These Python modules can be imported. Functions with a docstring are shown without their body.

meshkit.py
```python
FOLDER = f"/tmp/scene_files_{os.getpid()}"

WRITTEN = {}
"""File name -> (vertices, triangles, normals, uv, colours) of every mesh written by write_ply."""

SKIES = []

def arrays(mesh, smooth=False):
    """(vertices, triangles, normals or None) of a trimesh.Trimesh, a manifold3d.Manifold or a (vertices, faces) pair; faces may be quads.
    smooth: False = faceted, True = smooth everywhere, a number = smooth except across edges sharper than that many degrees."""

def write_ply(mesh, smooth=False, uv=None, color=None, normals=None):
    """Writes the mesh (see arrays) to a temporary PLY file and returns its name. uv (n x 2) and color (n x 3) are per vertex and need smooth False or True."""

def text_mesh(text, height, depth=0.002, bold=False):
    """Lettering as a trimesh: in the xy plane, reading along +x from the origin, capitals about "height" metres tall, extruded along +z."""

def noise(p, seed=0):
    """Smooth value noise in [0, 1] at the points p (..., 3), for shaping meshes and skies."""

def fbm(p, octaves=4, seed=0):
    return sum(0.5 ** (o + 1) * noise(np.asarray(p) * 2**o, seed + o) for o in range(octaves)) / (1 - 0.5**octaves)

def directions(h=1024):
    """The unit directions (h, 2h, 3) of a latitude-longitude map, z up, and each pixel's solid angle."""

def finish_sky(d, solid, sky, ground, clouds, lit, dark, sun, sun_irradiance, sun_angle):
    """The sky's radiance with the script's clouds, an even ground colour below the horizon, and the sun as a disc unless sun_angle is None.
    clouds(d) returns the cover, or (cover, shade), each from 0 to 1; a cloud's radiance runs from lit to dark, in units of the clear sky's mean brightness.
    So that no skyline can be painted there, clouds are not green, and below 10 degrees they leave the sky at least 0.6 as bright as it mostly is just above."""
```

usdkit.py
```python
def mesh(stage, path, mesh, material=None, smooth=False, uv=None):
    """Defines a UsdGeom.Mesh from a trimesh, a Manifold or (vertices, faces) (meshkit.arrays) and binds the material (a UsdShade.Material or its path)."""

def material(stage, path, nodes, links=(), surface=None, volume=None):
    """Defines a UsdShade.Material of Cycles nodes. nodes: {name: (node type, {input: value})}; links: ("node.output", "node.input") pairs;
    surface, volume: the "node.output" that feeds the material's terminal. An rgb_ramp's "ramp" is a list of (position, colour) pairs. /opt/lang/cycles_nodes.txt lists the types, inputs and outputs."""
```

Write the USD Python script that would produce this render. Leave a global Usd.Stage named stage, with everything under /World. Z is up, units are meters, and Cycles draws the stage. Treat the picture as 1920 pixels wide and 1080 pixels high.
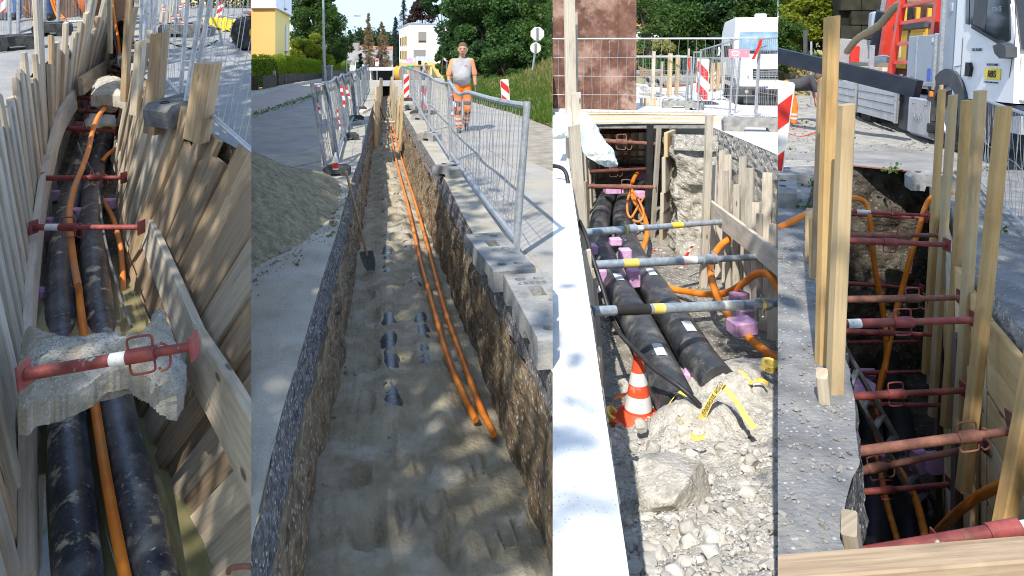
import math, random, numpy as np, trimesh, usdkit, meshkit, manifold3d
from manifold3d import Manifold
from scipy.spatial import ConvexHull
from shapely.geometry import Polygon
from pxr import Usd, UsdGeom, UsdLux, UsdShade, Gf, Sdf
stage = Usd.Stage.CreateInMemory()
UsdGeom.SetStageUpAxis(stage, UsdGeom.Tokens.z); UsdGeom.SetStageMetersPerUnit(stage, 1.0)
UsdGeom.Xform.Define(stage, '/World'); UsdGeom.Scope.Define(stage, '/World/Looks')
# ---------------------------------------------------------------- camera, sky, sun, exposure
F, HY, CZ = 1300.0, 105.0, 1.6          # focal length in pixels of the 1920 picture, horizon row, eye height
EXPOSURE = 1.45
SUN_DIR = np.array([-0.28, -0.80, 0.98]); SUN_DIR /= np.linalg.norm(SUN_DIR)
SUN_I, SKY_S = 0.62, 0.15
cam = UsdGeom.Camera.Define(stage, '/World/camera')
cam.CreateHorizontalApertureAttr(36.0); cam.CreateVerticalApertureAttr(20.25)
cam.CreateFocalLengthAttr(F / 1920 * 36); cam.CreateVerticalApertureOffsetAttr(-(540 - HY) / 1920 * 36)
cam.CreateClippingRangeAttr(Gf.Vec2f(0.05, 4000)); cam.CreateExposureAttr(EXPOSURE)
cam.AddTranslateOp().Set(Gf.Vec3d(0, 0, CZ)); cam.AddRotateXOp().Set(90.0)
sun = UsdLux.DistantLight.Define(stage, '/World/sun')
sun.CreateIntensityAttr(SUN_I); sun.CreateAngleAttr(0.55); sun.CreateNormalizeAttr(True); sun.CreateColorAttr(Gf.Vec3f(1, .94, .84))
sun.AddRotateZOp().Set(math.degrees(math.atan2(SUN_DIR[0], -SUN_DIR[1]))); sun.AddRotateXOp().Set(90 - math.degrees(math.asin(SUN_DIR[2])))
sky = UsdLux.DomeLight.Define(stage, '/World/sky')
skm = usdkit.material(stage, '/World/Looks/sky_material', {
    's': ('sky_texture', {'sky_type': 'single_scattering', 'sun_disc': False, 'sun_elevation': math.asin(SUN_DIR[2]), 'sun_rotation': math.atan2(SUN_DIR[0], SUN_DIR[1]), 'aerosol_density': 1.5}),
    'tc': ('texture_coordinate', {}), 'mp': ('mapping', {'scale': (1, 1, 4)}),
    'n': ('noise_texture', {'scale': 2.2, 'detail': 6, 'roughness': .6}),
    'r': ('rgb_ramp', {'ramp': [(0, (0, 0, 0)), (.56, (0, 0, 0)), (.8, (.35, .35, .35)), (1, (.5, .5, .5))]}),
    'hz': ('mix', {'mix_type': 'darken', 'fac': 1.0, 'color2': (2.15, 2.75, 3.5)}), 'mx': ('mix', {'color2': (3.2, 3.4, 3.6)}), 'b': ('background_shader', {'strength': SKY_S})},
    [('tc.generated', 'mp.vector'), ('mp.vector', 'n.vector'), ('n.fac', 'r.fac'), ('r.color', 'mx.fac'), ('s.color', 'hz.color1'), ('hz.color', 'mx.color1'), ('mx.color', 'b.color')], surface='b.background')
UsdShade.MaterialBindingAPI.Apply(sky.GetPrim()).Bind(skm)
sky.GetPrim().SetCustomDataByKey('kind', 'structure')
# ---------------------------------------------------------------- geometry helpers
rng = np.random.default_rng(7); R = random.Random(11)
A3 = lambda *a: np.array(a, float)
SEAM = {1: (None, 471.0), 2: (471.0, 1036.5), 3: (1036.5, 1458.5), 4: (1458.5, None)}
PL = {1: (1.6, .2), 2: (1.6, 0), 3: (1.6, 0), 4: (1.6, 0)}
def W(x, y, d): return A3((x - 960) / F * d, d, CZ + (HY - y) / F * d)
def P(k, x, y, h=None, dh=0):
    H, s = PL[k]; H = (H if h is None else h) - dh
    return W(x, y, H / (s + (y - HY) / F))
def pix(p): p = np.asarray(p, float); return 960 + p[..., 0] / p[..., 1] * F, HY - (p[..., 2] - CZ) / p[..., 1] * F
def unit(v): v = np.asarray(v, float); return v / max(np.linalg.norm(v), 1e-12)
def nz(p, s=1.0, seed=0, oct=3): return meshkit.fbm(np.asarray(p, float) * s + 37.7, oct, seed) - .5
def spline(pts, n=6):
    pts = [np.asarray(p, float) for p in pts]
    if len(pts) < 3: return np.array([pts[0] + (pts[-1] - pts[0]) * t for t in np.linspace(0, 1, n + 1)])
    q = [2 * pts[0] - pts[1]] + pts + [2 * pts[-1] - pts[-2]]; out = []
    for i in range(1, len(q) - 2):
        for t in np.linspace(0, 1, n, endpoint=False):
            a, b, c, d = q[i - 1:i + 3]
            out.append(.5 * (2 * b + (c - a) * t + (2 * a - 5 * b + 4 * c - d) * t * t + (3 * b - a - 3 * c + d) * t ** 3))
    return np.array(out + [pts[-1]])
def tube(path, r, n=8, cap=True):
    p = np.asarray(path, float); m = len(p); r = np.broadcast_to(np.asarray(r, float), (m,))
    t = np.gradient(p, axis=0); t /= np.linalg.norm(t, axis=1)[:, None] + 1e-12
    u = unit(np.cross(t[0], A3(0, 0, 1) if abs(t[0][2]) < .9 else A3(1, 0, 0))); rings = []
    a = np.arange(n) * 2 * np.pi / n
    for i in range(m):
        u = unit(u - t[i] * np.dot(u, t[i])); w = np.cross(t[i], u)
        rings.append(p[i] + r[i] * (np.cos(a)[:, None] * u + np.sin(a)[:, None] * w))
    v = np.vstack(rings); f = []
    k = np.arange(n); k2 = (k + 1) % n
    for i in range(m - 1):
        f += list(zip(i * n + k, i * n + k2, (i + 1) * n + k2)) + list(zip(i * n + k, (i + 1) * n + k2, (i + 1) * n + k))
    if cap:
        v = np.vstack([v, p[0], p[-1]]); e = (m - 1) * n
        f += list(zip(k2, k, [m * n] * n)) + list(zip(e + k, e + k2, [m * n + 1] * n))
    return v, np.array(f)
def join(*ms):
    ms = [mm for m in ms for mm in (m if isinstance(m, list) else [m])]
    V, Fc, o = [], [], 0
    for m in ms:
        v, f = (m.vertices, m.faces) if hasattr(m, 'vertices') else m[:2]
        V.append(np.asarray(v)); Fc.append(np.asarray(f) + o); o += len(v)
    return np.vstack(V), np.vstack(Fc)
def hull(pts):
    pts = np.asarray(pts, float); h = ConvexHull(pts); c = pts[h.vertices].mean(0); f = h.simplices.copy()
    a, b, d = pts[f[:, 0]], pts[f[:, 1]], pts[f[:, 2]]
    flip = np.einsum('ij,ij->i', np.cross(b - a, d - a), a - c) < 0; f[flip] = f[flip][:, ::-1]
    used = np.unique(f); mp = np.zeros(len(pts), int); mp[used] = np.arange(len(used))
    return pts[used], mp[f]
def cbox(c, ax, half, ch=.004):
    ax, half = np.asarray(ax, float), np.asarray(half, float); ch = min(ch, half.min() * .6); pts = []
    for sx in (-1, 1):
        for sy in (-1, 1):
            for sz in (-1, 1):
                for j in range(3):
                    q = half.copy(); q[[i for i in range(3) if i != j]] -= ch; pts.append(q * (sx, sy, sz))
    return hull(np.asarray(c) + np.array(pts) @ ax)
AX = np.eye(3)
def yaw(a): return np.array([[math.cos(a), math.sin(a), 0], [-math.sin(a), math.cos(a), 0], [0, 0, 1]])
def beam(a, b, w, t, side=None, ch=.003):
    a, b = np.asarray(a, float), np.asarray(b, float); l = unit(b - a)
    side = A3(1, 0, 0) if side is None else np.asarray(side, float)
    s = unit(side - l * np.dot(side, l)); return cbox((a + b) / 2, [s, np.cross(l, s), l], (w / 2, t / 2, np.linalg.norm(b - a) / 2), ch)
def plank(a, b, w, t, side, slant=0.0, ch=.006, w2=None):
    """a board from a to b with chamfered edges, a slightly slanted rough top and uv along its length"""
    a, b = np.asarray(a, float), np.asarray(b, float); L = np.linalg.norm(b - a); l = unit(b - a)
    s = unit(np.asarray(side, float) - l * np.dot(side, l)); q = np.cross(l, s); w2 = w2 or w
    ch = min(ch, t * .35, w * .3); v, uv = [], []; uo, vo = R.random() * 9, R.random() * 40
    ring = lambda w: [(-w/2+ch, -t/2), (w/2-ch, -t/2), (w/2, -t/2+ch), (w/2, t/2-ch), (w/2-ch, t/2), (-w/2+ch, t/2), (-w/2, t/2-ch), (-w/2, -t/2+ch)]
    bow = (R.random() - .5) * .012 * L
    for i, tt in enumerate((0, .5, 1)):
        for (x, y) in ring(w + (w2 - w) * tt):
            z = tt * L + (slant * x / w if i == 2 else 0); v.append(a + l * z + s * x + q * (y + (bow if i == 1 else 0))); uv.append((uo + x + y, vo + z))
    f = []
    for r_ in (0, 1):
        for i in range(8):
            j = (i + 1) % 8; f += [(r_*8+i, r_*8+j, r_*8+8+j), (r_*8+i, r_*8+8+j, r_*8+8+i)]
    for i in range(1, 7): f += [(0, i + 1, i), (16, 16 + i, 17 + i)]
    return np.array(v), np.array(f), np.array(uv)
def resample(pl, n):
    pl = np.asarray(pl, float); s = np.r_[0, np.cumsum(np.linalg.norm(np.diff(pl, axis=0), axis=1))]; t = np.linspace(0, s[-1], n)
    return np.stack([np.interp(t, s, pl[:, i]) for i in range(pl.shape[1])], 1)
def lerp_pl(pl, t):
    pl = np.asarray(pl, float); x = np.linspace(0, 1, len(pl)); return np.stack([np.interp(t, x, pl[:, i]) for i in range(pl.shape[1])], -1)
def sheet(a, b, nu, nv, amp=0, sc=3, seed=0, oct=3, up=None, rs=True, flip=False):
    """grid lofted between two polylines, roughened along its normal (or up)"""
    pa, pb = (resample(a, nu), resample(b, nu)) if rs else (lerp_pl(a, np.linspace(0, 1, nu)), lerp_pl(b, np.linspace(0, 1, nu)))
    t = np.linspace(0, 1, nv)[:, None, None]; g = pa * (1 - t) + pb * t
    if amp:
        du, dv = np.gradient(g, axis=1), np.gradient(g, axis=0); n = np.cross(du, dv); n /= np.linalg.norm(n, axis=2, keepdims=True) + 1e-9
        if up is not None: n = np.broadcast_to(np.asarray(up, float), n.shape)
        g = g + n * (amp * 2 * nz(g.reshape(-1, 3), sc, seed, oct).reshape(g.shape[:2]))[..., None]
    return gridmesh(g, flip)
def gridmesh(g, flip=False):
    nv, nu = g.shape[:2]; i = np.arange(nv * nu).reshape(nv, nu); a, b, c, d = i[:-1, :-1].ravel(), i[:-1, 1:].ravel(), i[1:, 1:].ravel(), i[1:, :-1].ravel()
    f = np.vstack([np.c_[a, b, c], np.c_[a, c, d]]); return g.reshape(-1, 3), f[:, ::-1] if flip else f
def prism(poly, o, ux, uy, depth, holes=None):
    """2-D outline in the plane (ux, uy) at o, given thickness along ux x uy, centred"""
    m = trimesh.creation.extrude_polygon(poly if isinstance(poly, Polygon) else Polygon(poly, holes or []), depth, engine='earcut'); n = np.cross(ux, uy)
    v = np.asarray(m.vertices) - (0, 0, depth / 2); return np.asarray(o) + v[:, :1] * np.asarray(ux) + v[:, 1:2] * np.asarray(uy) + v[:, 2:] * n, np.asarray(m.faces)
def lathe(prof, o, axis=(0, 0, 1), n=24):
    axis = unit(axis); u = unit(np.cross(axis, A3(1, 0, 0) if abs(axis[0]) < .8 else A3(0, 1, 0))); w = np.cross(axis, u); a = np.arange(n) * 2 * np.pi / n; v, f = [], []
    for r, z in prof: v += list(np.asarray(o) + axis * z + r * (np.cos(a)[:, None] * u + np.sin(a)[:, None] * w))
    k = np.arange(n); k2 = (k + 1) % n
    for i in range(len(prof) - 1): f += list(zip(i*n+k, i*n+k2, (i+1)*n+k2)) + list(zip(i*n+k, (i+1)*n+k2, (i+1)*n+k))
    return np.array(v), np.array(f)
def disc_holes(cx, cy, r, n=14): return [(cx + r * math.cos(i * 2 * math.pi / n), cy + r * math.sin(i * 2 * math.pi / n)) for i in range(n)]
def text(s, h, o, ux, uy, depth=.003, bold=False, center=True):
    m = meshkit.text_mesh(s, h, depth, bold); v = np.asarray(m.vertices).copy()
    if center: v[:, :2] -= (v[:, :2].min(0) + v[:, :2].max(0)) / 2
    return np.asarray(o) + v[:, :1] * np.asarray(ux) + v[:, 1:2] * np.asarray(uy) + v[:, 2:] * np.cross(ux, uy), np.asarray(m.faces)
def clip(v, f, k, uv=None, drop=False):
    v, f = np.asarray(v, float), np.asarray(f, int)
    for side, xp in zip((1, -1), SEAM[k]):
        if xp is None or len(f) == 0: continue
        g = side * (v[:, 0] - (xp - 960) / F * v[:, 1])
        if g.min() >= -1e-6: continue
        ok = g[f] >= 0; n = ok.sum(1)
        if drop: f = f[n == 3]; continue
        keep = [f[n == 3]]; nv, nuv, nf, base = [], [], [], len(v)
        for t in f[(n > 0) & (n < 3)]:
            poly = []
            for i in range(3):
                a, b = t[i], t[(i + 1) % 3]
                if g[a] >= 0: poly.append(a)
                if (g[a] >= 0) != (g[b] >= 0):
                    s = g[a] / (g[a] - g[b]); nv.append(v[a] + (v[b] - v[a]) * s); poly.append(base + len(nv) - 1)
                    if uv is not None: nuv.append(uv[a] + (uv[b] - uv[a]) * s)
            for i in range(1, len(poly) - 1): nf.append((poly[0], poly[i], poly[i + 1]))
        if nv:
            v = np.vstack([v, nv])
            if uv is not None: uv = np.vstack([uv, nuv])
        f = np.vstack(keep + ([np.array(nf)] if nf else []))
    used = np.unique(f); mp = np.zeros(len(v), int); mp[used] = np.arange(len(used))
    return v[used], mp[f] if len(f) else f.reshape(0, 3), (uv[used] if uv is not None else None)
# ---------------------------------------------------------------- scene tree helpers
USED = {}
def numbered(parent, name):
    n = USED.get((parent, name), 0); USED[(parent, name)] = n + 1
    return f'{parent}/{name}' + (f'_{n:03d}' if n else '')
def put(path, v, f, m, smooth, uv, base):
    usdkit.mesh(stage, path, (v - base, f), m, smooth, uv); p = stage.GetPrimAtPath(path)
    if np.any(base): UsdGeom.Xformable(p).AddTranslateOp().Set(Gf.Vec3d(*map(float, base)))
    return p
def data(p, label=None, cat=None, group=None, kind=None):
    for key, val in (('label', label), ('category', cat), ('group', group), ('kind', kind)):
        if val: p.SetCustomDataByKey(key, val)
class Thing:
    """one top-level object; add() collects its parts, done() writes them under an Xform at its base"""
    def __init__(s, k, name, label, cat, group=None): s.k, s.name, s.label, s.cat, s.group, s.parts = k, name, label, cat, group, []
    def add(s, part, mesh, m, parent=None, smooth=False, label=None, kind=None, drop=False):
        v, f = (mesh.vertices, mesh.faces) if hasattr(mesh, 'vertices') else mesh[:2]; uv = mesh[2] if isinstance(mesh, tuple) and len(mesh) > 2 else None
        v, f, uv = clip(v, f, s.k, uv, drop)
        s.parts.append((part, v, f, uv, m, parent, smooth, label, kind)); return len(s.parts) - 1
    def done(s):
        live = [p for p in s.parts if len(p[2])]
        if not live: return None
        allv = np.vstack([p[1] for p in live]); lo, hi = allv.min(0), allv.max(0); base = A3((lo[0] + hi[0]) / 2, (lo[1] + hi[1]) / 2, lo[2])
        if len(s.parts) == 1 and s.parts[0][0] is None:
            q = s.parts[0]; p = put(numbered('/World', s.name), q[1], q[2], q[4], q[6], q[3], base); data(p, s.label, s.cat, s.group, q[8]); return p
        path = numbered('/World', s.name); x = UsdGeom.Xform.Define(stage, path); x.AddTranslateOp().Set(Gf.Vec3d(*map(float, base)))
        data(x.GetPrim(), s.label, s.cat, s.group); paths = {}
        for i, (part, v, f, uv, m, parent, smooth, label, kind) in enumerate(s.parts):
            if not len(f): continue
            pp = paths.get(parent, path) if parent is not None else path
            paths[i] = numbered(pp, part); q = put(paths[i], v - base, f, m, smooth, uv, np.zeros(3)); data(q, label, None, None, kind)
        return x.GetPrim()
def solo(k, name, mesh, m, label, cat, group=None, smooth=False, drop=False):
    t = Thing(k, name, label, cat, group); t.add(None, mesh, m, smooth=smooth, drop=drop); return t.done()
def struct(k, name, mesh, m, smooth=False, kind='structure', drop=False):
    v, f = mesh[:2]; uv = mesh[2] if len(mesh) > 2 else None
    if k: v, f, uv = clip(v, f, k, uv, drop)
    if not len(f): return
    p = put(numbered('/World', name), v, f, m, smooth, uv, np.zeros(3)); data(p, kind=kind); return p
# ---------------------------------------------------------------- materials
def mat(name, cols, scale=6, rough=.7, bump=0, bscale=40, metal=0, spec=.3, detail=4, stretch=(1, 1, 1), lo=.32, hi=.68, objv=0, isl=0, stain=None, uv=False, obj=False, coat=0, bdist=.02, speck=None):
    n, l = {}, []
    n['g'] = ('geometry', {}); n['tc'] = ('texture_coordinate', {}); n['mp'] = ('mapping', {'scale': stretch})
    l.append(('tc.UV' if uv else 'tc.object' if obj else 'g.position', 'mp.vector'))
    n['n'] = ('noise_texture', {'scale': scale, 'detail': detail, 'roughness': .62}); l.append(('mp.vector', 'n.vector'))
    n['r'] = ('rgb_ramp', {'ramp': [(lo + (hi - lo) * i / max(len(cols) - 1, 1), c) for i, c in enumerate(cols)]}); l.append(('n.fac', 'r.fac')); col = 'r.color'
    for q, st in enumerate([] if stain is None else stain if isinstance(stain, list) else [stain]):
        c, s, a, b = st[:4]
        n[f's{q}'] = ('noise_texture', {'scale': s, 'detail': 5, 'roughness': .65}); n[f'sr{q}'] = ('rgb_ramp', {'ramp': [(a, (0, 0, 0)), (b, (1, 1, 1))]}); n[f'sm{q}'] = ('mix', {'color2': c})
        l += [('mp.vector' if len(st) < 5 else 'g.position', f's{q}.vector'), (f's{q}.fac', f'sr{q}.fac'), (f'sr{q}.color', f'sm{q}.fac'), (col, f'sm{q}.color1')]; col = f'sm{q}.color'
    if speck:
        c, s, a = speck; n['v'] = ('voronoi_texture', {'scale': s}); n['vr'] = ('rgb_ramp', {'ramp': [(0, (1, 1, 1)), (a, (1, 1, 1)), (a + .12, (0, 0, 0))]}); n['vm'] = ('mix', {'color2': c})
        n['vf'] = ('mix', {'mix_type': 'multiply', 'fac': 1.0}); n['vc'] = ('rgb_to_bw', {}); n['vg'] = ('map_range', {'from_min': .45, 'from_max': .6, 'clamp': True})
        l += [('g.position', 'v.vector'), ('v.distance', 'vr.fac'), ('v.color', 'vc.color'), ('vc.val', 'vg.value'), ('vr.color', 'vf.color1'), ('vg.result', 'vf.color2'), ('vf.color', 'vm.fac'), (col, 'vm.color1')]; col = 'vm.color'
    for key, src, amt in (('o', 'object_info', objv), ('i', None, isl)):
        if amt:
            if src: n['oi'] = (src, {})
            n['mr' + key] = ('map_range', {'to_min': 1 - amt, 'to_max': 1 + amt}); n['hs' + key] = ('hsv', {})
            l += [('oi.random' if src else 'g.random_per_island', f'mr{key}.value'), (f'mr{key}.result', f'hs{key}.value'), (col, f'hs{key}.color')]; col = f'hs{key}.color'
    n['p'] = ('principled_bsdf', {'roughness': rough, 'metallic': metal, 'specular_ior_level': spec, 'coat_weight': coat}); l.append((col, 'p.base_color'))
    if bump:
        n['bn'] = ('noise_texture', {'scale': bscale, 'detail': 5, 'roughness': .6}); n['b'] = ('bump', {'strength': bump, 'distance': bdist}); l += [('mp.vector', 'bn.vector'), ('bn.fac', 'b.height'), ('b.normal', 'p.normal')]
    return usdkit.material(stage, '/World/Looks/' + name, n, l, surface='p.BSDF')
def leafmat(name, cols, var=.35, trans=.35):
    return usdkit.material(stage, '/World/Looks/' + name, {'g': ('geometry', {}), 'r': ('rgb_ramp', {'ramp': [(i / (len(cols) - 1), c) for i, c in enumerate(cols)]}), 'p': ('principled_bsdf', {'roughness': .5, 'specular_ior_level': .3}),
        't': ('translucent_bsdf', {}), 'h': ('hsv', {'value': 1.5, 'saturation': 1.1}), 'm': ('mix_closure', {'fac': trans})},
        [('g.random_per_island', 'r.fac'), ('r.color', 'p.base_color'), ('r.color', 'h.color'), ('h.color', 't.color'), ('p.BSDF', 'm.closure1'), ('t.BSDF', 'm.closure2')], surface='m.closure')
WS = (42, 1.5, 1)
def wood(name, cols, dark, objv=.22):
    """board: fine grain along the board, broad weather stains, scattered knots"""
    n = {'tc': ('texture_coordinate', {}), 'm1': ('mapping', {'scale': (55, 2.4, 1)}), 'm2': ('mapping', {'scale': (5, 1.3, 1)}), 'm3': ('mapping', {'scale': (6.5, 1.9, 1)}),
         'n1': ('noise_texture', {'scale': 1.0, 'detail': 5, 'roughness': .6, 'distortion': .3}), 'n2': ('noise_texture', {'scale': 1.0, 'detail': 6, 'roughness': .65}), 'v': ('voronoi_texture', {'scale': 1.0, 'randomness': 1.0}),
         'r1': ('rgb_ramp', {'ramp': [(.25, cols[0]), (.5, cols[1]), (.75, cols[2])]}), 'r2': ('rgb_ramp', {'ramp': [(.50, (0, 0, 0)), (.74, (.8, .8, .8))]}), 'r3': ('rgb_ramp', {'ramp': [(0, (1, 1, 1)), (.07, (.9, .9, .9)), (.115, (0, 0, 0))]}),
         's2': ('mix', {'color2': dark}), 's3': ('mix', {'color2': tuple(x * .6 for x in dark)}), 'oi': ('object_info', {}), 'mr': ('map_range', {'to_min': 1 - objv, 'to_max': 1 + objv}), 'h': ('hsv', {}), 'p': ('principled_bsdf', {'roughness': .82, 'specular_ior_level': .2}), 'b': ('bump', {'strength': .4, 'distance': .006})}
    l = [('tc.UV', 'm1.vector'), ('tc.UV', 'm2.vector'), ('tc.UV', 'm3.vector'), ('m1.vector', 'n1.vector'), ('m2.vector', 'n2.vector'), ('m3.vector', 'v.vector'), ('n1.fac', 'r1.fac'), ('n2.fac', 'r2.fac'), ('v.distance', 'r3.fac'), ('r1.color', 's2.color1'), ('r2.color', 's2.fac'), ('s2.color', 's3.color1'), ('r3.color', 's3.fac'), ('oi.random', 'mr.value'), ('mr.result', 'h.value'), ('s3.color', 'h.color'), ('h.color', 'p.base_color'), ('n1.fac', 'b.height'), ('b.normal', 'p.normal')]
    return usdkit.material(stage, '/World/Looks/' + name, n, l, surface='p.BSDF')
M = {}
M['old1'] = wood('weathered_timber', [(.30, .245, .175), (.42, .35, .26), (.50, .43, .335)], (.17, .145, .115))
M['old2'] = wood('brown_timber', [(.25, .17, .10), (.38, .27, .165), (.46, .35, .225)], (.10, .075, .055))
M['old3'] = wood('grey_timber', [(.30, .265, .215), (.42, .38, .315), (.51, .47, .395)], (.19, .17, .145))
M['new1'] = wood('fresh_timber', [(.44, .28, .115), (.52, .345, .155), (.57, .40, .20)], (.33, .185, .07), .17)
M['new2'] = wood('pale_timber', [(.43, .31, .165), (.51, .385, .225), (.57, .45, .28)], (.31, .195, .09), .18)
M['dry'] = wood('bleached_timber', [(.42, .36, .29), (.53, .47, .385), (.60, .55, .46)], (.25, .205, .16), .15)
M['wet'] = wood('wet_timber', [(.055, .042, .030), (.10, .075, .052), (.14, .11, .075)], (.03, .025, .02))
OLD = ['old1', 'old3', 'old2', 'old1', 'old3']
M['blockd'] = mat('dark_foot_concrete', [(.09, .09, .092), (.14, .14, .14), (.19, .19, .185)], 8, .9, .5, 60, stain=((.22, .2, .17), 4, .58, .75))
M['red'] = mat('red_strut_paint', [(.15, .036, .034), (.235, .05, .047), (.30, .08, .07)], 9, .55, .2, 60, stain=[((.16, .075, .045), 14, .55, .66), ((.55, .50, .40), 7, .66, .72)], objv=.15)
M['rust'] = mat('brown_strut_rust', [(.13, .055, .04), (.20, .085, .06), (.27, .12, .08)], 14, .75, .25, 60, stain=((.45, .40, .32), 8, .68, .75), objv=.2)
M['darkrust'] = mat('dark_strut_rust', [(.05, .022, .02), (.10, .035, .03), (.15, .05, .04)], 14, .7, .2, 60)
M['galv'] = mat('galvanised_steel', [(.30, .32, .345), (.40, .42, .45), (.48, .50, .53)], 22, .42, .08, 60, metal=.55, spec=.5)
M['galvd'] = mat('dull_galvanised_steel', [(.13, .15, .175), (.19, .215, .245), (.25, .28, .31)], 22, .5, .08, 60, metal=.3, spec=.5)
M['bluesteel'] = mat('grey_strut_zinc', [(.22, .27, .32), (.32, .37, .42), (.42, .47, .52)], 14, .42, .1, 50, metal=.3, stain=((.40, .37, .33), 8, .6, .75))
M['pipe'] = mat('muddy_black_pipe', [(.010, .012, .018), (.016, .020, .032), (.035, .042, .06)], 7, .30, .18, 60, spec=.6, stain=[((.42, .36, .26), 6.5, .57, .64), ((.36, .34, .31), 30, .60, .70), ((.10, .11, .12), 4, .45, .7)])
M['pipeg'] = mat('dusty_grey_pipe', [(.020, .023, .027), (.04, .043, .048), (.085, .09, .095)], 3.5, .42, .12, 40, spec=.5, stain=[((.22, .21, .19), 3, .52, .72), ((.40, .39, .36), 20, .64, .74)])
M['piped'] = mat('dark_pipe', [(.012, .012, .014), (.03, .03, .034)], 5, .5)
M['orange'] = mat('orange_conduit', [(.58, .15, .015), (.70, .20, .02), (.78, .26, .03)], 3, .42, .05, 30, stain=((.36, .20, .09), 5, .60, .75))
M['oranged'] = mat('dusty_orange_conduit', [(.50, .17, .05), (.62, .20, .045), (.70, .26, .08)], 3, .5, .05, 30, stain=((.42, .26, .15), 5, .55, .7))
M['cable'] = mat('grey_cable', [(.09, .09, .085), (.16, .16, .15)], 30, .6)
M['blackcable'] = mat('black_cable', [(.018, .018, .02), (.04, .04, .045)], 8, .45)
M['pink'] = mat('pink_foam', [(.47, .25, .45), (.56, .33, .54), (.62, .40, .60)], 8, .85, .3, 60, stain=((.33, .25, .22), 5, .58, .74), objv=.1)
M['concrete'] = mat('broken_concrete', [(.26, .245, .215), (.37, .35, .31), (.47, .45, .405)], 9, .9, 1.0, 45, stain=((.33, .27, .18), 3, .5, .7), speck=((.47, .46, .44), 70, .2), bdist=.012)
M['block'] = mat('grey_foot_concrete', [(.17, .17, .168), (.25, .25, .245), (.32, .315, .305)], 8, .9, .5, 60, stain=((.34, .31, .25), 4, .55, .75))
M['rubberfoot'] = mat('dark_recycled_foot', [(.028, .03, .032), (.05, .052, .055), (.075, .076, .078)], 12, .85, .4, 50)
M['water'] = mat('muddy_water', [(.19, .175, .085), (.23, .21, .11)], .6, .035, .02, 3, spec=.55)
M['mud'] = mat('wet_mud', [(.07, .06, .04), (.14, .12, .085), (.22, .195, .145)], 5, .75, .9, 22, speck=((.35, .33, .29), 30, .2), bdist=.03)
M['white'] = mat('white_paint', [(.74, .75, .76), (.8, .8, .8)], 2, .35, coat=.2)
M['whitep'] = mat('white_reflective', [(.58, .58, .57), (.66, .66, .65)], 5, .45)
M['redp'] = mat('red_reflective', [(.50, .025, .02), (.62, .04, .03)], 5, .45)
M['black'] = mat('black_plastic', [(.012, .012, .013), (.03, .03, .032)], 6, .5)
M['rubber'] = mat('tyre_rubber', [(.020, .020, .021), (.045, .044, .042)], 10, .8, .2, 40, stain=((.13, .125, .115), 5, .5, .75))
M['yellowp'] = mat('yellow_paint', [(.55, .30, .025), (.68, .40, .04)], 5, .5, stain=((.20, .12, .04), 6, .63, .72))
M['yellows'] = mat('yellow_sign', [(.75, .58, .06), (.8, .62, .07)], 5, .5)
M['tape'] = mat('yellow_tape', [(.72, .52, .10), (.80, .62, .18)], 6, .5, stain=((.6, .55, .4), 5, .6, .75))
M['ink'] = mat('black_ink', [(.02, .02, .02), (.03, .03, .03)], 5, .7)
M['paper'] = mat('white_label', [(.62, .62, .60), (.75, .75, .73)], 20, .7, stain=((.25, .24, .22), 25, .62, .68))
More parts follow.
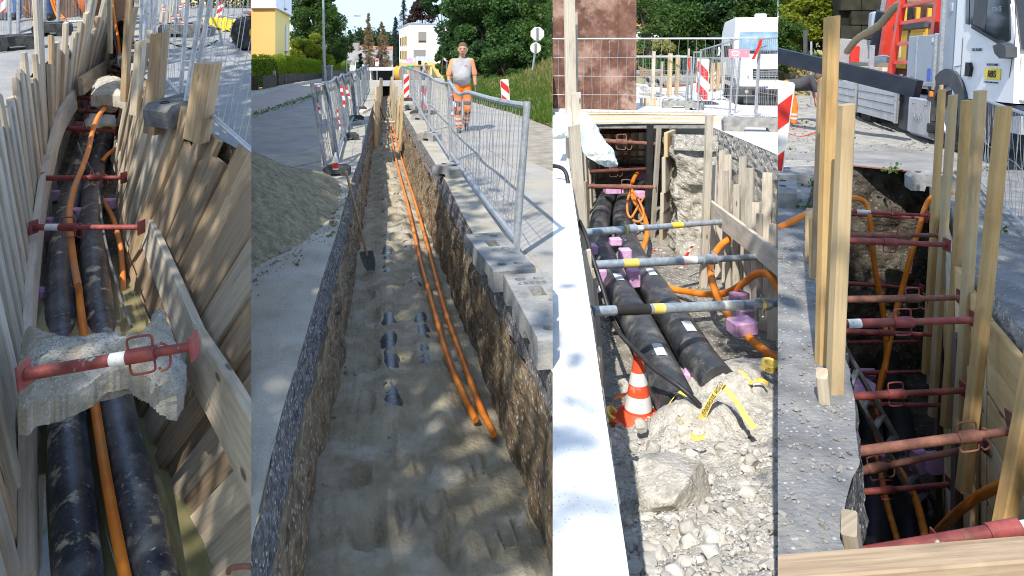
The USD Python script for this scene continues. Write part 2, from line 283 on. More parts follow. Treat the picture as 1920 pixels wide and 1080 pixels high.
M['glass'] = usdkit.material(stage, '/World/Looks/window_glass', {'f': ('fresnel', {'IOR': 1.5}), 't': ('transparent_bsdf', {'color': (.75, .82, .85)}), 'g': ('glossy_bsdf', {'roughness': .02}), 'm': ('mix_closure', {})}, [('f.fac', 'm.fac'), ('t.BSDF', 'm.closure1'), ('g.BSDF', 'm.closure2')], surface='m.closure')
M['darkglass'] = mat('dark_pane', [(.010, .012, .014), (.02, .024, .028)], 2, .06, spec=.8)
M['skin'] = mat('skin', [(.42, .22, .15), (.50, .27, .19)], 12, .55)
M['bark'] = mat('bark', [(.06, .045, .032), (.13, .10, .075)], 12, .9, .8, 24, stretch=(1, 1, .25))
# ---------------------------------------------------------------- shared builders
def strut(k, a, b, r, m, label, at=.55, group=None, plate=.052, hook=True, sticker=None, handle=True, name='trench_strut', collar=None, extra=()):
    """a telescopic trench prop: wide tube, sleeve with two bow handles, thinner tube, end plates and a locking pin"""
    a, b = np.asarray(a, float), np.asarray(b, float); t = Thing(k, name, label, 'strut', group); u = unit(b - a); L = np.linalg.norm(b - a); mid = a + u * L * at
    s = unit(np.cross(u, A3(0, 1, 0))); s = s if s[2] > 0 else -s
    t.add('outer_tube', tube([a, mid], r, 14), m, smooth=40); t.add('inner_tube', tube([mid, b], r * .78, 14), m, smooth=40)
    sl = t.add('sleeve', tube([mid - u * r * 2.2, mid + u * r * 2.2], r * 1.22, 14), m, smooth=40)
    if handle:
        for q in (1, -1):
            pts = [mid - u * r * 1.9 + s * q * r, mid - u * r * 1.9 + s * q * r * 2.5, mid - u * r * 1.3 + s * q * r * 3, mid + u * r * 1.3 + s * q * r * 3, mid + u * r * 1.9 + s * q * r * 2.5, mid + u * r * 1.9 + s * q * r]
            t.add('handle', tube(spline(pts, 3), r * .2, 6), m, smooth=50, parent=sl)
    if hook:
        c = mid + u * r * 3.1; pts = [c + s * r * 1.4, c + u * r * .9 + s * r * .8, c + u * r * 1.3 - s * r * .8, c + u * r * 1.0 - s * r * 2.6, c - u * r * .2 - s * r * 3.1, c - u * r * .6 - s * r * 2.5]
        t.add('locking_pin', tube(spline(pts, 4), r * .2, 6), m, smooth=50)
    for e, q in ((a, 1), (b, -1)): t.add('end_plate', cbox(e + u * q * .004, [u, s, np.cross(u, s)], (.005, plate, plate), .003), m)
    if sticker:
        for (s0, s1, mm) in sticker: t.add('sticker', tube([a + u * L * s0, a + u * L * s1], r * 1.03 if s0 < at else r * .82, 14, cap=False), M[mm], smooth=40)
    for part_, mesh_, mm_ in extra: t.add(part_, mesh_, M[mm_])
    if collar:
        for s0 in collar:
            c = a + u * L * s0; ci = t.add('collar', tube([c - u * r * .35, c + u * r * .35], r * 1.35, 14), M['tape' if k == 3 and s0 != .72 else 'galv'], smooth=40)
            t.add('eye', tube(spline([c + s * r * 1.2, c + s * r * 2 + u * r * .3, c + s * r * 1.9 - u * r * .4, c + s * r * 1.3 - u * r * .2], 3), r * .16, 5), M['galv'], parent=ci)
            t.add('locking_pin', tube(spline([c - s * r * 1.2 + u * r, c - s * r * 2.6 + u * r, c - s * r * 3 + u * r * .4, c - s * r * 2.4 - u * r * .1], 3), r * .15, 5), M['galv'], smooth=50)
    return t.done()
def fence(k, a, b, h, label, group, la=(0, 0), lb=(0, 0), nv=26, hz=(.5,), sag=.0, rp=.021, m='galv', bend=None, gap=.1, posts=(True, True), wire=.0022, name='site_fence', wav=.02):
    """a wire-mesh site fence: two posts, top and bottom rail, welded wires; la / lb lean the posts (x, y)"""
    a, b = np.asarray(a, float), np.asarray(b, float); ta, tb = a + A3(la[0], la[1], h), b + A3(lb[0], lb[1], h); t = Thing(k, name, label, 'fence', group)
    for e, (p, q) in enumerate(((a, ta), (b, tb))):
        if posts[e]: t.add('post', tube([p, q], rp, 10), M[m], smooth=40)
    at = lambda s, z: (a + (ta - a) * z) * (1 - s) + (b + (tb - b) * z) * s + (A3(0, 0, 1) * bend(s) if bend and z > .5 else 0)
    z0, z1 = gap / h, 1 - .03 / h; ss = np.linspace(0, 1, 13)
    top = np.array([at(s, z1) - A3(0, 0, sag * 4 * s * (1 - s)) for s in ss]); bot = np.array([at(s, z0) - A3(0, 0, sag * .3 * 4 * s * (1 - s)) for s in ss])
    t.add('top_rail', tube(top, rp * .85, 8), M[m], smooth=40); t.add('bottom_rail', tube(bot, rp * .85, 8), M[m], smooth=40)
    ws = []
    side = unit(np.cross(b - a, A3(0, 0, 1)))
    for i in range(1, nv):
        s = i / nv; p0, p1 = lerp_pl(bot, s), lerp_pl(top, s); pm = [p0 + (p1 - p0) * z + side * R.uniform(-wav, wav) * (0 < z < 1) + unit(b - a) * R.uniform(-wav, wav) * .6 * (0 < z < 1) for z in (0, .25, .5, .75, 1)]
        ws.append(tube(pm, wire, 4, False))
    for z in hz:
        ws.append(tube([lerp_pl(bot, s) + (lerp_pl(top, s) - lerp_pl(bot, s)) * z + side * R.uniform(-wav, wav) for s in ss], wire * 1.2, 4, False))
    t.add('wire_mesh', join(ws), M[m], smooth=True); return t.done()
def foot(k, c, ang, L, w, h, label, m='rubberfoot', group='fence ballast blocks', slope=0):
    """a fence foot: long low block with a tapered top, a notch underneath and socket holes"""
    ax = yaw(ang); ax = ax.copy()
    if slope: ax[0] = unit(ax[0] + A3(0, 0, ax[0][1] * slope)); ax[1] = unit(ax[1] + A3(0, 0, ax[1][1] * slope)); ax[2] = unit(np.cross(ax[0], ax[1]))
    pr = Polygon([(-L/2, 0), (-L*.2, 0), (-L*.17, h*.3), (L*.17, h*.3), (L*.2, 0), (L/2, 0), (L/2, h*.75), (L/2-.05, h), (-L/2+.05, h), (-L/2, h*.75)])
    t = Thing(k, 'ballast_block', label, 'ballast block', group); t.add('body', prism(pr, np.asarray(c), ax[0], ax[2], w), M[m])
    for s in (-.28, .28): t.add('socket', lathe([(.036, -.01), (.036, .006), (.026, .006), (.026, -.01)], np.asarray(c) + ax[0] * L * s + ax[2] * h, ax[2], 12), M['black'], smooth=40)
    return t.done()
def beacon(k, c, h, w, label, ang=0, lean=0, right=True, foot_m='rubberfoot', group='red and white warning beacons', lamp=False, base=True):
    """a red and white striped warning beacon blade on a foot"""
    ax = yaw(ang); ux = ax[0] * math.cos(lean) - A3(0, 0, 1) * math.sin(lean); uz = ax[0] * math.sin(lean) + A3(0, 0, 1) * math.cos(lean); n = np.cross(ux, uz)
    t = Thing(k, 'warning_beacon', label, 'beacon', group); z0 = .1 * h; c = np.asarray(c, float)
    fr = t.add('blade', prism([(-w/2, z0), (w/2, z0), (w/2, h-.03), (w/2-.03, h), (-w/2+.03, h), (-w/2, h-.03)], c, ux, uz, .03), M['whitep'])
    sq = w * .92; st = sq * .95; blade = Polygon([(-sq/2, z0 + .02), (sq/2, z0 + .02), (sq/2, h - .03), (-sq/2, h - .03)])
    z = z0 - sq * 1.2; q = 1 if right else -1
    while z < h:
        band = Polygon([(-sq/2, z), (sq/2, z + q * sq), (sq/2, z + q * sq + st), (-sq/2, z + st)]).intersection(blade)
        if band.geom_type == 'Polygon' and band.area > 1e-4: t.add('red_stripe', prism(list(band.exterior.coords)[:-1], c + n * .0175, ux, uz, .003), M['redp'], parent=fr)
        z += 2 * st
    t.add('stem', tube([c + uz * .02, c + uz * (z0 + .1) - n * .02], .022, 8), M['galvd'], smooth=40)
    if base: t.add('foot', prism([(-w*1.3, 0), (w*1.3, 0), (w*1.3, .06), (w*.9, .11), (-w*.9, .11), (-w*1.3, .06)], c, ax[0], A3(0, 0, 1), w * 1.1), M[foot_m])
    if lamp: t.add('lamp', lathe([(0, .0), (.07, .0), (.09, .07), (.07, .14), (0, .15)], c + uz * h, uz, 14), M['redp'], smooth=40)
    return t.done()
def leaves(pts, size, seed=0, up=.5, asp=.62):
    """diamond leaf faces at pts with random tilt"""
    g = np.random.default_rng(seed); n = len(pts); a = g.normal(size=(n, 3)); a[:, 2] *= 1 - up * .6; a /= np.linalg.norm(a, axis=1)[:, None]
    b = np.cross(a, g.normal(size=(n, 3)) * (1, 1, .3) + (0, 0, up)); b /= np.linalg.norm(b, axis=1)[:, None] + 1e-9; s = (size * g.uniform(.6, 1.35, n))[:, None]
    nn = np.cross(a, b); v = np.stack([pts - a * s, pts - b * s * asp + nn * s * .12, pts + a * s, pts + b * s * asp + nn * s * .12], 1).reshape(-1, 3); i = np.arange(n)[:, None] * 4
    return v, np.vstack([i + [0, 1, 2], i + [0, 2, 3]])
def tree(k, name, label, base, h, cc, rad, n, size, m, tr=.2, clumps=40, seed=1, spread=.34, cat='tree', group=None, low=-.6):
    g = np.random.default_rng(seed); base = np.asarray(base, float); cc, rad = np.asarray(cc, float), np.asarray(rad, float)
    d = g.normal(size=(clumps, 3)); d /= np.linalg.norm(d, axis=1)[:, None]; d = d[d[:, 2] > low]; C = cc + d * rad * g.uniform(.45, .98, (len(d), 1)) ; cr = spread * rad.mean() * g.uniform(.6, 1.25, len(d))
    i = g.choice(len(C), n, p=cr ** 2 / (cr ** 2).sum()); o = g.normal(size=(n, 3)); o /= np.linalg.norm(o, axis=1)[:, None]; pts = C[i] + o * (cr[i] * g.uniform(.25, 1, n) ** .45)[:, None] * (1, 1, .75)
    t = Thing(k, name, label, cat, group); fork = base + (cc - base) * .62; path = spline([base, base + (fork - base) * .5 + A3(.04 * h, 0, 0) * (g.random() - .5), fork], 4)
    limbs = [tube(path, np.linspace(tr, tr * .6, len(path)), 8)]
    for c in C[:: max(1, len(C) // 12)]: q = spline([fork - (fork - base) * g.uniform(0, .3), (fork + c) / 2 + A3(0, 0, .05 * h), c], 3); limbs.append(tube(q, np.linspace(tr * .45, tr * .08, len(q)), 5))
    t.add('trunk', join(limbs), M['bark'], smooth=40); t.add('crown', leaves(pts, size, seed), M[m], drop=True); return t.done()
def conifer(k, name, label, base, h, r, n, size, m, seed=1, bare=.0, group=None, asp=.4):
    g = np.random.default_rng(seed); base = np.asarray(base, float); nb = max(24, int(h * 11)); P_, br = [], []
    for i in range(nb):
        z = (.08 + .9 * (i + g.random()) / nb); l = r * (1 - z) ** .8 * g.uniform(.65, 1.1) + .04 * r; a = g.uniform(0, 6.28); dr = A3(math.cos(a), math.sin(a), 0); s = g.uniform(bare, 1, max(4, n // nb)) ** .7
        q = base + A3(0, 0, z * h) + dr * (s * l)[:, None] + A3(0, 0, -.28 * l) * (s ** 1.5)[:, None] + g.normal(size=(len(s), 3)) * (.08 * l + .02 * r); P_.append(q)
        if i % 3 == 0: br.append(tube([base + A3(0, 0, z * h), base + A3(0, 0, z * h - .25 * l) + dr * l], [.012 * h * (1 - z) + .006, .004], 4, False))
    t = Thing(k, name, label, 'tree', group); t.add('trunk', join([tube([base, base + A3(0, 0, h)], [.022 * h, .003 * h], 7)] + br), M['bark'], smooth=40); t.add('crown', leaves(np.vstack(P_), size, seed, .2, asp), M[m], drop=True); return t.done()
def board_wall(k, name, label, toe, lip, widths, mats, up=(0, .3), tk=.045, proud=.0, seed=3, low=.05, tall=(), inward=None, gapy=.004, start=0, slant=.03, group=None, near=None):
    """vertical boards side by side between a toe and a lip polyline (paired points); returns the Thing, not yet written"""
    r_ = random.Random(seed); t = Thing(k, name, label, 'shoring wall', group); toe, lip = np.asarray(toe, float), np.asarray(lip, float); mid = (toe + lip) / 2
    s = np.r_[0, np.cumsum(np.linalg.norm(np.diff(mid, axis=0), axis=1))]; at = lambda pl, x: np.array([np.interp(x, s, pl[:, i]) for i in range(3)]); x, i = start, 0
    while x < s[-1]:
        w = r_.choice(widths) * r_.uniform(.85, 1.15); w = min(w, s[-1] - x + .02); a, b = at(toe, x + w / 2), at(lip, x + w / 2); side = unit(at(mid, min(x + w, s[-1])) - at(mid, x)); nn = unit(np.cross(side, b - a)); nn = nn if np.dot(nn, inward) > 0 else -nn
        lw = max(np.linalg.norm(at(lip, min(x + w, s[-1])) - at(lip, x)), w * .6); tw = max(np.linalg.norm(at(toe, min(x + w, s[-1])) - at(toe, x)), w * .5)
        l = unit(b - a); ex = r_.uniform(*up)
        for (x0, x1, e) in tall:
            if x0 <= x / s[-1] < x1: ex = e * r_.uniform(.9, 1.1)
        off = nn * (proud + (i % 2) * tk * .35 + r_.uniform(-.006, .008))
        t.add('plank', plank(a - l * low + off, b + l * ex + off, max(tw - gapy, .03), tk, side, r_.uniform(-1, 1) * slant, w2=max(lw - gapy, .03)), M[r_.choice(near[1] if near and x / s[-1] < near[0] else mats)]); x += w; i += 1
    return t
def on_wall(toe, lip, x, y):
    u, v = np.meshgrid(np.linspace(0, 1, 160), np.linspace(-.1, 1.4, 90)); a, b = lerp_pl(toe, u), lerp_pl(lip, u); p = a + (b - a) * v[..., None]; px, py = pix(p); i = np.argmin((px - x) ** 2 + (py - y) ** 2); return p.reshape(-1, 3)[i]
def figure(k, label, loc, ang, H, pose, shirt, trousers, hairc='hair', boots='black', sleeves=None, bands=None, sleeve_len=.9, knee=None, belt=True, gloves=None, belly=.06):
    """a person: one continuous body; hair, shirt, trousers and boots are its children"""
    S = H / 1.8; ax = yaw(ang); loc = np.asarray(loc, float); g = lambda p: np.asarray(p, float)
    tr = lambda v: loc + (np.asarray(v) * S) @ ax
    def sph(c, r, s=(1, 1, 1)): return Manifold.sphere(1, 14).scale([r * s[0], r * s[1], r * s[2]]).translate(list(map(float, c)))
    def bone(a, ra, b, rb): return Manifold.batch_hull([sph(a, ra), sph(b, rb)])
    def fin(ms, ref=.022, it=8):
        m = ms[0]
        for q in ms[1:]: m = m + q
        m = m.refine_to_length(ref).to_mesh(); tm = trimesh.Trimesh(m.vert_properties[:, :3], m.tri_verts); trimesh.smoothing.filter_taubin(tm, iterations=it); return tr(tm.vertices), tm.faces
    def fold(vf, amp): v = np.asarray(vf[0]); n = np.asarray(trimesh.Trimesh(v, vf[1], process=False).vertex_normals); return v + n * (amp * S * (np.abs(nz(v * (1, 1, .55), 9, 3, 3)) - .06))[:, None], vf[1]
    J = dict(hipL=(.095, 0, .93), kneeL=(.11, -.02, .5), ankL=(.11, .0, .09), toeL=(.13, -.17, .035), hipR=(-.095, 0, .93), kneeR=(-.11, -.02, .5), ankR=(-.11, 0, .09), toeR=(-.13, -.17, .035),
             shL=(.2, 0, 1.46), elL=(.265, .03, 1.17), wrL=(.27, -.04, .92), shR=(-.2, 0, 1.46), elR=(-.265, .03, 1.17), wrR=(-.27, -.04, .92), neck=(0, .0, 1.52), head=(0, -.015, 1.685)); J.update(pose); J = {a: g(b) for a, b in J.items()}
    chest = (J['shL'] + J['shR']) / 2 + A3(0, 0, -.12); pel = (J['hipL'] + J['hipR']) / 2 + A3(0, 0, .06); bel = (chest * .42 + pel * .58) + A3(0, -belly, 0)
    torso = lambda e: [Manifold.batch_hull([sph(chest, .125 + e, (1.25, .95, 1)), sph(J['shL'] + A3(-.03, 0, 0), .065 + e), sph(J['shR'] + A3(.03, 0, 0), .065 + e), sph(bel, .13 + e, (1.22, 1, 1))]), Manifold.batch_hull([sph(bel, .135 + e, (1.22, 1, 1)), sph(pel, .125 + e, (1.25, .92, .9))])]
    head = [sph(J['head'], .108, (.86, 1.0, 1.2)), Manifold.batch_hull([sph(J['head'] + A3(0, -.04, -.078), .057), sph(J['head'] + A3(0, 0, -.01), .083)]), bone(J['neck'] - A3(0, 0, .03), .062, J['head'] - A3(0, 0, .07), .055), Manifold.batch_hull([sph(J['head'] + A3(0, -.108, .02), .009), sph(J['head'] + A3(0, -.127, -.022), .015), sph(J['head'] + A3(0, -.098, -.025), .02)])]
    for s in (1, -1): head.append(sph(J['head'] + A3(.094 * s, .005, -.01), .031, (.4, .7, 1.1)))
    head.append(bone(J['head'] + A3(-.024, -.104, -.066), .008, J['head'] + A3(.024, -.104, -.066), .008)); head += [bone(J['head'] + A3(.02 * s, -.104, .034), .011, J['head'] + A3(.052 * s, -.09, .032), .009) for s in (1, -1)]
    arms, legs, hands = [], [], []
    for s in 'LR':
        arms += [bone(J['sh' + s], .058, J['el' + s], .043), bone(J['el' + s], .043, J['wr' + s], .029)]; legs += [bone(J['hip' + s], .088, J['knee' + s], .06), bone(J['knee' + s], .06, J['ank' + s], .042), bone(J['ank' + s], .043, J['toe' + s], .03)]
        w = J['wr' + s]; dn = unit(J['wr' + s] - J['el' + s]); q = 1 if s == 'L' else -1; fx = A3(0, -1, 0); pal = w + dn * .075; arms.append(Manifold.batch_hull([sph(w, .027), sph(pal + fx * .028, .014), sph(pal - fx * .03, .014), sph(w + dn * .04, .03, (.55, 1, 1))]))
        for j, ln in enumerate((.068, .078, .074, .058)):
            r0 = pal + fx * (.03 - j * .02); k1 = r0 + dn * ln * .55 - A3(q * .012, 0, 0); k2 = k1 + dn * ln * .4 - A3(q * .026, 0, 0); arms += [bone(r0, .0095, k1, .009), bone(k1, .009, k2, .0075)]
        th = w + dn * .03 + fx * .028; arms += [bone(th, .012, th + fx * .03 + dn * .03, .0105), bone(th + fx * .03 + dn * .03, .0105, th + fx * .032 + dn * .062, .009)]
    t = Thing(k, 'person', label, 'person'); t.add('body', fin(torso(0) + head + arms + legs, .018, 6), M['skin'], smooth=True)
    t.add('shirt', fold(fin(torso(.014) + [bone(J['neck'] - A3(0, 0, .06), .075, J['neck'] - A3(0, 0, .015), .066)], .02), .030), M[shirt], smooth=True)
    sl = []
    for s in 'LR':
        e = J['sh' + s] + (J['el' + s] - J['sh' + s]) * sleeve_len; sl.append(fin([bone(J['sh' + s] + (chest - J['sh' + s]) * .12 + A3(0, 0, .01), .083, J['sh' + s], .076), bone(J['sh' + s], .074, e, .064)], .03))
    for q in sl: t.add('sleeve', fold(q, .018), M[sleeves or shirt], smooth=True)
    tl = [Manifold.batch_hull([sph(pel + A3(0, 0, .02), .14, (1.22, .95, .75)), sph(J['hipL'] - A3(0, 0, .03), .1), sph(J['hipR'] - A3(0, 0, .03), .1)])]
    for s in 'LR': tl += [bone(J['hip' + s], .102, J['knee' + s], .078), bone(J['knee' + s], .078, J['ank' + s] + A3(0, 0, .03), .068)]
    ti = t.add('trousers', fold(fin(tl, .02), .03), M[trousers], smooth=True)
    if belt: c = pel + A3(0, 0, .075); t.add('belt', (lambda v, f: (tr((v - c) * (1.27, .98, 1) + c), f))(*lathe([(.136, -.02), (.142, -.02), (.142, .02), (.136, .02)], c, (0, 0, 1), 28)), M['black'], smooth=40)
    for s in 'LR':
        kn, an, hp = J['knee' + s], J['ank' + s], J['hip' + s]
        if knee:
            u = unit(kn - hp); t.add('knee_pad', fin([bone(kn + (hp - kn) * .22 + A3(0, -.012, 0), .085, kn + (an - kn) * .2 + A3(0, -.012, 0), .078)], .03), M[knee], parent=ti, smooth=True)
        if bands:
            for f_ in (.5, .72): p = kn + (an - kn) * f_; u = unit(an - kn); v, f = lathe([(.074, -.022), (.079, -.022), (.078, .022), (.073, .022)], p, u, 20); t.add('reflective_band', (tr(v), f), M[bands], parent=ti, smooth=40)
        t.add('boot', fin([bone(an + A3(0, 0, .01), .052, J['toe' + s] + A3(0, 0, .005), .042), bone(an + A3(0, .03, -.04), .042, J['toe' + s], .038), bone(an, .052, an + A3(0, 0, .06), .053)], .03), M[boots], smooth=True)
        if gloves: w = J['wr' + s]; dn = unit(J['wr' + s] - J['el' + s]); t.add('glove', fin([Manifold.batch_hull([sph(w - dn * .03, .036), sph(w + dn * .09, .036, (.6, 1.1, 1))])] + [bone(w + dn * .08 + A3(0, -.035 + j * .022, 0), .014, w + dn * (.17 - abs(j - 1.3) * .012) + A3(0, -.035 + j * .022, 0), .012) for j in range(4)] + [bone(w + dn * .03 + A3(0, -.04, 0), .016, w + dn * .1 + A3(0, -.065, 0), .013)], .02, 4), M[gloves], smooth=True)
    hr = Manifold.batch_hull([sph(J['head'] + A3(0, .012, .034), .109, (.9, 1.0, 1.12))]) - Manifold.cube([.4, .3, .5], True).translate([float(x) for x in J['head'] + A3(0, -.16, -.195)]) - Manifold.cube([.4, .5, .3], True).translate([float(x) for x in J['head'] + A3(0, 0, -.19)])
    t.add('hair', fin([hr], .025, 3), M[hairc], smooth=True); return t, tr, J
M['hair'] = mat('brown_hair', [(.09, .055, .035), (.15, .10, .07)], 60, .7, .5, 120)
M['asphalt'] = mat('pale_asphalt', [(.23, .22, .205), (.29, .28, .265), (.34, .325, .30)], 1.6, .88, .5, 70, stain=[((.36, .315, .24), .9, .5, .7), ((.20, .19, .185), 2.3, .6, .75)], speck=((.42, .41, .39), 60, .16), bdist=.006)
M['ground'] = mat('far_ground', [(.20, .18, .13), (.30, .27, .2)], .3, .9)
struct(0, 'ground', sheet([A3(-900, -900, -5), A3(900, -900, -5)], [A3(-900, 900, -5), A3(900, 900, -5)], 3, 3), M['ground'])

M['reelbrown'] = mat('brown_reel_wood', [(.16, .08, .045), (.25, .13, .075)], 5, .85); M['reelorange'] = mat('reel_orange_cable', [(.74, .21, .015), (.80, .27, .03)], 6, .42); M['shirtdark'] = mat('dark_shirt', [(.04, .04, .05), (.07, .07, .08)], 5, .9)
M['soil'] = mat('trench_soil', [(.07, .05, .032), (.19, .135, .08), (.33, .255, .165)], 7, .95, 1.0, 30, speck=((.38, .345, .29), 26, .28), bdist=.04, stain=((.34, .24, .13), 1.3, .5, .7))
M['frame'] = mat('pale_frame', [(.62, .6, .56), (.7, .68, .65)], 5, .6)
M['shirto'] = mat('salmon_sleeve', [(.72, .25, .12), (.78, .30, .15)], 5, .85)
M['hedgegreen'] = mat('green_lamp', [(.05, .25, .07), (.07, .3, .1)], 5, .5)
def reel(k, name, label, c, ax, r, w, hub, mw, mc, group='cable reels'):
    t = Thing(k, name, label, 'cable reel', group); c = np.asarray(c, float); ax = unit(ax)
    for s in (-1, 1): t.add('flange', lathe([(0, -.03), (r, -.03), (r, .03), (0, .03)], c + ax * s * w / 2, ax, 32), M[mw], smooth=30)
    n = 16; pr = []
    for i in range(n + 1): z = -w / 2 + w * i / n; pr += [(hub, z), (hub + .02, z + w / n / 2)]
    t.add('wound_cable', lathe(pr[:-1], c, ax, 28), M[mc], smooth=30); return t.done()
def tapestrip(k, pts, w, label, mats=('redp', 'whitep'), name='barrier_tape', side=A3(1, 0, 0), seg=None):
    p = spline(pts, 6); t = Thing(k, name, label, 'tape', 'red and white tape scraps'); n = len(p) - 1; s = np.asarray(side) * w / 2
    for i in range(0, n, 3): q = p[i:min(i + 4, n + 1)]; t.add('strip', gridmesh(np.array([q - s, q + s])), M[mats[(i // 3) % 2]])
    t.done()
M['signpink'] = mat('faded_pink_sign', [(.72, .22, .30), (.78, .28, .36)], 5, .5)
# ================================================================ first place: the flooded, timber-shored trench on a sloping street (x 0..471)
dz = A3(0, 0, 1); PL[1] = (1.6, .2); sl1 = .2
G1 = lambda x, y, dh=0: P(1, x, y, dh=dh)
def D1(x, d, up=0): return A3((x - 960) / F * d, d, sl1 * d + up)      # ground by bearing and distance (z = CZ-1.6+.2d)
HB1 = 3.0
M['road1'] = mat('grey_street', [(.19, .195, .20), (.23, .235, .24), (.28, .28, .275)], 1.4, .9, .5, 60, stain=[((.33, .29, .21), 1.0, .55, .72), ((.24, .24, .245), 3, .6, .75)], speck=((.48, .48, .47), 55, .16), bdist=.006)
M['jeans'] = mat('blue_jeans', [(.05, .09, .20), (.09, .15, .29)], 14, .9); M['yellowhouse'] = mat('pale_yellow_render', [(.74, .58, .26), (.78, .62, .3)], .5, .9)
lipD = [(-160, 2.3, -0), (-115, 2.8, 0), (-75, 3.4, 0), (-15, 4.5, 0), (20, 5.6, 0), (40, 6.2, 0), (75, 7.2, 0), (112, 8.0, 0), (160, 9.3, 0), (195, 10.5, 0), (216, 12, 0), (226, 13.2, 0)]
lip1L = np.array([D1(x, d) for x, d, _ in lipD])
def T1(x, d): return A3((x - 960) / F * d, d, CZ - HB1 + sl1 * d)
toeLd = [(66, 2.3), (60, 2.8), (52, 3.4), (58, 4.5), (71, 5.6), (77, 6.2), (92, 7.2), (103, 8.0), (123, 9.3), (150, 10.5), (188, 12), (212, 13.2)]
toe1L = np.array([T1(x, d) for x, d in toeLd])
RR = [((384, 2.7), (900, 2.2)), ((368, 3.17), (800, 2.5)), ((353, 3.4), (720, 2.75)), ((329, 3.57), (640, 2.95)), ((298, 4.0), (560, 3.6)), ((275, 4.7), (471, 4.57)), ((262, 5.05), (415, 4.9)), ((250, 5.45), (375, 5.1)), ((240, 5.85), (335, 5.4)), ((232, 6.2), (308, 5.7)), ((222, 6.9), (280, 6.2)), ((216, 7.6), (262, 6.9)), ((216, 8.6), (250, 7.6)), ((222, 10), (244, 9)), ((228, 12), (240, 11))]
toe1R = np.array([T1(*a) for a, b in RR]); lip1R = np.array([D1(*b) for a, b in RR])
# ground either side, soil behind the boards, mud bottom
nl = resample(lip1L, 160); outL = nl.copy(); outL[:, 0] = np.minimum(outL[:, 0] - .5, (-420 - 960) / F * nl[:, 1]); struct(1, 'street', sheet(nl + A3(-.06, 0, 0), outL, 160, 60, .008, 5, 3, 4, up=(0, 0, 1), rs=False, flip=True), M['road1'])
nr = resample(lip1R, 160); outR = nr.copy(); outR[:, 0] = (480 - 960) / F * nr[:, 1]; outR[:, 0] = np.maximum(outR[:, 0], nr[:, 0]); outR[:, 2] = sl1 * outR[:, 1]; struct(1, 'street', sheet(nr + A3(.05, 0, -.0), outR, 160, 60, .008, 5, 4, 4, up=(0, 0, 1), rs=False), M['road1'])
e0, e1 = D1(-420, 13.2), D1(480, 11); m0 = D1(226, 13.2); m1 = D1(240, 11); struct(1, 'street', sheet([e0, m0 + A3(0, -.02, 0), m1, e1], [D1(-420, 30), D1(200, 30), D1(230, 30), D1(480, 30)], 30, 20, .01, 3, 5, up=(0, 0, 1)), M['road1'])
struct(1, 'trench_soil_wall', sheet(lip1L + A3(-.10, .02, 0), toe1L + A3(-.12, 0, -.5), 120, 12, .05, 4, 6, flip=True), M['soil']); struct(1, 'trench_soil_wall', sheet(lip1R + A3(.10, .02, 0), toe1R + A3(.12, 0, -.5), 120, 12, .05, 4, 7), M['soil'])
struct(1, 'trench_soil_wall', sheet([lip1L[-1] + A3(-.2, 0, 0), lip1R[-1] + A3(.2, .4, 0)], [toe1L[-1] + A3(-.2, 0, -.3), toe1R[-1] + A3(.2, .3, -.3)], 30, 20, .06, 4, 8), M['soil']); ma, mb = resample(toe1L, 150), resample(toe1R, 150); t_ = np.linspace(-.1, 1.1, 40)[:, None, None]; g = ma * (1 - t_) + mb * t_; fl = g.reshape(-1, 3).copy()
d_ = fl[:, 1]; fl[:, 2] += .10 * nz(fl, 2.2, 4) + .05 * nz(fl, 9, 5) + .05
near = np.interp(d_, [4.3, 4.7, 5.9, 6.5], [.55, .42, .25, 0]); fl[:, 2] -= near; berm = np.exp(-((d_ - 4.55) / .22) ** 2); fl[:, 2] += berm * .45 * 0
struct(1, 'trench_bottom', gridmesh(fl.reshape(g.shape)), M['mud'], smooth=True)
def pool(z, pts, sd): o = np.array([W(x, y, (CZ - z) * F / (y - HY)) for x, y in pts]); tri = trimesh.creation.triangulate_polygon(Polygon(o[:, :2]), engine='earcut'); struct(1, 'water', (np.c_[tri[0], np.full(len(tri[0]), z)], np.asarray(tri[1])), M['water'])
pool(CZ - 2.22, [(-40, 1200), (470, 1200), (430, 1080), (345, 860), (300, 742), (30, 742), (20, 800)], 1)
pool(CZ - 1.80, [(30, 640), (300, 640), (262, 560), (246, 452), (60, 452), (45, 540)], 2)
M['brownwet'] = wood('damp_brown_timber', [(.19, .135, .085), (.285, .21, .14), (.36, .275, .185)], (.10, .075, .055))
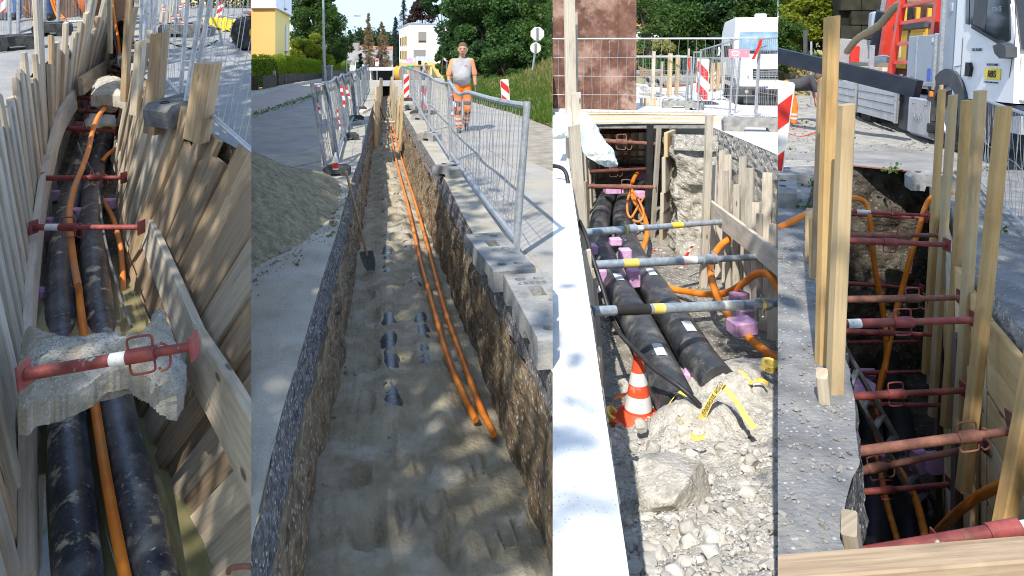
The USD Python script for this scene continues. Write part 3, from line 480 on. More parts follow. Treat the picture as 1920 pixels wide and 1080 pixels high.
# plank walls and walers
wl_ = board_wall(1, 'timber_shoring', 'left timber shoring wall of weathered upright planks with curved waling boards', toe1L, lip1L, [.15, .18, .2, .14], OLD, up=(.0, .38), seed=9, inward=A3(1, 0, 0), tall=[(.72, 1.0, .07), (.30, .325, .12), (.455, .475, 1.25), (.64, .66, .9), (.70, .73, 1.3), (.745, .765, 1.1), (.88, .895, .8)], low=.35)
wr_ = board_wall(1, 'timber_shoring', 'right timber shoring wall of brown planks leaning outwards with a long waling board', toe1R, lip1R, [.17, .2, .22], ['old2', 'old1', 'old2', 'old1', 'old3'], up=(-.15, .12), seed=21, inward=A3(-1, 0, 0), low=.3, slant=.05, near=(.34, ['brownwet', 'old2', 'brownwet', 'old1']), tall=[(.52, .535, .55), (.60, .612, .7), (.70, .72, .75), (.80, .82, .9)])
def waler(t, wt, wlp, pts, hgt, tk, inn, m, off=.06):
    c = [on_wall(wt, wlp, *p) for p in pts]; c = spline(c, 5); v, f = [], []
    tan = np.gradient(c, axis=0); wd = lerp_pl(wlp, .5) - lerp_pl(wt, .5); uvs = []; s = 0
    for i, p in enumerate(c):
        n = unit(np.cross(tan[i], unit(wd))); n = n if np.dot(n, inn) > 0 else -n; dn = -unit(wd) if not isinstance(hgt, tuple) else -dz; h = hgt; s += np.linalg.norm(c[i] - c[i - 1]) if i else 0
        for a, b in ((off, 0), (off + tk, 0), (off + tk, h), (off, h)): v.append(p + n * a + dn * b); uvs.append((a + b, s))
    nn = len(c)
    for i in range(nn - 1):
        for j in range(4): a, b = i * 4 + j, i * 4 + (j + 1) % 4; f += [(a, b, b + 4), (a, b + 4, a + 4)]
    f += [(0, 1, 2), (0, 2, 3), (4 * nn - 4, 4 * nn - 2, 4 * nn - 3), (4 * nn - 4, 4 * nn - 1, 4 * nn - 2)]; f = np.array(f)
    t.add('waling_board', (np.array(v), f, np.array(uvs)), M[m])
waler(wl_, toe1L, lip1L, [(128, 168), (110, 190), (95, 222), (82, 265), (68, 320), (55, 385), (44, 455), (34, 540), (24, 650)], .24, .05, A3(1, 0, 0), 'dry', .035)
waler(wl_, toe1L, lip1L, [(186, 112), (160, 128), (128, 148)], .22, .05, A3(1, 0, 0), 'old1', .10); waler(wl_, toe1L, lip1L, [(226, 100), (205, 108), (187, 119)], .2, .05, A3(1, 0, 0), 'old3', .08); waler(wl_, toe1L, lip1L, [(26, 650), (17, 760), (12, 900), (8, 1085)], .3, .06, A3(1, 0, 0), 'old1', .04)
def swaler(a, da, b, db, hgt, tk, dn, m): A, B = W(*a, da), W(*b, db); dn = unit(dn); wr_.add('waling_board', plank(A + dn * hgt / 2, B + dn * hgt / 2, hgt, tk, dn), M[m])
swaler((219, 262), 8.0, (380, 624), 3.75, .24, .05, A3(-.28, .10, -1), 'old3'); swaler((372, 612), 3.62, (540, 882), 2.35, .24, .055, A3(-.28, .10, -1), 'old1')
wl_.done(); wr_.done()
# tall single posts at the right wall
for (x, y0, x1, y1, d, w, m, lb) in [(300, 62, 285, 250, 5.5, .115, 'old2', 'cracked tall post with a rounded top left of the galvanised double fence post'), (391, 118, 368, 262, 4.9, .15, 'old2', 'broad split post top standing before the wire mesh'), (264, 76, 253, 215, 6.4, .085, 'old1', 'slim upright post between the trench and the right fence feet'), (247, -60, 233, 190, 7.2, .075, 'old2', 'long dark upright post reaching out of the picture above the trench'), (206, -40, 207, 100, 9.6, .06, 'old1', 'pale post beside the orange cable running off the reel')]:
    a, b = W(x1, y1, d), W(x, y0, d - .1); solo(1, 'timber_post', plank(a, b, w, w * .7, A3(1, -.3, 0), .03), M[m], lb, 'post', 'upright timber posts of the flooded trench')
# struts
def s1(a, b, r, m, lb, at=.6, da=None, db=None, **kw):
    A = W(*a, da) if da else on_wall(toe1L, lip1L, *a); B = W(*b, db) if db else on_wall(toe1R, lip1R, *b); return strut(1, A, B, r * .76, M[m], lb, at, 'red and brown props across the flooded trench', **kw)
s1((43, 703), (366, 648), .034, 'red', 'nearest red trench prop, caked with mortar, above the broken concrete', .68, 2.86, 2.95, sticker=[(.5, .62, 'paper')])
s1((62, 426), (266, 426), .033, 'red', 'second trench prop from the viewer, rusty red with mortar spots', .33, 5.3, 5.3, sticker=[(.12, .24, 'paper')]); s1((77, 334), (233, 333), .033, 'red', 'third trench prop from the viewer, above the pink blocks', .66, 6.4, 6.4)
for i, (a, b, d, at) in enumerate([((97, 238), (219, 246), 8.0, .42), ((117, 205), (221, 213), 8.7, .3), ((141, 182), (224, 190), 9.4, .4), ((149, 143), (230, 153), 9.9, .75), ((171, 128), (230, 136), 10.7, .5), ((196, 122), (231, 129), 11.6, .6)]):
    s1(a, b, 'pp' and .036, 'red' if i in (0, 2) else 'rust', ['dark brown prop just beyond the third red one', 'brown prop fifth from the viewer, over the crossing orange cables', 'brown prop before the concrete crossing', 'brown prop lying above the concrete crossing on the waling board end', 'short dark prop near the curve of the waling boards', 'farthest short dark prop in the flooded trench'][i], at, d, d + .1)
# pipes
pp1 = lambda pts, h=2.78: spline([P(1, x, y, h=h) for x, y in pts], 8)
pL = pp1([(152, 1190), (148, 1080), (136, 940), (126, 800), (118, 660), (113, 560), (113, 480), (125, 400), (139, 345), (153, 292), (170, 245), (187, 208), (205, 186), (222, 170)]); pRt = pp1([(315, 1190), (287, 1080), (252, 930), (222, 790), (199, 660), (184, 560), (176, 480), (171, 410), (174, 350), (184, 300), (198, 255), (210, 222), (219, 200), (226, 178)])
for pth, lb in ((pL, 'left black heating pipe, mud-streaked, in the flooded trench'), (pRt, 'right black heating pipe, scratched and spattered, in the flooded trench')):
    t = Thing(1, 'heating_pipe', lb, 'pipe', 'black heating pipes in the flooded trench'); t.add('pipe_casing', tube(pth, .094, 26), M['pipe'], smooth=True); i = np.argmin(np.abs(pth[:, 1] - 9.3)); t.add('joint_sleeve', tube(pth[i - 3:i + 4], [.094, .115, .118, .118, .118, .115, .094], 22), M['paper'], smooth=40); t.add('joint_band', tube(pth[i - 4:i - 2], .101, 22), M['tape'], smooth=40); t.done()
# orange conduits and the grey cable
solo(1, 'orange_conduit', tube(pp1([(260, 1190), (234, 1080), (205, 930), (184, 800), (168, 690), (154, 600), (146, 530)], 2.70), .024, 12), M['orange'], 'wide orange conduit lying between the two black pipes in the water', 'conduit', smooth=40)
solo(1, 'orange_conduit', tube(spline([P(1, x, y, h=h) for x, y, h in [(146, 535, 2.6), (138, 490, 2.55), (131, 430, 2.45), (130, 395, 2.4), (138, 355, 2.4), (152, 320, 2.35), (166, 280, 2.3), (174, 245, 2.3), (186, 215, 2.2), (205, 195, 2.2), (224, 178, 2.2)]], 6), .024, 12), M['oranged'], 'dusty orange conduit bending beside the pink block over the left pipe', 'conduit', smooth=40)
solo(1, 'orange_conduit', tube(spline([P(1, x, y, h=h) for x, y, h in [(222, 602, 2.95), (228, 560, 2.9), (230, 520, 2.85), (225, 460, 2.8), (212, 410, 2.8), (198, 385, 2.85), (189, 368, 2.85)]], 6), .022, 12), M['oranged'], 'curved orange conduit along the foot of the right planks', 'conduit', smooth=40)
solo(1, 'orange_conduit', tube(spline([P(1, x, y, h=h) for x, y, h in [(192, 302, 2.7), (202, 290, 2.65), (217, 278, 2.6)]], 6), .022, 10), M['oranged'], 'short orange conduit end poking out behind the right pipe', 'conduit', smooth=40)
solo(1, 'orange_conduit', tube(spline([W(x, y, d) for x, y, d in [(180, 193, 9), (186, 194, 8.9), (196, 194, 8.8), (208, 199, 8.8), (217, 208, 8.7)]], 6), .022, 10), M['oranged'], 'orange conduit crossing over the pipes below the brown props', 'conduit', smooth=40)
solo(1, 'grey_cable', tube(spline([P(1, x, y, h=2.45) for x, y in [(146, 267), (152, 285), (164, 305), (177, 330), (186, 370), (192, 420), (204, 480), (216, 520), (226, 560), (238, 590), (246, 612)]], 6), .008, 6), M['cable'], 'thin twisted grey cable hanging across the right pipe', 'cable', smooth=40)
solo(1, 'orange_cable', tube(spline([W(x, y, d) for x, y, d in [(208, -25, 10.8), (210, 5, 10.7), (214, 35, 10.6), (220, 65, 10.5), (224, 95, 10.4), (225, 120, 10.3)]], 6), .022, 10), M['orange'], 'orange cable running from the reel down into the trench', 'cable', smooth=40); solo(1, 'orange_cable', tube(spline([W(x, y, d) for x, y, d in [(225, 36, 11.4), (232, 38, 11.3), (236, 50, 11.2), (237, 78, 11)]], 6), .02, 10), M['orange'], 'second orange cable arching over the far planks', 'cable', smooth=40)
solo(1, 'black_cable', tube(spline([W(x, y, 9.6) for x, y in [(213, 60), (216, 80), (219, 95), (219, 115), (214, 120)]], 6), .012, 6), M['blackcable'], 'thin black cable hanging on the far left planks', 'cable', smooth=40)
# pink foam blocks: x, y of the base centre, width and height in pixels
for (x, y, w, h, an, lb) in [(69, 585, 36, 44, .1, 'large pink foam block at the left planks behind the broken concrete'), (88, 453, 20, 45, .1, 'tall pink block left of the left pipe under the second prop'), (102, 377, 17, 20, 0, 'small pink block left of the left pipe'), (143, 438, 22, 48, .05, 'tall pink block standing between the pipes with a muddy top'), (149, 388, 13, 22, .05, 'narrow pink block between the pipes beyond the tall one'), (146, 370, 16, 14, .05, 'pink block lying farther back between the pipes'), (203, 393, 26, 20, 0, 'pink block right of the right pipe'), (151, 251, 14, 22, .2, 'pink block at the left planks under the brown props'), (163, 230, 12, 42, .1, 'tall pink foam panel against the far left planks'), (172, 292, 16, 30, .1, 'pink foam piece between the far pipes'), (201, 225, 9, 18, .1, 'farthest pink foam piece between the pipe joints')]:
    p = P(1, x, y, h=2.95); s = p[1] / F; solo(1, 'pink_block', cbox(p + dz * h * s / 2, yaw(an), (w * s / 2, w * s / 2 * .8, h * s / 2), .012), M['pink'], lb, 'foam block')
# broken concrete left over the trench (near), and the far crossing
def concrete_piece(outline, h, thick, label, dirx=None, seed=3, grav=1600):
    o = [on_wall(toe1L, lip1L, *outline[0])] and [P(1, x, y, h=h) for x, y in outline]; o = np.array(o); c = o.mean(0); poly = Polygon(o[:, :2]).buffer(.02).buffer(-.02); gg = np.random.default_rng(seed); xs, ys = np.linspace(o[:, 0].min(), o[:, 0].max(), 110), np.linspace(o[:, 1].min(), o[:, 1].max(), 70); X, Y = np.meshgrid(xs, ys)
    from shapely import contains_xy, distance, points as spts
    ins = contains_xy(poly.buffer(.012), X, Y); dist = np.where(contains_xy(poly, X, Y), distance(spts(X, Y), poly.exterior), 0); Z = CZ - h + sl1 * Y - .09 * np.exp(-dist / .05); pt = np.stack([X, Y, Z], -1); pt[..., 2] += (.07 * nz(pt.reshape(-1, 3), 4, seed) + .022 * nz(pt.reshape(-1, 3), 30, seed + 1, 4)).reshape(X.shape); v, f = gridmesh(pt); f = f[ins.ravel()[f].all(1)]
    lo = v.copy(); lo[:, 2] -= np.clip(thick * (.4 + .6 * np.clip(dist.ravel() / .1, 0, 1)) + .05 * nz(v, 9, seed + 4), .03, None); e = np.sort(np.vstack([f[:, [0, 1]], f[:, [1, 2]], f[:, [2, 0]]]), 1); e, cnt = np.unique(e, axis=0, return_counts=True); e = e[cnt == 1]; n = len(v); skirt = np.vstack([np.c_[e[:, 0], e[:, 1], e[:, 1] + n], np.c_[e[:, 0], e[:, 1] + n, e[:, 0] + n]])
    t = Thing(1, 'broken_concrete', label, 'concrete'); t.add('slab', (np.vstack([v, lo]), np.vstack([f, f[:, ::-1] + n, skirt])), M['concrete'])
    idx = np.unique(f); st = []
    for i in gg.choice(idx, min(grav, len(idx))): r = gg.uniform(.002, .005) * (2.4 if gg.random() < .04 else 1); a = v[i] + A3(0, 0, r * .2); st.append((np.array([a + A3(r, 0, 0), a - A3(r, 0, 0), a + A3(0, r, 0), a - A3(0, r, 0), a + A3(0, 0, r * .8)]), np.array([[0, 2, 4], [2, 1, 4], [1, 3, 4], [3, 0, 4]])))
    t.add('pebbles', join(st), M['pebble'], kind='stuff'); return t.done()
M['pebble'] = mat('pebbles', [(.24, .225, .20), (.33, .315, .29), (.42, .405, .38)], 3, .9, isl=.3)
concrete_piece([(38, 728), (40, 640), (48, 592), (54, 578), (70, 585), (90, 597), (130, 604), (170, 606), (200, 604), (232, 605), (242, 613), (262, 608), (268, 592), (283, 582), (287, 560), (300, 548), (312, 572), (322, 600), (345, 650), (340, 688), (330, 699), (300, 694), (284, 680), (240, 655), (200, 664), (165, 680), (130, 696), (98, 706), (66, 722), (46, 732)], 2.03, .27, 'broken gravelly concrete slab bridging the flooded trench under the nearest prop')
concrete_piece([(172, 165), (176, 140), (200, 137), (230, 139), (233, 166), (200, 163)], 1.95, .3, 'grey concrete crossing at the far end of the flooded trench', seed=8, grav=200)
# fences on the street, feet
F1 = 'galvanised mesh fences round the flooded trench'
def f1(a, b, h, label, **kw): return fence(1, G1(*a), G1(*b), h, label, F1, **kw)
f1((-60, 110), (18, 78), 1.9, 'mesh fence panel at the left picture edge over the dark fence foot', nv=22, rp=.022, hz=(.3, .6), la=(.1, 0)); f1((34, 76), (84, 60), 1.9, 'mesh fence panel between the left double post and the jeans', nv=24, rp=.022, hz=(.3, .5)); f1((109, 55), (163, 52), 1.9, 'mesh fence panel in front of the left cable reel', nv=20, rp=.022, hz=(.3,))
a, b = W(347, 200, 5.4), W(500, 345, 4.0); fence(1, a, b, 1.75, 'large mesh fence panel at the right with two galvanised posts', F1, la=(.28, 0), lb=(.34, 0), nv=16, hz=(.27, .55, .8), rp=.019, wire=.0026)
solo(1, 'fence_pole', tube([W(356, 203, 5.5), W(362, 203, 5.5) + A3(.31, 0, 1.75)], .019, 10), M['galv'], 'second galvanised pole of the tall double fence post', 'pole', smooth=40)
f1((262, 112), (337, 198), 1.75, 'mesh fence panel seen edge-on beside the right planks', nv=24, rp=.017, hz=(.3, .6), la=(.06, 0), lb=(.13, 0), bend=None)
for i, (a, b, lb) in enumerate([((279, 90), (268, 118), 'narrow mesh fence panel beyond the cracked post'), ((287, 62), (279, 90), 'far mesh fence panel with bundled posts on the street'), ((330, 46), (290, 60), 'far mesh fence panel with red tape scraps'), ((395, 40), (335, 46), 'far mesh fence panel before the yellow wall'), ((480, 52), (404, 40), 'light mesh fence in front of the small conifers')]): f1(a, b, 1.5 if i < 4 else .75, lb, nv=18, rp=.02, hz=(.3, .6), la=(.08, 0), lb=(.08, 0))
for (x, y, an, L, lb) in ((34, 92, .5, .5, 'dark fence foot under the double post at the left edge'), (100, 66, .25, .42, 'dark fence foot in front of the jeans'), (338, 224, 1.2, .46, 'grey fence foot under the galvanised double post'), (276, 97, .5, .3, 'small dark fence foot beyond the slim post'), (258, 122, .6, .35, 'dark fence foot behind the long upright post'), (340, 68, 0, .5, 'far grey fence foot lying on the street'), (370, 67, 0, .4, 'far grey fence foot beside the wire tangle')): foot(1, G1(x, y), an, L, .24, .17 if L > .4 else .13, lb, 'blockd' if 0 else 'rubberfoot' if x < 300 else 'blockd', slope=.2)
solo(1, 'steel_sheet', hull([G1(x, y, dh) for x, y in ((300, 72), (408, 74), (395, 82), (367, 92), (330, 84)) for dh in (.005, .02)]), M['block'], 'flat grey road plate lying on the street behind the mesh', 'road plate')
# beacons, reels, person in jeans, excavator wheel, conifers, yellow house
beacon(1, G1(3, 37), .75, .17, 'red and white beacon at the upper left corner', 0, 0, True); beacon(1, G1(404, 54) , .42, .07, 'small leaning red and white beacon with a lamp before the conifers', .2, .22, True, lamp=True); beacon(1, G1(334, 38), .3, .035, 'tiny beacon behind the far fence posts', .2, .1, True)
reel(1, 'cable_reel', 'orange cable reel with its cable unwinding behind the jeans', G1(92, 33) + dz * .34, (.75, -.66, 0), .42, .45, .34, 'reelbrown', 'reelorange', 'orange cable reels'); reel(1, 'cable_reel', 'orange cable reel at the head of the flooded trench', G1(192, 38) + dz * .33, (.93, -.36, 0), .37, .30, .31, 'reelbrown', 'reelorange', 'orange cable reels')
for i, pts in enumerate(([(94, -8), (100, 12), (106, 28), (112, 34), (122, 34)], [(100, -6), (106, 14), (112, 26), (124, 37)])): solo(1, 'orange_cable', tube(spline([W(x, y, 10.2 + i * .1) for x, y in pts], 6), .016, 8), M['orange'], ['loose orange cable loop hanging off the left reel', 'second loose orange cable beside the left reel'][i], 'cable', smooth=40)
t, tr, J = figure(1, 'person in blue jeans standing behind the fence, only the legs in view', G1(58, 39), .5, 1.75, dict(hipL=(.14, 0, .93), hipR=(-.14, 0, .93), kneeL=(.2, 0, .5), ankL=(.22, .02, .09), toeL=(.26, -.15, .035), kneeR=(-.17, 0, .5), ankR=(-.17, 0, .09), toeR=(-.2, -.17, .035)), 'shirtdark', 'jeans'); t.done()
c = G1(468, 93) + dz * .2; E = .53; SEAM[1] = (None, 1200.0); t = Thing(1, 'excavator', 'wheeled excavator at the right with a big ribbed tyre and orange mudguard', 'excavator'); ax_ = unit(A3(.85, -.5, 0)); wi = t.add('wheel', lathe([(.12, -.16), (.33, -.17), (.38, -.13), (.38, .13), (.33, .17), (.12, .16)], c + A3(-.02, 0, 0), ax_, 30), M['rubber'], smooth=30)
lug = []
for i in range(16):
    a = i * math.pi / 8; u_ = unit(np.cross(ax_, dz)); rd = u_ * math.cos(a) + dz * math.sin(a); tg = -u_ * math.sin(a) + dz * math.cos(a); lug += [beam(c + A3(-.02, 0, 0) + rd * .385 + ax_ * s * .02, c + A3(-.02, 0, 0) + rd * .375 + ax_ * s * .16 + tg * .09, .035, .03, tg) for s in (-1, 1)]
[t.add('tyre_lug', q_, M['rubber'], parent=wi) for q_ in lug]; t.add('rim', lathe([(0, -.1), (.13, -.12), (.13, .12), (0, .1)], c, ax_, 20), M['yellowp'], smooth=30); t.add('mudguard', cbox(c + A3(.22, .25, .28), yaw(.1), (.14, .3, .30), .02), M['shirto']); t.add('chassis', cbox(c + A3(.30, .3, -.05), yaw(.1), (.18, .5, .16), .02), M['black']); t.add('tail_bar', cbox(c + A3(.08, -.05, .47), yaw(.1), (.2, .05, .03), .01), M['block']); t.add('tail_light', cbox(c + A3(.05, -.12, .42), yaw(.1), (.03, .02, .02), .006), M['redp']); 
SEAM[1] = (None, 471.0)
clip_ = lambda v, f: clip(v, f, 1)[:2]
for q_ in range(len(t.parts)): p_ = list(t.parts[q_]); p_[1] = c + (p_[1] - c) * E; p_[1], p_[2], p_[3] = (lambda r_: r_)((*clip_(p_[1], p_[2]), None)); t.parts[q_] = tuple(p_)
t.done()
M['conifer1'] = leafmat('thuja_leaf', [(.03, .07, .015), (.06, .12, .03), (.10, .15, .05)])
for i, x in enumerate([358, 372, 388, 400, 414, 428, 436, 444, 452, 459, 467]): conifer(1, 'small_conifer', ['first', 'second', 'third', 'fourth', 'fifth', 'sixth', 'seventh', 'eighth', 'ninth', 'tenth', 'last'][i] + ' small thuja from the left in the row before the yellow house', D1(x, 12.2), .58 + .14 * math.sin(i * 2.3) + (.1 if i in (2, 7) else 0), .10, 420, .022, 'conifer1', 40 + i, group='row of small thujas')
t = Thing(1, 'yellow_house', 'pale yellow house wall behind the row of small thujas', 'house'); a, b = D1(338, 13.0, -.2), D1(480, 12.4, -.2); t.add('wall', cbox((a + b) / 2 + A3(0, .3, 1.6), [unit((b - a) * (1, 1, 0)), np.cross(dz, unit((b - a) * (1, 1, 0))), dz], (np.linalg.norm((b - a)[:2]) / 2, .25, 2.2), .02), M['yellowhouse']); f_ = t.add('window', cbox((a + b) / 2 + A3(.1, .02, 2.6), yaw(-.2), (.35, .05, .5), .01), M['frame']); t.add('pane', cbox((a + b) / 2 + A3(.1, -.02, 2.6), yaw(-.2), (.3, .04, .45), .01), M['darkglass'], parent=f_); t.done()
for i, (x, y, w) in enumerate([(396, 53, .16), (415, 54, .22), (432, 58, .18)]): solo(1, 'yellow_crate', join(*[cbox(G1(x, y) + A3((j - 1.5) * w * .26, 0, .07 + .012 * (j % 2)), yaw(.1), (w * .12, .1, .075), .008) for j in range(4)]), M['yellows'], ['yellow barrier pieces left of the small beacon', 'yellow barrier pieces right of the small beacon', 'yellow barrier pieces nearest the excavator wheel'][i], 'barrier')
t = Thing(1, 'hand_rail', 'bent iron bar end at the lower right of the flooded trench', 'bar'); t.add('bar', tube(spline([W(428, 1075, 2.3), W(432, 1066, 2.3), W(455, 1062, 2.3), W(475, 1066, 2.3), W(480, 1100, 2.3)], 5), .009, 8), M['rust'], smooth=40); t.done()
g1 = np.random.default_rng(3); tp = [(306, 13), (322, 30), (333, 24), (337, 8), (341, 38), (300, 42), (346, 5)]
for i, (x, y) in enumerate(tp): tapestrip(1, [W(x, y, 9.2), W(x + 1.5, y + 5, 9.2), W(x + 1, y + 10, 9.2)], .03, ['first', 'second', 'third', 'fourth', 'fifth', 'sixth', 'last'][i] + ' red and white tape scrap on the far posts right of the long dark post')
for i, (x, y0, y1, m, lb) in enumerate([(313, 20, 62, 'old3', 'grey post left among the far fences'), (321, 10, 60, 'old3', 'second grey post among the far fences'), (344, 30, 66, 'old1', 'brown post beyond the far mesh fences'), (303, 8, 58, 'old3', 'leaning grey post by the bundled fence posts')]): solo(1, 'timber_post', plank(W(x - 3, y1, 9.4), W(x + 3, y0, 9.4), .05, .05, A3(1, 0, 0)), M[m], lb, 'post')
# stones and mud lumps on the trench bottom
# ================================================================ second place: the open sand-bedded trench along a street (x 471..1036)
gz2 = lambda d: -0.025 * max(0.0, d - 30)
def B2(x, d, dz=0): return A3((x - 960) / F * d, d, gz2(d) + dz)      # a ground point by bearing and distance
k = 2
M['sandgrey'] = mat('grey_trench_sand', [(.24, .20, .135), (.325, .283, .20), (.40, .355, .265)], 3.5, .92, .9, 38, stain=((.44, .415, .35), 2.6, .52, .68), bdist=.02)
M['tarcut'] = mat('cut_asphalt_edge', [(.035, .034, .036), (.10, .095, .095), (.24, .22, .21)], 26, .9, 1.0, 45, speck=((.45, .42, .40), 44, .25), bdist=.03)
M['heap'] = mat('sand_heap', [(.15, .125, .078), (.235, .20, .13), (.33, .285, .195)], 14, .95, 1.0, 60, bdist=.02, speck=((.36, .33, .27), 40, .18))
M['dusty'] = mat('dusty_pavement', [(.28, .255, .21), (.35, .325, .275), (.42, .395, .345)], 2.2, .93, .8, 50, stain=[((.24, .15, .10), 1.1, .66, .8), ((.37, .33, .24), .8, .5, .7)], speck=((.46, .44, .40), 46, .11), bdist=.01)
M['verge'] = mat('dry_verge', [(.16, .15, .05), (.28, .25, .12), (.34, .29, .17)], 6, .95, .6, 30)
M['path'] = mat('footpath', [(.36, .31, .28), (.42, .37, .33)], 1.5, .9, .3, 40)
L2 = [(692, 221), (678, 286), (660, 335), (635, 425), (598, 542), (564, 661), (532, 759), (498, 897), (473, 1014), (455, 1090)]
T2 = [(704, 221), (697, 290), (690, 345), (679, 425), (660, 552), (640, 680), (623, 760), (597, 882), (583, 973), (570, 1100)]
Rl = [(745, 190), (790, 265), (836, 340), (866, 400), (942, 538), (1036, 699), (1140, 880), (1260, 1090)]
Rt = [(747, 265), (763, 340), (782, 400), (803, 431), (853, 567), (901, 696), (960, 850), (1046, 1100)]
HB2 = 2.7
lipL, toeL = np.array([P(2, *q) for q in L2]), np.array([P(2, *q, h=HB2) for q in T2]); lipR, toeR = np.array([P(2, *q) for q in Rl]), np.array([P(2, *q, h=HB2) for q in Rt])
farL, farR = P(2, 714, 150), P(2, 731, 150); lipL = np.vstack([farL, lipL]); lipR = np.vstack([farR, lipR]); toeL = np.vstack([P(2, 716, 180, h=HB2), toeL]); toeR = np.vstack([P(2, 731, 180, h=HB2), toeR])
dz = A3(0, 0, 1)
def wall2(lip, toe, name, fl, sd):
    cut = lip + (toe - lip) * (.34 if fl else .22)
    struct(2, 'asphalt_cut', sheet(lip, cut, 420, 10, .035, 9, sd, 4, flip=fl), M['tarcut' if fl else 'gravelcut']); struct(2, name, sheet(cut + A3(.0, 0, 0), toe - dz * .04, 420, 34, .07, 4.5, sd + 1, 5, flip=fl), M['soil'])
M['gravelcut'] = mat('gravelly_cut_edge', [(.09, .083, .085), (.19, .175, .175), (.30, .28, .27)], 26, .9, 1.0, 45, speck=((.45, .43, .42), 40, .28), bdist=.03); wall2(lipL, toeL, 'trench_soil_wall', True, 5); wall2(lipR, toeR, 'trench_soil_wall', False, 9)
# trench floor: sand humped over two buried pipes, footprints trodden in
def pl2(pts, h): return spline([P(2, *q, h=h) for q in pts], 8)
sink = lambda p: p - dz * (np.clip((np.arange(len(p)) - len(p) + 9) / 8, 0, 1) ** 2 * .10)[:, None]
pA = sink(pl2([(717, 190), (719, 260), (722, 340), (726, 430), (729, 540), (732, 660), (735, 740), (738, 800)], 2.62)); pB = sink(pl2([(722, 190), (735, 290), (752, 390), (770, 470), (787, 580), (806, 680), (818, 730), (832, 785)], 2.62))
na, nb = 520, 150; ga, gb = resample(toeL, na), resample(toeR, na); t_ = np.linspace(-.05, 1.05, nb)[:, None, None]; g = ga * (1 - t_) + gb * t_; fl = g.reshape(-1, 3).copy()
def pdist(p, line):
    i = np.argmin((line[None, :, 1] - p[:, 1:2]) ** 2, 1); return p[:, 0] - line[i, 0] - 0
dA, dB = pdist(fl, pA), pdist(fl, pB); near = np.clip((fl[:, 1] - 4.75) / .35, 0, 1)
hp_ = .075 + .07 * nz(fl, 4.5, 14, 3) + .05 * nz(fl, 14, 15, 3); hz_ = hp_ * np.exp(-(dA / .15) ** 2) * near + hp_ * np.exp(-(dB / .15) ** 2) * near + .09 * nz(fl, 1.6, 3) + .06 * nz(fl, 6, 8, 4) + .035 * nz(fl, 24, 4, 3)
for (x, y, l, w_, an, dp) in [(762, 965, .28, .10, .1, .07), (728, 830, .26, .1, 0, .04), (755, 860, .26, .1, .05, .05), (790, 870, .26, .1, .5, .05), (812, 960, .3, .11, .1, .06), (858, 1000, .3, .1, -.15, .05), (690, 1000, .24, .2, .3, .09), (845, 1035, .22, .14, .4, .06), (905, 880, .3, .1, -.6, .06), (955, 1010, .36, .05, -.7, .07), (672, 890, .2, .14, .2, .08), (700, 960, .2, .12, 0, .04), (700, 600, .3, .12, .2, .06), (690, 560, .3, .12, 0, .05), (700, 680, .35, .12, .3, .05), (690, 760, .3, .1, .2, .04), (765, 800, .22, .12, 0, .04)]:
    c = P(2, x, y, h=HB2); dx, dy = fl[:, 0] - c[0], fl[:, 1] - c[1]; u_, v_ = dx * math.cos(an) + dy * math.sin(an), -dx * math.sin(an) + dy * math.cos(an); q = (u_ / w_ * 2) ** 2 + (v_ / l * 2) ** 2
    hz_ += -dp * np.exp(-q ** 2) + dp * .22 * np.exp(-((np.sqrt(q) - 1.35) / .28) ** 2)
fl[:, 2] += hz_; struct(2, 'trench_floor', gridmesh(fl.reshape(g.shape)), M['sandgrey'], smooth=True)
for q, (pl, lb) in enumerate(((pA, 'black pipe showing in patches through the trench sand, left of the pair'), (pB, 'black pipe showing in patches through the sand, beside the twin orange conduits'))):
    solo(2, 'buried_pipe', tube(pl[:] + dz * (-.134), .115, 16), M['pipe'], lb, 'pipe', smooth=40)
for q, (pts, lb) in enumerate(([[(736, 232), (743, 262), (761, 325), (780, 385), (804, 470), (834, 580), (868, 675), (900, 762), (914, 790), (926, 814)], 'longer orange conduit of the twin pair lying on the sand of the open trench'], [[(732, 236), (736, 270), (750, 330), (766, 390), (785, 475), (808, 560), (838, 665), (869, 740), (892, 788)], 'shorter orange conduit of the twin pair, its end sunk in the sand first'])):
    w_ = spline([P(2, *p, h=2.60 + (.04 if i > 7 else 0)) for i, p in enumerate(pts)], 6); solo(2, 'orange_conduit', tube(w_, .025, 12), M['orange'], lb, 'conduit', smooth=40)
# clods and pebbles on the sand and at the foot of the walls
gc = np.random.default_rng(61); flz = fl.copy(); cl = []
for i in range(2600):
    j = gc.integers(0, len(flz)); p = flz[j] + A3(gc.normal(0, .03), gc.normal(0, .03), 0); r_ = min(.006 + gc.pareto(2.6) * .006, .045); u0 = (j // na) / nb
    if gc.random() < (.25 if .22 < u0 < .78 else 1) and p[1] < 13: q_ = gc.normal(size=(9, 3)); q_ /= np.linalg.norm(q_, axis=1)[:, None]; cl.append(hull(p + A3(0, 0, r_ * .15) + q_ * r_ * (1, 1, .7) * gc.uniform(.7, 1.15, (9, 1))))
struct(2, 'sand_clods', join(cl), M['sandgrey'], kind='stuff')
# shovel
t = Thing(2, 'shovel', 'shovel with a long wooden handle leaning on the left trench wall', 'shovel'); a, b = P(2, 649, 322, h=1.35), P(2, 688, 478, h=2.45)
t.add('handle', tube([a, b], .016, 8), M['old2'], smooth=40); u = unit(b - a); s = unit(np.cross(u, A3(0, 1, .2))); n_ = np.cross(u, s)
t.add('blade', gridmesh(np.array([[b - u * .05 + u * .3 * v + s * (x * (.085 if v < .7 else .075 - (v - .7) * .1)) + n_ * (-.02 * (1 - x * x)) for x in (-1, -.5, 0, .5, 1)] for v in (0, .35, .7, 1)])), M['galvd'], smooth=True); t.done()
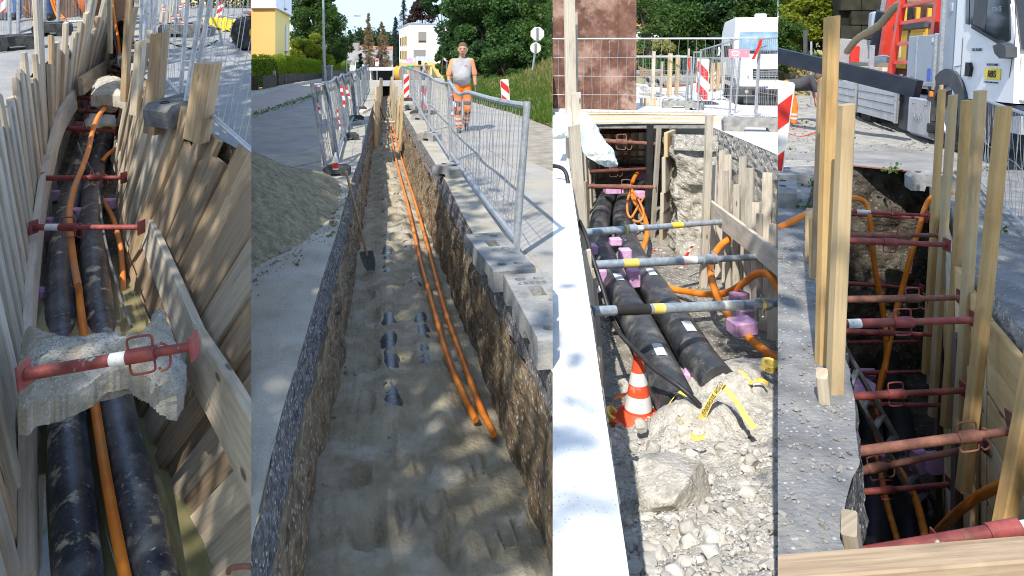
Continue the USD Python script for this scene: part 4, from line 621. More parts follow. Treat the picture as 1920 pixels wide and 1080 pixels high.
# ---- ground on both sides
rowsL = resample(lipL, 220); edge = np.array([A3((455 - 960) / F * p[1], p[1], 0) for p in rowsL])
struct(2, 'pavement_strip', sheet(rowsL, edge, 220, 110, .006, 7, 2, 4, up=(0, 0, 1), rs=False), M['dusty'])
rl = resample(lipR, 220); edge = np.array([A3((1050 - 960) / F * p[1], max(p[1], .5), 0) for p in rl]); edge = np.where(edge[:, :1] > rl[:, :1], edge, rl + A3(.02, 0, 0))
struct(2, 'pavement_strip', sheet(rl, edge, 220, 60, .006, 7, 3, 4, up=(0, 0, 1), rs=False, flip=True), M['dusty'])
ds = np.r_[P(2, 714, 150)[1], 50, 60, 75, 90, 120, 160, 200]; far = lambda x: np.array([B2(x, d, 0) for d in ds]); struct(2, 'far_road', sheet(far(450), far(1060), 20, 2, rs=True), M['asphalt'])
# road surface left of the fence, 4 mm above the dusty strip, footpath, kerb, verge
def flat(pts, m, name, lift=.004, k=2): v = np.array([P(k, *q) for q in pts]) + dz * lift; tri = trimesh.creation.triangulate_polygon(Polygon(v[:, :2]), engine='earcut'); struct(k, name, (np.c_[tri[0], np.full(len(tri[0]), lift)], np.asarray(tri[1])), m)
flat([(400, 292), (560, 290), (608, 268), (640, 215), (668, 175), (690, 152), (668, 152), (650, 158), (590, 182), (400, 258)], M['asphalt'], 'road')
flat([(300, 330), (470, 330), (560, 312), (612, 300), (610, 270), (560, 289), (400, 291)], M['dusty'], 'dust_patch', .006)
kc = [P(2, *q) for q in [(380, 262), (470, 226), (530, 205), (590, 183), (650, 159), (668, 153)]]; kd = np.array(kc) + A3(-.15, .1, 0)
kerb = sheet(np.array(kc) + dz * .11, kd + dz * .11, 40, 2, .01, 3); kf = sheet(np.array(kc), np.array(kc) + dz * .11, 40, 2); struct(2, 'kerb', join(kerb, kf), M['block'])
pv = [P(2, *q) for q in [(330, 270), (400, 200), (470, 189), (530, 172), (600, 157), (660, 146)]]; struct(2, 'footpath', sheet(kd + dz * .1, np.array(pv) + dz * .1, 40, 6, .004, 2), M['path'])
g_ = np.random.default_rng(5); vp = resample(np.array(kc), 900); vp = vp + g_.normal(size=vp.shape) * (.12, .12, 0) + A3(-.02, .02, .12); struct(2, 'kerb_weeds', leaves(vp, .05, 3, .1, .3), leafmat('weed_leaf', [(.09, .13, .025), (.2, .22, .07), (.3, .26, .12)]), kind='stuff', drop=True)
# low garden wall, picket fences, hedges, shrubs
wl = np.array([P(2, *q) for q in [(440, 192), (475, 186), (530, 170), (604, 155)]]); t = Thing(2, 'garden_wall', 'low pale concrete garden wall under the dark picket fence', 'wall'); wt = wl + dz * .24; back = A3(-.2, .25, 0)
t.add('wall', join(sheet(wl, wt, 30, 2, .01, 3), sheet(wt, wt + back, 30, 2)), M['concrete']); t.done()
def pickets(pa, pb, h, n, label):
    t = Thing(2, 'picket_fence', label, 'fence', 'dark picket fence sections'); pa, pb = np.asarray(pa), np.asarray(pb); u = unit(pb - pa); nn = np.cross(u, dz)
    for z in (.25, .8): t.add('rail', beam(pa + dz * h * z - nn * .03, pb + dz * h * z - nn * .03, .04, .07), M['fencewood'])
    t.add('picket_row', join([cbox(pa + (pb - pa) * (i + .5) / n + dz * (h / 2 + g_.uniform(0, .02)), [u, nn, dz], (np.linalg.norm(pb - pa) / n * .43, .012, h / 2), .002) for i in range(n)]), M['fencewood']); t.done()
M['fencewood'] = mat('dark_fence_wood', [(.045, .032, .022), (.085, .062, .045)], 4, .8, isl=.3)
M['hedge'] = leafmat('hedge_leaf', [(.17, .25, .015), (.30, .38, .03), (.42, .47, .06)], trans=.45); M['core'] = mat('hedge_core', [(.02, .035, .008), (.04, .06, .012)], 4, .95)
wtop = lambda x, d: A3((x - 960) / F * d, d, .22 + gz2(d))
pickets(wtop(468, 27.5), wtop(485, 27.8), .56, 5, 'short leftmost section of dark picket fence by the yellow house'); pickets(wtop(492, 28.5), wtop(518, 31), .56, 14, 'dark picket fence section with a pale gate post at its end'); pickets(wtop(522, 33), wtop(532, 34), .58, 4, 'narrow dark garden gate in the picket fence'); pickets(wtop(533, 34.5), wtop(605, 45), .60, 36, 'long dark picket fence section under the bright hedge'); pickets(B2(624, 50, .3), B2(657, 62, .3), .75, 22, 'far dark picket fence section beyond the first lamp post')
solo(2, 'gate_post', beam(wtop(516.5, 31.2) - dz * .4, wtop(514, 31.2) + dz * .75, .1, .1), M['block'], 'pale concrete gate post between picket fence sections', 'post')
def hedge(name, label, pts, h, w, n, sd):
    pts = np.asarray(pts, float); t = Thing(2, name, label, 'hedge', 'bright green hedges'); q = resample(pts, 30); sdv = unit(np.cross(q[-1] - q[0], dz)); sdv = sdv if np.dot(sdv[:2], q[15][:2]) > 0 else -sdv
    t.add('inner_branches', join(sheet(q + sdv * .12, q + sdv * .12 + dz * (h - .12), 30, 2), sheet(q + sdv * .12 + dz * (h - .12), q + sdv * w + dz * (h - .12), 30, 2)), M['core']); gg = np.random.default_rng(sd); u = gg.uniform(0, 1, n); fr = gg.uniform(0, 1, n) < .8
    p = lerp_pl(q, u); lump = nz(p, .9, sd)[:, None]; p = p + np.where(fr[:, None], sdv * gg.uniform(-.02, .14, (n, 1)) + dz * gg.uniform(.02, 1, (n, 1)) * h, sdv * gg.uniform(0, 1, (n, 1)) * w + dz * (h + gg.normal(0, .05, (n, 1)))) + dz * lump * .14 - sdv * lump * .3
    t.add('foliage', leaves(p, .055, sd, .3, .5), M['hedge'], drop=True); t.done()
hedge('hedge', 'bright green clipped hedge in front of the yellow house', [A3(-12.4, 30, .1), wtop(520, 34), wtop(606, 47)], 1.45, 1, 15000, 4); hedge('hedge', 'smaller bright hedge beyond the first lamp post', [B2(620, 52, .2), B2(657, 66, .2)], 1.7, 1.2, 5000, 5)
# yellow house
M['shadewall'] = mat('shade_orange_render', [(.64, .38, .13), (.69, .42, .155)], .5, .9, .15, 60); M['sunwall'] = mat('sun_yellow_render', [(.74, .55, .18), (.78, .59, .205)], .5, .9, .15, 60); M['render'] = mat('white_render', [(.74, .74, .75), (.79, .79, .8)], .5, .9, .1, 60); M['roofgrey'] = mat('grey_roof', [(.20, .19, .185), (.30, .29, .28)], 3, .9); M['roofred'] = mat('red_roof', [(.33, .13, .08), (.45, .20, .13)], 3, .9)
t = Thing(2, 'yellow_house', 'yellow house with a shade-toned orange front and a white upper storey behind the hedge', 'house'); c0 = B2(516, 35, -.3); c1 = A3((543 - 960) / F * 42, 42, c0[2]); cl = c0 + A3(-5, 0, 0); cb = c1 + A3(-5, 0, 0); ze = 4.05 - c0[2]
q = lambda a, b, z0, z1: (np.array([a + dz * z0, b + dz * z0, b + dz * z1, a + dz * z1]), np.array([[0, 1, 2], [0, 2, 3]]))
t.add('wall', q(cl, c0, 0, ze), M['shadewall']); wi = t.add('wall', q(c0, c1, 0, ze), M['sunwall'], label='sunlit yellow side wall'); t.add('wall', q(c1, cb, 0, ze), M['sunwall'])  # orange front and yellow side carry shade and sun in their colours
o = A3(.06, -.08, 0); up_ = [cl - A3(0, .12, 0), c0 + o, c1 + A3(.12, 0, 0)]; t.add('upper_storey', join(q(up_[0], up_[1], ze, ze + 3.6), q(up_[1], up_[2], ze, ze + 3.6), (np.array([up_[0] + dz * ze, up_[1] + dz * ze, up_[2] + dz * ze, cb + dz * ze]), np.array([[0, 2, 1], [0, 3, 2]]))), M['render'])
t.add('ledge', join(beam(up_[0] + dz * (ze - .02), up_[1] + dz * (ze - .02), .05, .12, dz), beam(up_[1] + dz * (ze - .02), up_[2] + dz * (ze - .02), .05, .12, dz)), M['frame'])
u = unit(c1 - c0); nn = np.cross(u, dz)
for (s, z, w_, h_) in ((.53, 2.62, .5, 1.35), (.68, 1.0, .7, .75), (.40, 4.62, .5, .6)):
    c = c0 + u * s * 9.2 + dz * (z - c0[2]) + nn * .03; f_ = t.add('window', cbox(c, [u, nn, dz], (w_ / 2 + .12, .05, h_ / 2 + .08), .01), M['frame']); t.add('pane', cbox(c + nn * .05, [u, nn, dz], (w_ / 2, .01, h_ / 2), .003), M['paper'], parent=f_); t.add('sill', cbox(c - dz * (h_ / 2 + .1) + nn * .06, [u, nn, dz], (w_ / 2 + .2, .08, .03), .005), M['roofgrey'], parent=f_)
t.add('roof', hull([up_[0] + dz * (ze + 3.6), up_[1] + A3(.4, -.4, ze + 3.6), up_[2] + A3(.4, .4, ze + 3.6), cb + dz * (ze + 3.6), (cl + c0) / 2 + A3(0, 3, ze + 6.5), (c1 + cb) / 2 + A3(0, -2, ze + 6.5)]), M['roofgrey']); t.done()
# lamp posts
def lamp(x, d, h, r, label, arm):
    b = B2(x, d); t = Thing(2, 'street_lamp', label, 'street lamp', 'street lamps along the footpath'); t.add('pole', tube([b, b + A3(-.05, 0, h * .5), b + A3(-.1, 0, h)], [r, r * .85, r * .6], 10), M['galv'], smooth=40); t.add('pole_base', tube([b, b + dz * 1.0], r * 1.35, 10), M['galv'], smooth=40)
    tp = b + A3(-.1, 0, h); t.add('arm', tube([tp, tp + A3(arm * .6, 0, .08), tp + A3(arm, 0, .08)], .035, 6), M['galv'], smooth=40); t.add('lamp_head', hull([tp + A3(arm + dx, dy, .06 + z) for dx, z in ((0, .05), (0, -.05), (.55, .02), (.5, -.05)) for dy in (-.12, .12)]), M['galvd']); t.done()
lamp(608.5, 43, 6.6, .085, 'tall nearer street lamp post rising out of the picture top', 1.2); lamp(649.5, 58, 5.6, .085, 'farther street lamp with its arm and head against the sky', .75)
t = Thing(2, 'electric_cabinet', 'small grey cabinet beside the nearer lamp post', 'cabinet'); c = B2(613.5, 44.5, .65); t.add('cabinet_body', cbox(c, AX, (.3, .2, .65), .02), M['block']); t.add('cabinet_lid', cbox(c + dz * .68, AX, (.33, .23, .03), .01), M['galv']); t.done()
# vegetation behind
M['leafmid'] = leafmat('tree_leaf', [(.05, .10, .02), (.095, .17, .035), (.18, .26, .065)]); M['leafyel'] = leafmat('shrub_leaf', [(.17, .20, .02), (.30, .31, .035), (.40, .38, .07)], trans=.4); M['leafdark'] = leafmat('dark_leaf', [(.03, .07, .022), (.06, .115, .035), (.11, .18, .055)]); M['leafbig'] = leafmat('maple_leaf', [(.05, .11, .028), (.10, .19, .05), (.22, .32, .11)]); M['needle'] = leafmat('needle', [(.012, .03, .016), (.03, .055, .03)], trans=.15); M['dryneedle'] = leafmat('dry_needle', [(.20, .14, .07), (.30, .22, .12), (.16, .19, .07)], trans=.2); M['hill'] = leafmat('hill_leaf', [(.035, .065, .025), (.07, .10, .04), (.11, .13, .05)], trans=.2); M['brownleaf'] = leafmat('copper_leaf', [(.05, .03, .025), (.09, .06, .045), (.05, .06, .03)])
c = W(592, 45, 52); tree(2, 'broadleaf_tree', 'large green tree behind the street lamp and the yellow house', B2(594, 52), 8, c, (2.0, 1.8, 3.1), 26000, .085, 'leafmid', .22, 70, 3, .30)
c = W(625, 100, 56); tree(2, 'broadleaf_tree', 'rounded green tree between the two street lamps', B2(626, 56), 4, c, (1.35, 1.2, 1.6), 9000, .08, 'leafmid', .12, 40, 4, .33)
c = W(580, 98, 47); tree(2, 'shrub', 'large yellow-green shrub behind the bright hedge', B2(580, 47), 3, c, (1.6, 1.1, 1.15), 10000, .065, 'leafyel', .08, 40, 5, .35, cat='shrub')
t = Thing(2, 'wooded_hill', 'wooded hill showing between the street lamp and the brown spruces', 'hill'); gg = np.random.default_rng(8); pts = []
for i in range(60): c = W(gg.uniform(645, 745), gg.uniform(72, 108) + abs(690 - 690) * .1, 170); pts.append(c + gg.normal(size=(170, 3)) * (1.6, 1.2, 1.1))
t.add('hill_body', hull([W(x, y, d) for x, y, d in ((640, 125, 165), (750, 125, 165), (640, 84, 174), (660, 74, 174), (700, 78, 174), (750, 92, 174), (640, 125, 180), (750, 125, 180))]), M['core']); t.add('foliage', leaves(np.vstack(pts), .55, 4), M['hill'], drop=True); t.done()
conifer(2, 'spruce_tree', 'half bare brown spruce, taller of the two in front of the grey roofed house', B2(691, 88), 8.6, 1.25, 5200, .13, 'dryneedle', 4, .15, asp=.22); conifer(2, 'spruce_tree', 'dry brown-green spruce right of the taller bare one', B2(716, 90), 7.6, 1.7, 6500, .13, 'dryneedle', 5, .1, asp=.25)
for i, (x, d, h, r, lb) in enumerate([(742, 165, 14.5, 2.6, 'dark slim conifer left of the white apartment house'), (757, 168, 19.5, 3.2, 'tall dark conifer rising behind the corner of the white apartment house'), (676, 80, 3.2, .6, 'small nearly black conifer beside the far street')]): conifer(2, 'dark_conifer', lb, B2(x, d), h, r, 6500, .14, 'needle', 20 + i)
c = W(792, 22, 165); tree(2, 'copper_tree', 'reddish brown tree crown above the white apartment house', B2(792, 165), 10, c, (3.8, 2, 4.2), 6000, .25, 'brownleaf', .2, 40, 9)
# grey house with red roof
t = Thing(2, 'grey_house', 'far house with a grey front gable and a red ridge roof behind the spruces', 'house'); a, b = W(650, 150, 118), W(737, 150, 118); e0, e1 = W(650, 112, 118), W(737, 112, 118); r0, r1 = W(654, 86, 124), W(737, 88, 124)
M['greyrender'] = mat('grey_render', [(.42, .40, .39), (.5, .48, .46)], .6, .9); t.add('wall', (np.array([a, b, e1, e0]), np.array([[0, 1, 2], [0, 2, 3]])), M['greyrender']); rf = t.add('roof', sheet([e0 - A3(0, .6, .1), e1 - A3(0, .6, .1)], [r0, r1], 12, 6), M['roofgrey']); t.add('ridge_tiles', sheet([r0 + (e0 - r0) * .25 + A3(0, -.08, .08), r1 + (e1 - r1) * .25 + A3(0, -.08, .08)], [r0 + dz * .08, r1 + dz * .08], 4, 2), M['roofred'], parent=rf); t.add('chimney', cbox(W(668, 90, 122), AX, (.5, .5, .9), .03), M['roofgrey'], parent=rf)
ga0, ga1, ga2 = W(664, 116, 115), W(682, 116, 115), W(674, 104, 115); t.add('gable', (np.array([ga0, ga1, ga2, ga0 - dz * 4, ga1 - dz * 4]), np.array([[0, 1, 2], [0, 3, 4], [0, 4, 1]])), M['render']); t.add('gable_roof', join(beam(ga0 + A3(-.4, -.2, -.4), ga2 + A3(0, -.2, .25), .25, .5, A3(0, 1, 0)), beam(ga1 + A3(.4, -.2, -.4), ga2 + A3(0, -.2, .25), .25, .5, A3(0, 1, 0))), M['roofgrey'])
for x, y in ((672, 122), (690, 122), (705, 120), (720, 121)): f_ = t.add('window', cbox(W(x, y, 114.8), AX, (.5, .08, .7), .02), M['frame']); t.add('pane', cbox(W(x, y, 114.7), AX, (.4, .08, .6), .01), M['darkglass'], parent=f_)
t.done()
t = Thing(2, 'carport', 'low open garage with a white flat roof edge at the end of the trench', 'carport'); a, b = W(695, 133, 84), W(737, 133, 84); t.add('roof', cbox((a + b) / 2 + dz * .25, AX, (1.5, 2, .16), .03), M['white']); t.add('back_wall', cbox((a + b) / 2 + A3(0, 1.6, -.9), AX, (1.45, .1, 1.1), .02), M['black'])
for x in (a, b): t.add('post', cbox(x - dz * .9, AX, (.08, .08, 1.1), .02), M['white'])
t.done()
# white apartment house
M['beige'] = mat('beige_render', [(.60, .46, .19), (.66, .51, .23)], .5, .9); M['winframe'] = mat('timber_window_frame', [(.50, .36, .15), (.58, .42, .2)], 5, .6); M['blind'] = mat('grey_blind', [(.22, .21, .2), (.27, .26, .25)], 5, .6); M['balcony'] = mat('frosted_balcony_glass', [(.50, .60, .66), (.58, .67, .72)], 3, .15, spec=.6)
t = Thing(2, 'apartment_house', 'white flat-roofed apartment house with a beige ground floor and glass balcony', 'house'); D = 130; c0 = W(767, 118, D); cr = W(900, 118, D + 6); cl = W(748.5, 117, D + 22); zt = W(767, 45, D)[2]; zb = gz2(D) - 1; z1 = c0[2]
qq = lambda a, b, za, zb_: (np.array([[a[0], a[1], za], [b[0], b[1], za], [b[0], b[1], zb_], [a[0], a[1], zb_]]), np.array([[0, 1, 2], [0, 2, 3]]))
t.add('upper_wall', join(qq(c0, cr, z1, zt), qq(cl, c0, z1, zt)), M['render']); i_ = .12; uf = unit((cr - c0) * (1, 1, 0)); ul = unit((cl - c0) * (1, 1, 0)); nf = A3(uf[1], -uf[0], 0); nl = A3(-abs(ul[1]), -abs(ul[0]), 0)
t.add('lower_wall', join(qq(c0 - nf * i_ * 0, cr, zb, z1), qq(cl, c0, zb, z1)), M['beige']); t.add('roof_edge', join(beam(A3(*c0[:2], zt + .1), A3(*cr[:2], zt + .1), .2, .25, dz), beam(A3(*c0[:2], zt + .1), A3(*cl[:2], zt + .1), .2, .25, dz)), M['galv'])
def onf(x, y):
    d_ = D; p = W(x, y, D)
    for _ in range(6): s = (p[0] - c0[0]) / uf[0]; p = W(x, y, c0[1] + uf[1] * s)
    return p
def win(x0, y0, x1, y1, fm, pm, blind=None):
    a, b = onf(x0, y1), onf(x1, y0); c = (a + b) / 2; w_, h_ = abs(b[0] - a[0]) / 2, (b[2] - a[2]) / 2; f_ = t.add('window', cbox(c, [uf, nf, dz], (w_, .1, h_), .02), M[fm]); t.add('pane', cbox(c + nf * .08, [uf, nf, dz], (w_ * .86, .05, h_ * .9), .01), M[pm], parent=f_)
    if blind: t.add('blind', cbox(c + nf * .12 + dz * h_ * (1 - blind) * .9, [uf, nf, dz], (w_ * .86, .04, h_ * blind * .9), .01), M['blind'], parent=f_)
win(783, 59, 800, 80, 'winframe', 'darkglass', .85); win(772, 93, 801, 108, 'frame', 'blind'); win(818, 93, 830, 113, 'winframe', 'blind'); win(787, 125, 798, 142, 'winframe', 'darkglass')
for row in ((66, 84), (94, 112)):
    for i in range(4):
        s = (i + .5) / 4 * .75 + .12; a = c0 + (cl - c0) * s; z0_, z1_ = W(760, row[1], D)[2], W(760, row[0], D)[2]; a = A3(a[0], a[1], (z0_ + z1_) / 2) + nl * .02; f_ = t.add('window', cbox(a, [ul, nl, dz], (1.0, .12, (z1_ - z0_) / 2), .02), M['winframe']); t.add('pane', cbox(a + nl * .1, [ul, nl, dz], (.8, .06, (z1_ - z0_) / 2 * .92), .01), M['darkglass'], parent=f_)
ba, bb = onf(770, 106), onf(806, 118); w_ = (bb[0] - ba[0]) / 2; c = (ba + bb) / 2 + nf * 1.2; sl = t.add('balcony', cbox(A3(c[0], c[1], z1 - .15), [uf, nf, dz], (w_, 1.3, .35), .03), M['beige'])
for i in range(4): t.add('balcony_pane', cbox(A3(c[0], c[1], (ba[2] + bb[2]) / 2) + nf * 1.25 + uf * w_ * (-.75 + i * .5), [uf, nf, dz], (w_ * .235, .03, .62), .01), M['balcony'], parent=sl)
t.add('balcony_rail', join(*[beam(A3(c[0], c[1], z1) + nf * 1.22 + uf * w_ * x, A3(c[0], c[1], ba[2] + .1) + nf * 1.22 + uf * w_ * x, .06, .06) for x in (-1, -.5, 0, .5, 1)]), M['galvd'], parent=sl); t.add('balcony_post', cbox(A3(c[0], c[1], (zb + z1) / 2 - .2) + nf * 1.0 + uf * w_ * .8, [uf, nf, dz], (.18, .18, (z1 - zb) / 2 - .3), .02), M['beige'], parent=sl); t.done()
# cable reels far away
M['reelwood'] = mat('reel_flange_wood', [(.50, .33, .22), (.60, .42, .29)], 4, .85, stretch=(1, 1, 6)); M['reelcable'] = mat('yellow_orange_cable', [(.72, .36, .03), (.78, .46, .06)], 8, .5)
reel(2, 'cable_reel', 'far pinkish wooden cable reel with yellow-orange cable at the trench end, left one', W(750, 137, 62), (.92, -.4, 0), .66, .5, .6, 'reelwood', 'reelcable'); reel(2, 'cable_reel', 'far wooden cable reel with yellow-orange cable, right one in front of the balcony', W(775, 138, 60), (.75, -.66, 0), .62, .55, .56, 'reelwood', 'reelcable')
# fences right and left of the trench
fr = [(967, 485), (838, 304), (803, 246), (786, 215), (775, 195), (767, 181), (760, 171), (754, 164)]; pr_ = [P(2, *q) for q in fr]
lbs = ['nearest mesh fence panel on the street side, its top rail bowed down by the worker', 'second mesh fence panel on the street side, behind the worker and the nearest panel', 'third mesh fence panel on the street side, tied with tape', 'fourth mesh fence panel on the street side', 'fifth mesh fence panel on the street side', 'sixth mesh fence panel on the street side, small in the distance', 'last mesh fence panel on the street side before the reels']
for i in range(7):
    a, b = pr_[i] + A3(.0, 0, 0), pr_[i + 1] + A3(.06 if i == 0 else .03, 0, 0)
    fence(2, a + A3(0, 0, .02), b + dz * .02, 1.22 - .02 * i, lbs[i], 'mesh fence panels on the street side of the open trench', la=(.09, -.02) if i == 0 else (.05, 0), lb=(-.02, 0), nv=40 if i == 0 else 24, hz=(.5, .25) if i == 0 else (.5,), sag=.05 if i in (0, 1) else .0, rp=.03 if i == 0 else .026, bend=(lambda s: -.10 * math.exp(-((s - .8) / .12) ** 2)) if i == 0 else None, wire=.003, posts=(i != 1, True), gap=.12)
fl_ = [(612, 322), (634, 305), (648, 265), (655, 243), (668, 223), (676, 205), (683, 190), (688, 178), (693, 168)]; pf = [P(2, *q) for q in fl_]
lbs = ['short leaning end panel of the mesh fence beside the sand heap', 'second leaning mesh fence panel left of the trench with red and white tape', 'third mesh fence panel left of the trench', 'fourth mesh fence panel left of the trench', 'fifth mesh fence panel left of the trench', 'sixth mesh fence panel left of the trench', 'seventh mesh fence panel left of the trench, far off', 'last mesh fence panel left of the trench']
for i in range(8):
    l = -.2 * (1 - i / 9); fence(2, pf[i], pf[i + 1] + A3(-.03, 0, 0), 1.22, lbs[i], 'mesh fence panels on the garden side of the open trench', la=(l, 0), lb=(l * .95, 0), nv=16 if i else 12, sag=.02, rp=.028, m='galvd', wire=.003)
for (x, y, an, lb) in ((632, 328, .1, 'dark fence foot at the end of the leaning fence by the sand heap'), (655, 262, .35, 'second dark fence foot along the left fence'), (668, 226, .4, 'third dark fence foot along the left fence'), (676, 208, .3, 'fourth dark fence foot along the left fence')): foot(2, P(2, x, y), an, .34, .22, .13, lb)
for (x, y, an, lb) in ((842, 330, -.75, 'grey fence foot under the double post in front of the worker'), (806, 263, -.6, 'grey fence foot under the third fence panel'), (788, 224, -.5, 'grey fence foot under the fourth fence panel'), (771, 206, -.3, 'far grey fence foot by the trench edge')): foot(2, P(2, x, y), an, .38, .26, .15, lb, 'block')
# two big concrete fence feet with sockets, near right
def bigfoot(a, b, w, h, label, side, cast=None):
    a, b = np.asarray(a, float), np.asarray(b, float); u = unit(b - a); L = np.linalg.norm(b - a); s = np.cross(u, dz); t = Thing(2, 'ballast_block', label, 'ballast block', 'large concrete ballast blocks'); pr = Polygon([(0, 0), (L*.14, 0), (L*.16, h*.35), (L*.3, h*.35), (L*.32, 0), (L*.62, 0), (L*.65, h*.4), (L*.82, h*.4), (L*.85, 0), (L, 0), (L, h*.92), (L-.02, h), (.02, h), (0, h*.92)])
    v, f = prism(pr, a, u, dz, w); m = Manifold(manifold3d.Mesh(np.asarray(v, np.float32), np.asarray(f, np.uint32)))
    for (x, y, r) in ((.12, .2, .035), (.12, -.2, .035), (.5, -.22, .035), (.88, .2, .035), (.88, -.2, .035)):
        c = a + u * x * L + s * y * w + dz * h; m = m - Manifold.cylinder(.12, r, r, 16, True).translate([float(q) for q in c])
    hs = hull(cbox(a + u * L * .34 + dz * h, [u, s, dz], (.085, .045, .09), .004)[0]); m = m - Manifold(manifold3d.Mesh(np.asarray(hs[0], np.float32), np.asarray(hs[1], np.uint32)))
    t.add('body', m.to_mesh().vert_properties[:, :3] if 0 else (m.to_mesh().vert_properties[:, :3], m.to_mesh().tri_verts), M['block'])
    if cast: t.add('cast_number', text(cast, .045, a + u * L * .2 + s * .0 + dz * (h + .001), s, u * 1.0, .003), M['galvd'])
    t.done()
bigfoot(P(2, 905, 470, dh=0), P(2, 965, 545), .30, .15, 'rough concrete fence foot carrying the nearest fence post', 1); bigfoot(P(2, 985, 556), P(2, 1062, 690), .30, .16, 'paler concrete fence foot with socket holes nearest the viewer', 1, '58587')
# worker
M['shirtw'] = mat('grey_white_shirt', [(.27, .27, .285), (.37, .37, .385)], 5, .85, .4, 14, bdist=.02); M['hivis'] = mat('orange_work_trousers', [(.78, .17, .02), (.82, .22, .03)], 5, .8, .3, 14, bdist=.02); M['pad'] = mat('charcoal_pad', [(.06, .06, .065), (.09, .09, .095)], 8, .9); M['reflect'] = mat('silver_band', [(.5, .5, .52), (.6, .6, .62)], 30, .35)
t, tr, J = figure(2, 'worker in a grey shirt with salmon sleeves and orange work trousers walking behind the fence', P(2, 866, 248), .0, 1.86, dict(kneeL=(.125, -.06, .5), ankL=(.06, .24, .15), toeL=(.09, .10, .06), kneeR=(-.075, -.10, .5), ankR=(-.05, -.05, .08), toeR=(-.05, -.22, .03), shL=(.178, 0, 1.435), shR=(-.178, 0, 1.425), elL=(.255, .02, 1.17), wrL=(.275, -.02, .92), elR=(-.265, -.02, 1.15), wrR=(-.24, -.12, .95), hipL=(.09, 0, .94), hipR=(-.09, 0, .94), head=(.02, -.03, 1.68)), 'shirtw', 'hivis', boots='pad', sleeves='shirto', bands='reflect', knee='pad', gloves='pad', belly=.10)
def face(t, tr, J):
    h = J['head']
    for s in (1, -1): e = t.add('eye', (lambda m: (tr(m.vertices), m.faces))(trimesh.creation.icosphere(1, .0085).apply_translation(h + A3(.036 * s, -.0985, .006))), M['ink'])
    v, f = cbox(h + A3(0, -.111, -.068), AX, (.024, .006, .004), .002); t.add('mouth', (tr(v), f), M['mouth'])
M['mouth'] = mat('lips', [(.30, .12, .10), (.34, .14, .12)], 5, .5); face(t, tr, J)
v, f = cbox(A3(.09, -.17, 1.36), AX, (.03, .004, .006), .001); t.add('chest_logo', (tr(v), f), M['redp']); t.done()
t, tr, J = figure(2, 'small far person in a grey top bending by the fence near the reels', B2(793, 46), 1.2, 1.7, dict(head=(0, -.25, 1.5), neck=(0, -.16, 1.4), shL=(.18, -.15, 1.34), shR=(-.18, -.15, 1.34), elL=(.2, -.3, 1.1), elR=(-.2, -.3, 1.1), wrL=(.12, -.42, .95), wrR=(-.12, -.42, .95)), 'shirtw', 'jeans' if 'jeans' in M else 'pad'); t.done()
# signs
def sign_post(x, d, z0, items, label, lean=0, m='galv'):
    b = A3((x - 960) / F * d, d, z0); t = Thing(2, 'road_sign', label, 'road sign', 'backs of road signs'); top = max(z for _, _, z, _ in items) + .05; t.add('pole', tube([b, b + A3(lean * top, 0, top)], .035, 8), M[m], smooth=40)
    for nside, r, z, mm in items: c = b + A3(lean * z, -.06, z); t.add('sign_plate', prism(disc_holes(0, 0, r, nside) if nside > 8 else [(r * math.cos(a + math.pi / 8), r * math.sin(a + math.pi / 8)) for a in np.arange(8) * math.pi / 4], c, A3(1, 0, 0), dz, .015), M[mm]); t.add('bracket', cbox(c - A3(0, .02, 0), AX, (.04, .01, r * .8), .003), M['galvd'])
    t.done()
M['signback'] = mat('sign_back', [(.52, .52, .5), (.6, .6, .58)], 12, .5, metal=.1)
sign_post(997.5, 24, .95, [(8, .25, 1.42, 'signback'), (24, .19, .93, 'signback')], 'octagonal and round sign backs on one leaning pole on the grass bank', .13); sign_post(838, 48, 0, [(24, .155 * 1.5, 1.45, 'signback')], 'small round sign back on a thin pole behind the worker'); 
t = Thing(2, 'mirror_sign', 'small dark traffic mirror on a pole under the balcony', 'sign'); b = B2(786, 58); t.add('pole', tube([b, b + dz * 1.9], .035, 7), M['galv']); t.add('mirror', cbox(b + A3(.05, -.05, 1.75), yaw(.2), (.14, .03, .18), .02), M['darkglass']); t.add('mirror_frame', cbox(b + A3(.05, -.03, 1.75), yaw(.2), (.17, .03, .21), .02), M['paper']); t.done()
t = Thing(2, 'warning_sign', 'small red and white sign on a post beyond the trench end', 'sign'); b = B2(707, 70); t.add('pole', tube([b, b + dz * 2.2], .04, 7), M['galv']); t.add('plate', cbox(b + A3(0, -.05, 1.95), AX, (.17, .02, .38), .01), M['whitep']); t.add('red_panel', cbox(b + A3(0, -.08, 2.15), AX, (.15, .01, .12), .005), M['redp']); t.done()
beacon(2, P(2, 953, 204) + A3(-.05, 0, -.02), .92, .25, 'red and white beacon leaning on the grass bank right of the worker', .1, -.08, False)
b = P(2, 762, 189); beacon(2, b, .95, .2, 'red and white beacon standing among the street-side fence panels', .3, 0, True)
b = P(2, 793, 214); beacon(2, b, .8, .26, 'beacon with a rounded red top behind the third street-side fence panel', -.4, 0, False)
t = Thing(2, 'lamp_sign', 'round pink disc over a green lamp on the fence in front of the reel', 'lamp'); b = P(2, 769, 180); t.add('stem', tube([b, b + dz * 1.1], .03, 7), M['galvd']); t.add('green_base', cbox(b + dz * 1.15, AX, (.13, .08, .08), .03), M['hedgegreen'] if 'hedgegreen' in M else M['bottle'] if 'bottle' in M else M['redp']); t.add('disc', lathe([(0, -.02), (.13, -.02), (.13, .02), (0, .02)], b + dz * 1.4, (0, 1, 0), 20), M['pink'], smooth=30); t.done()
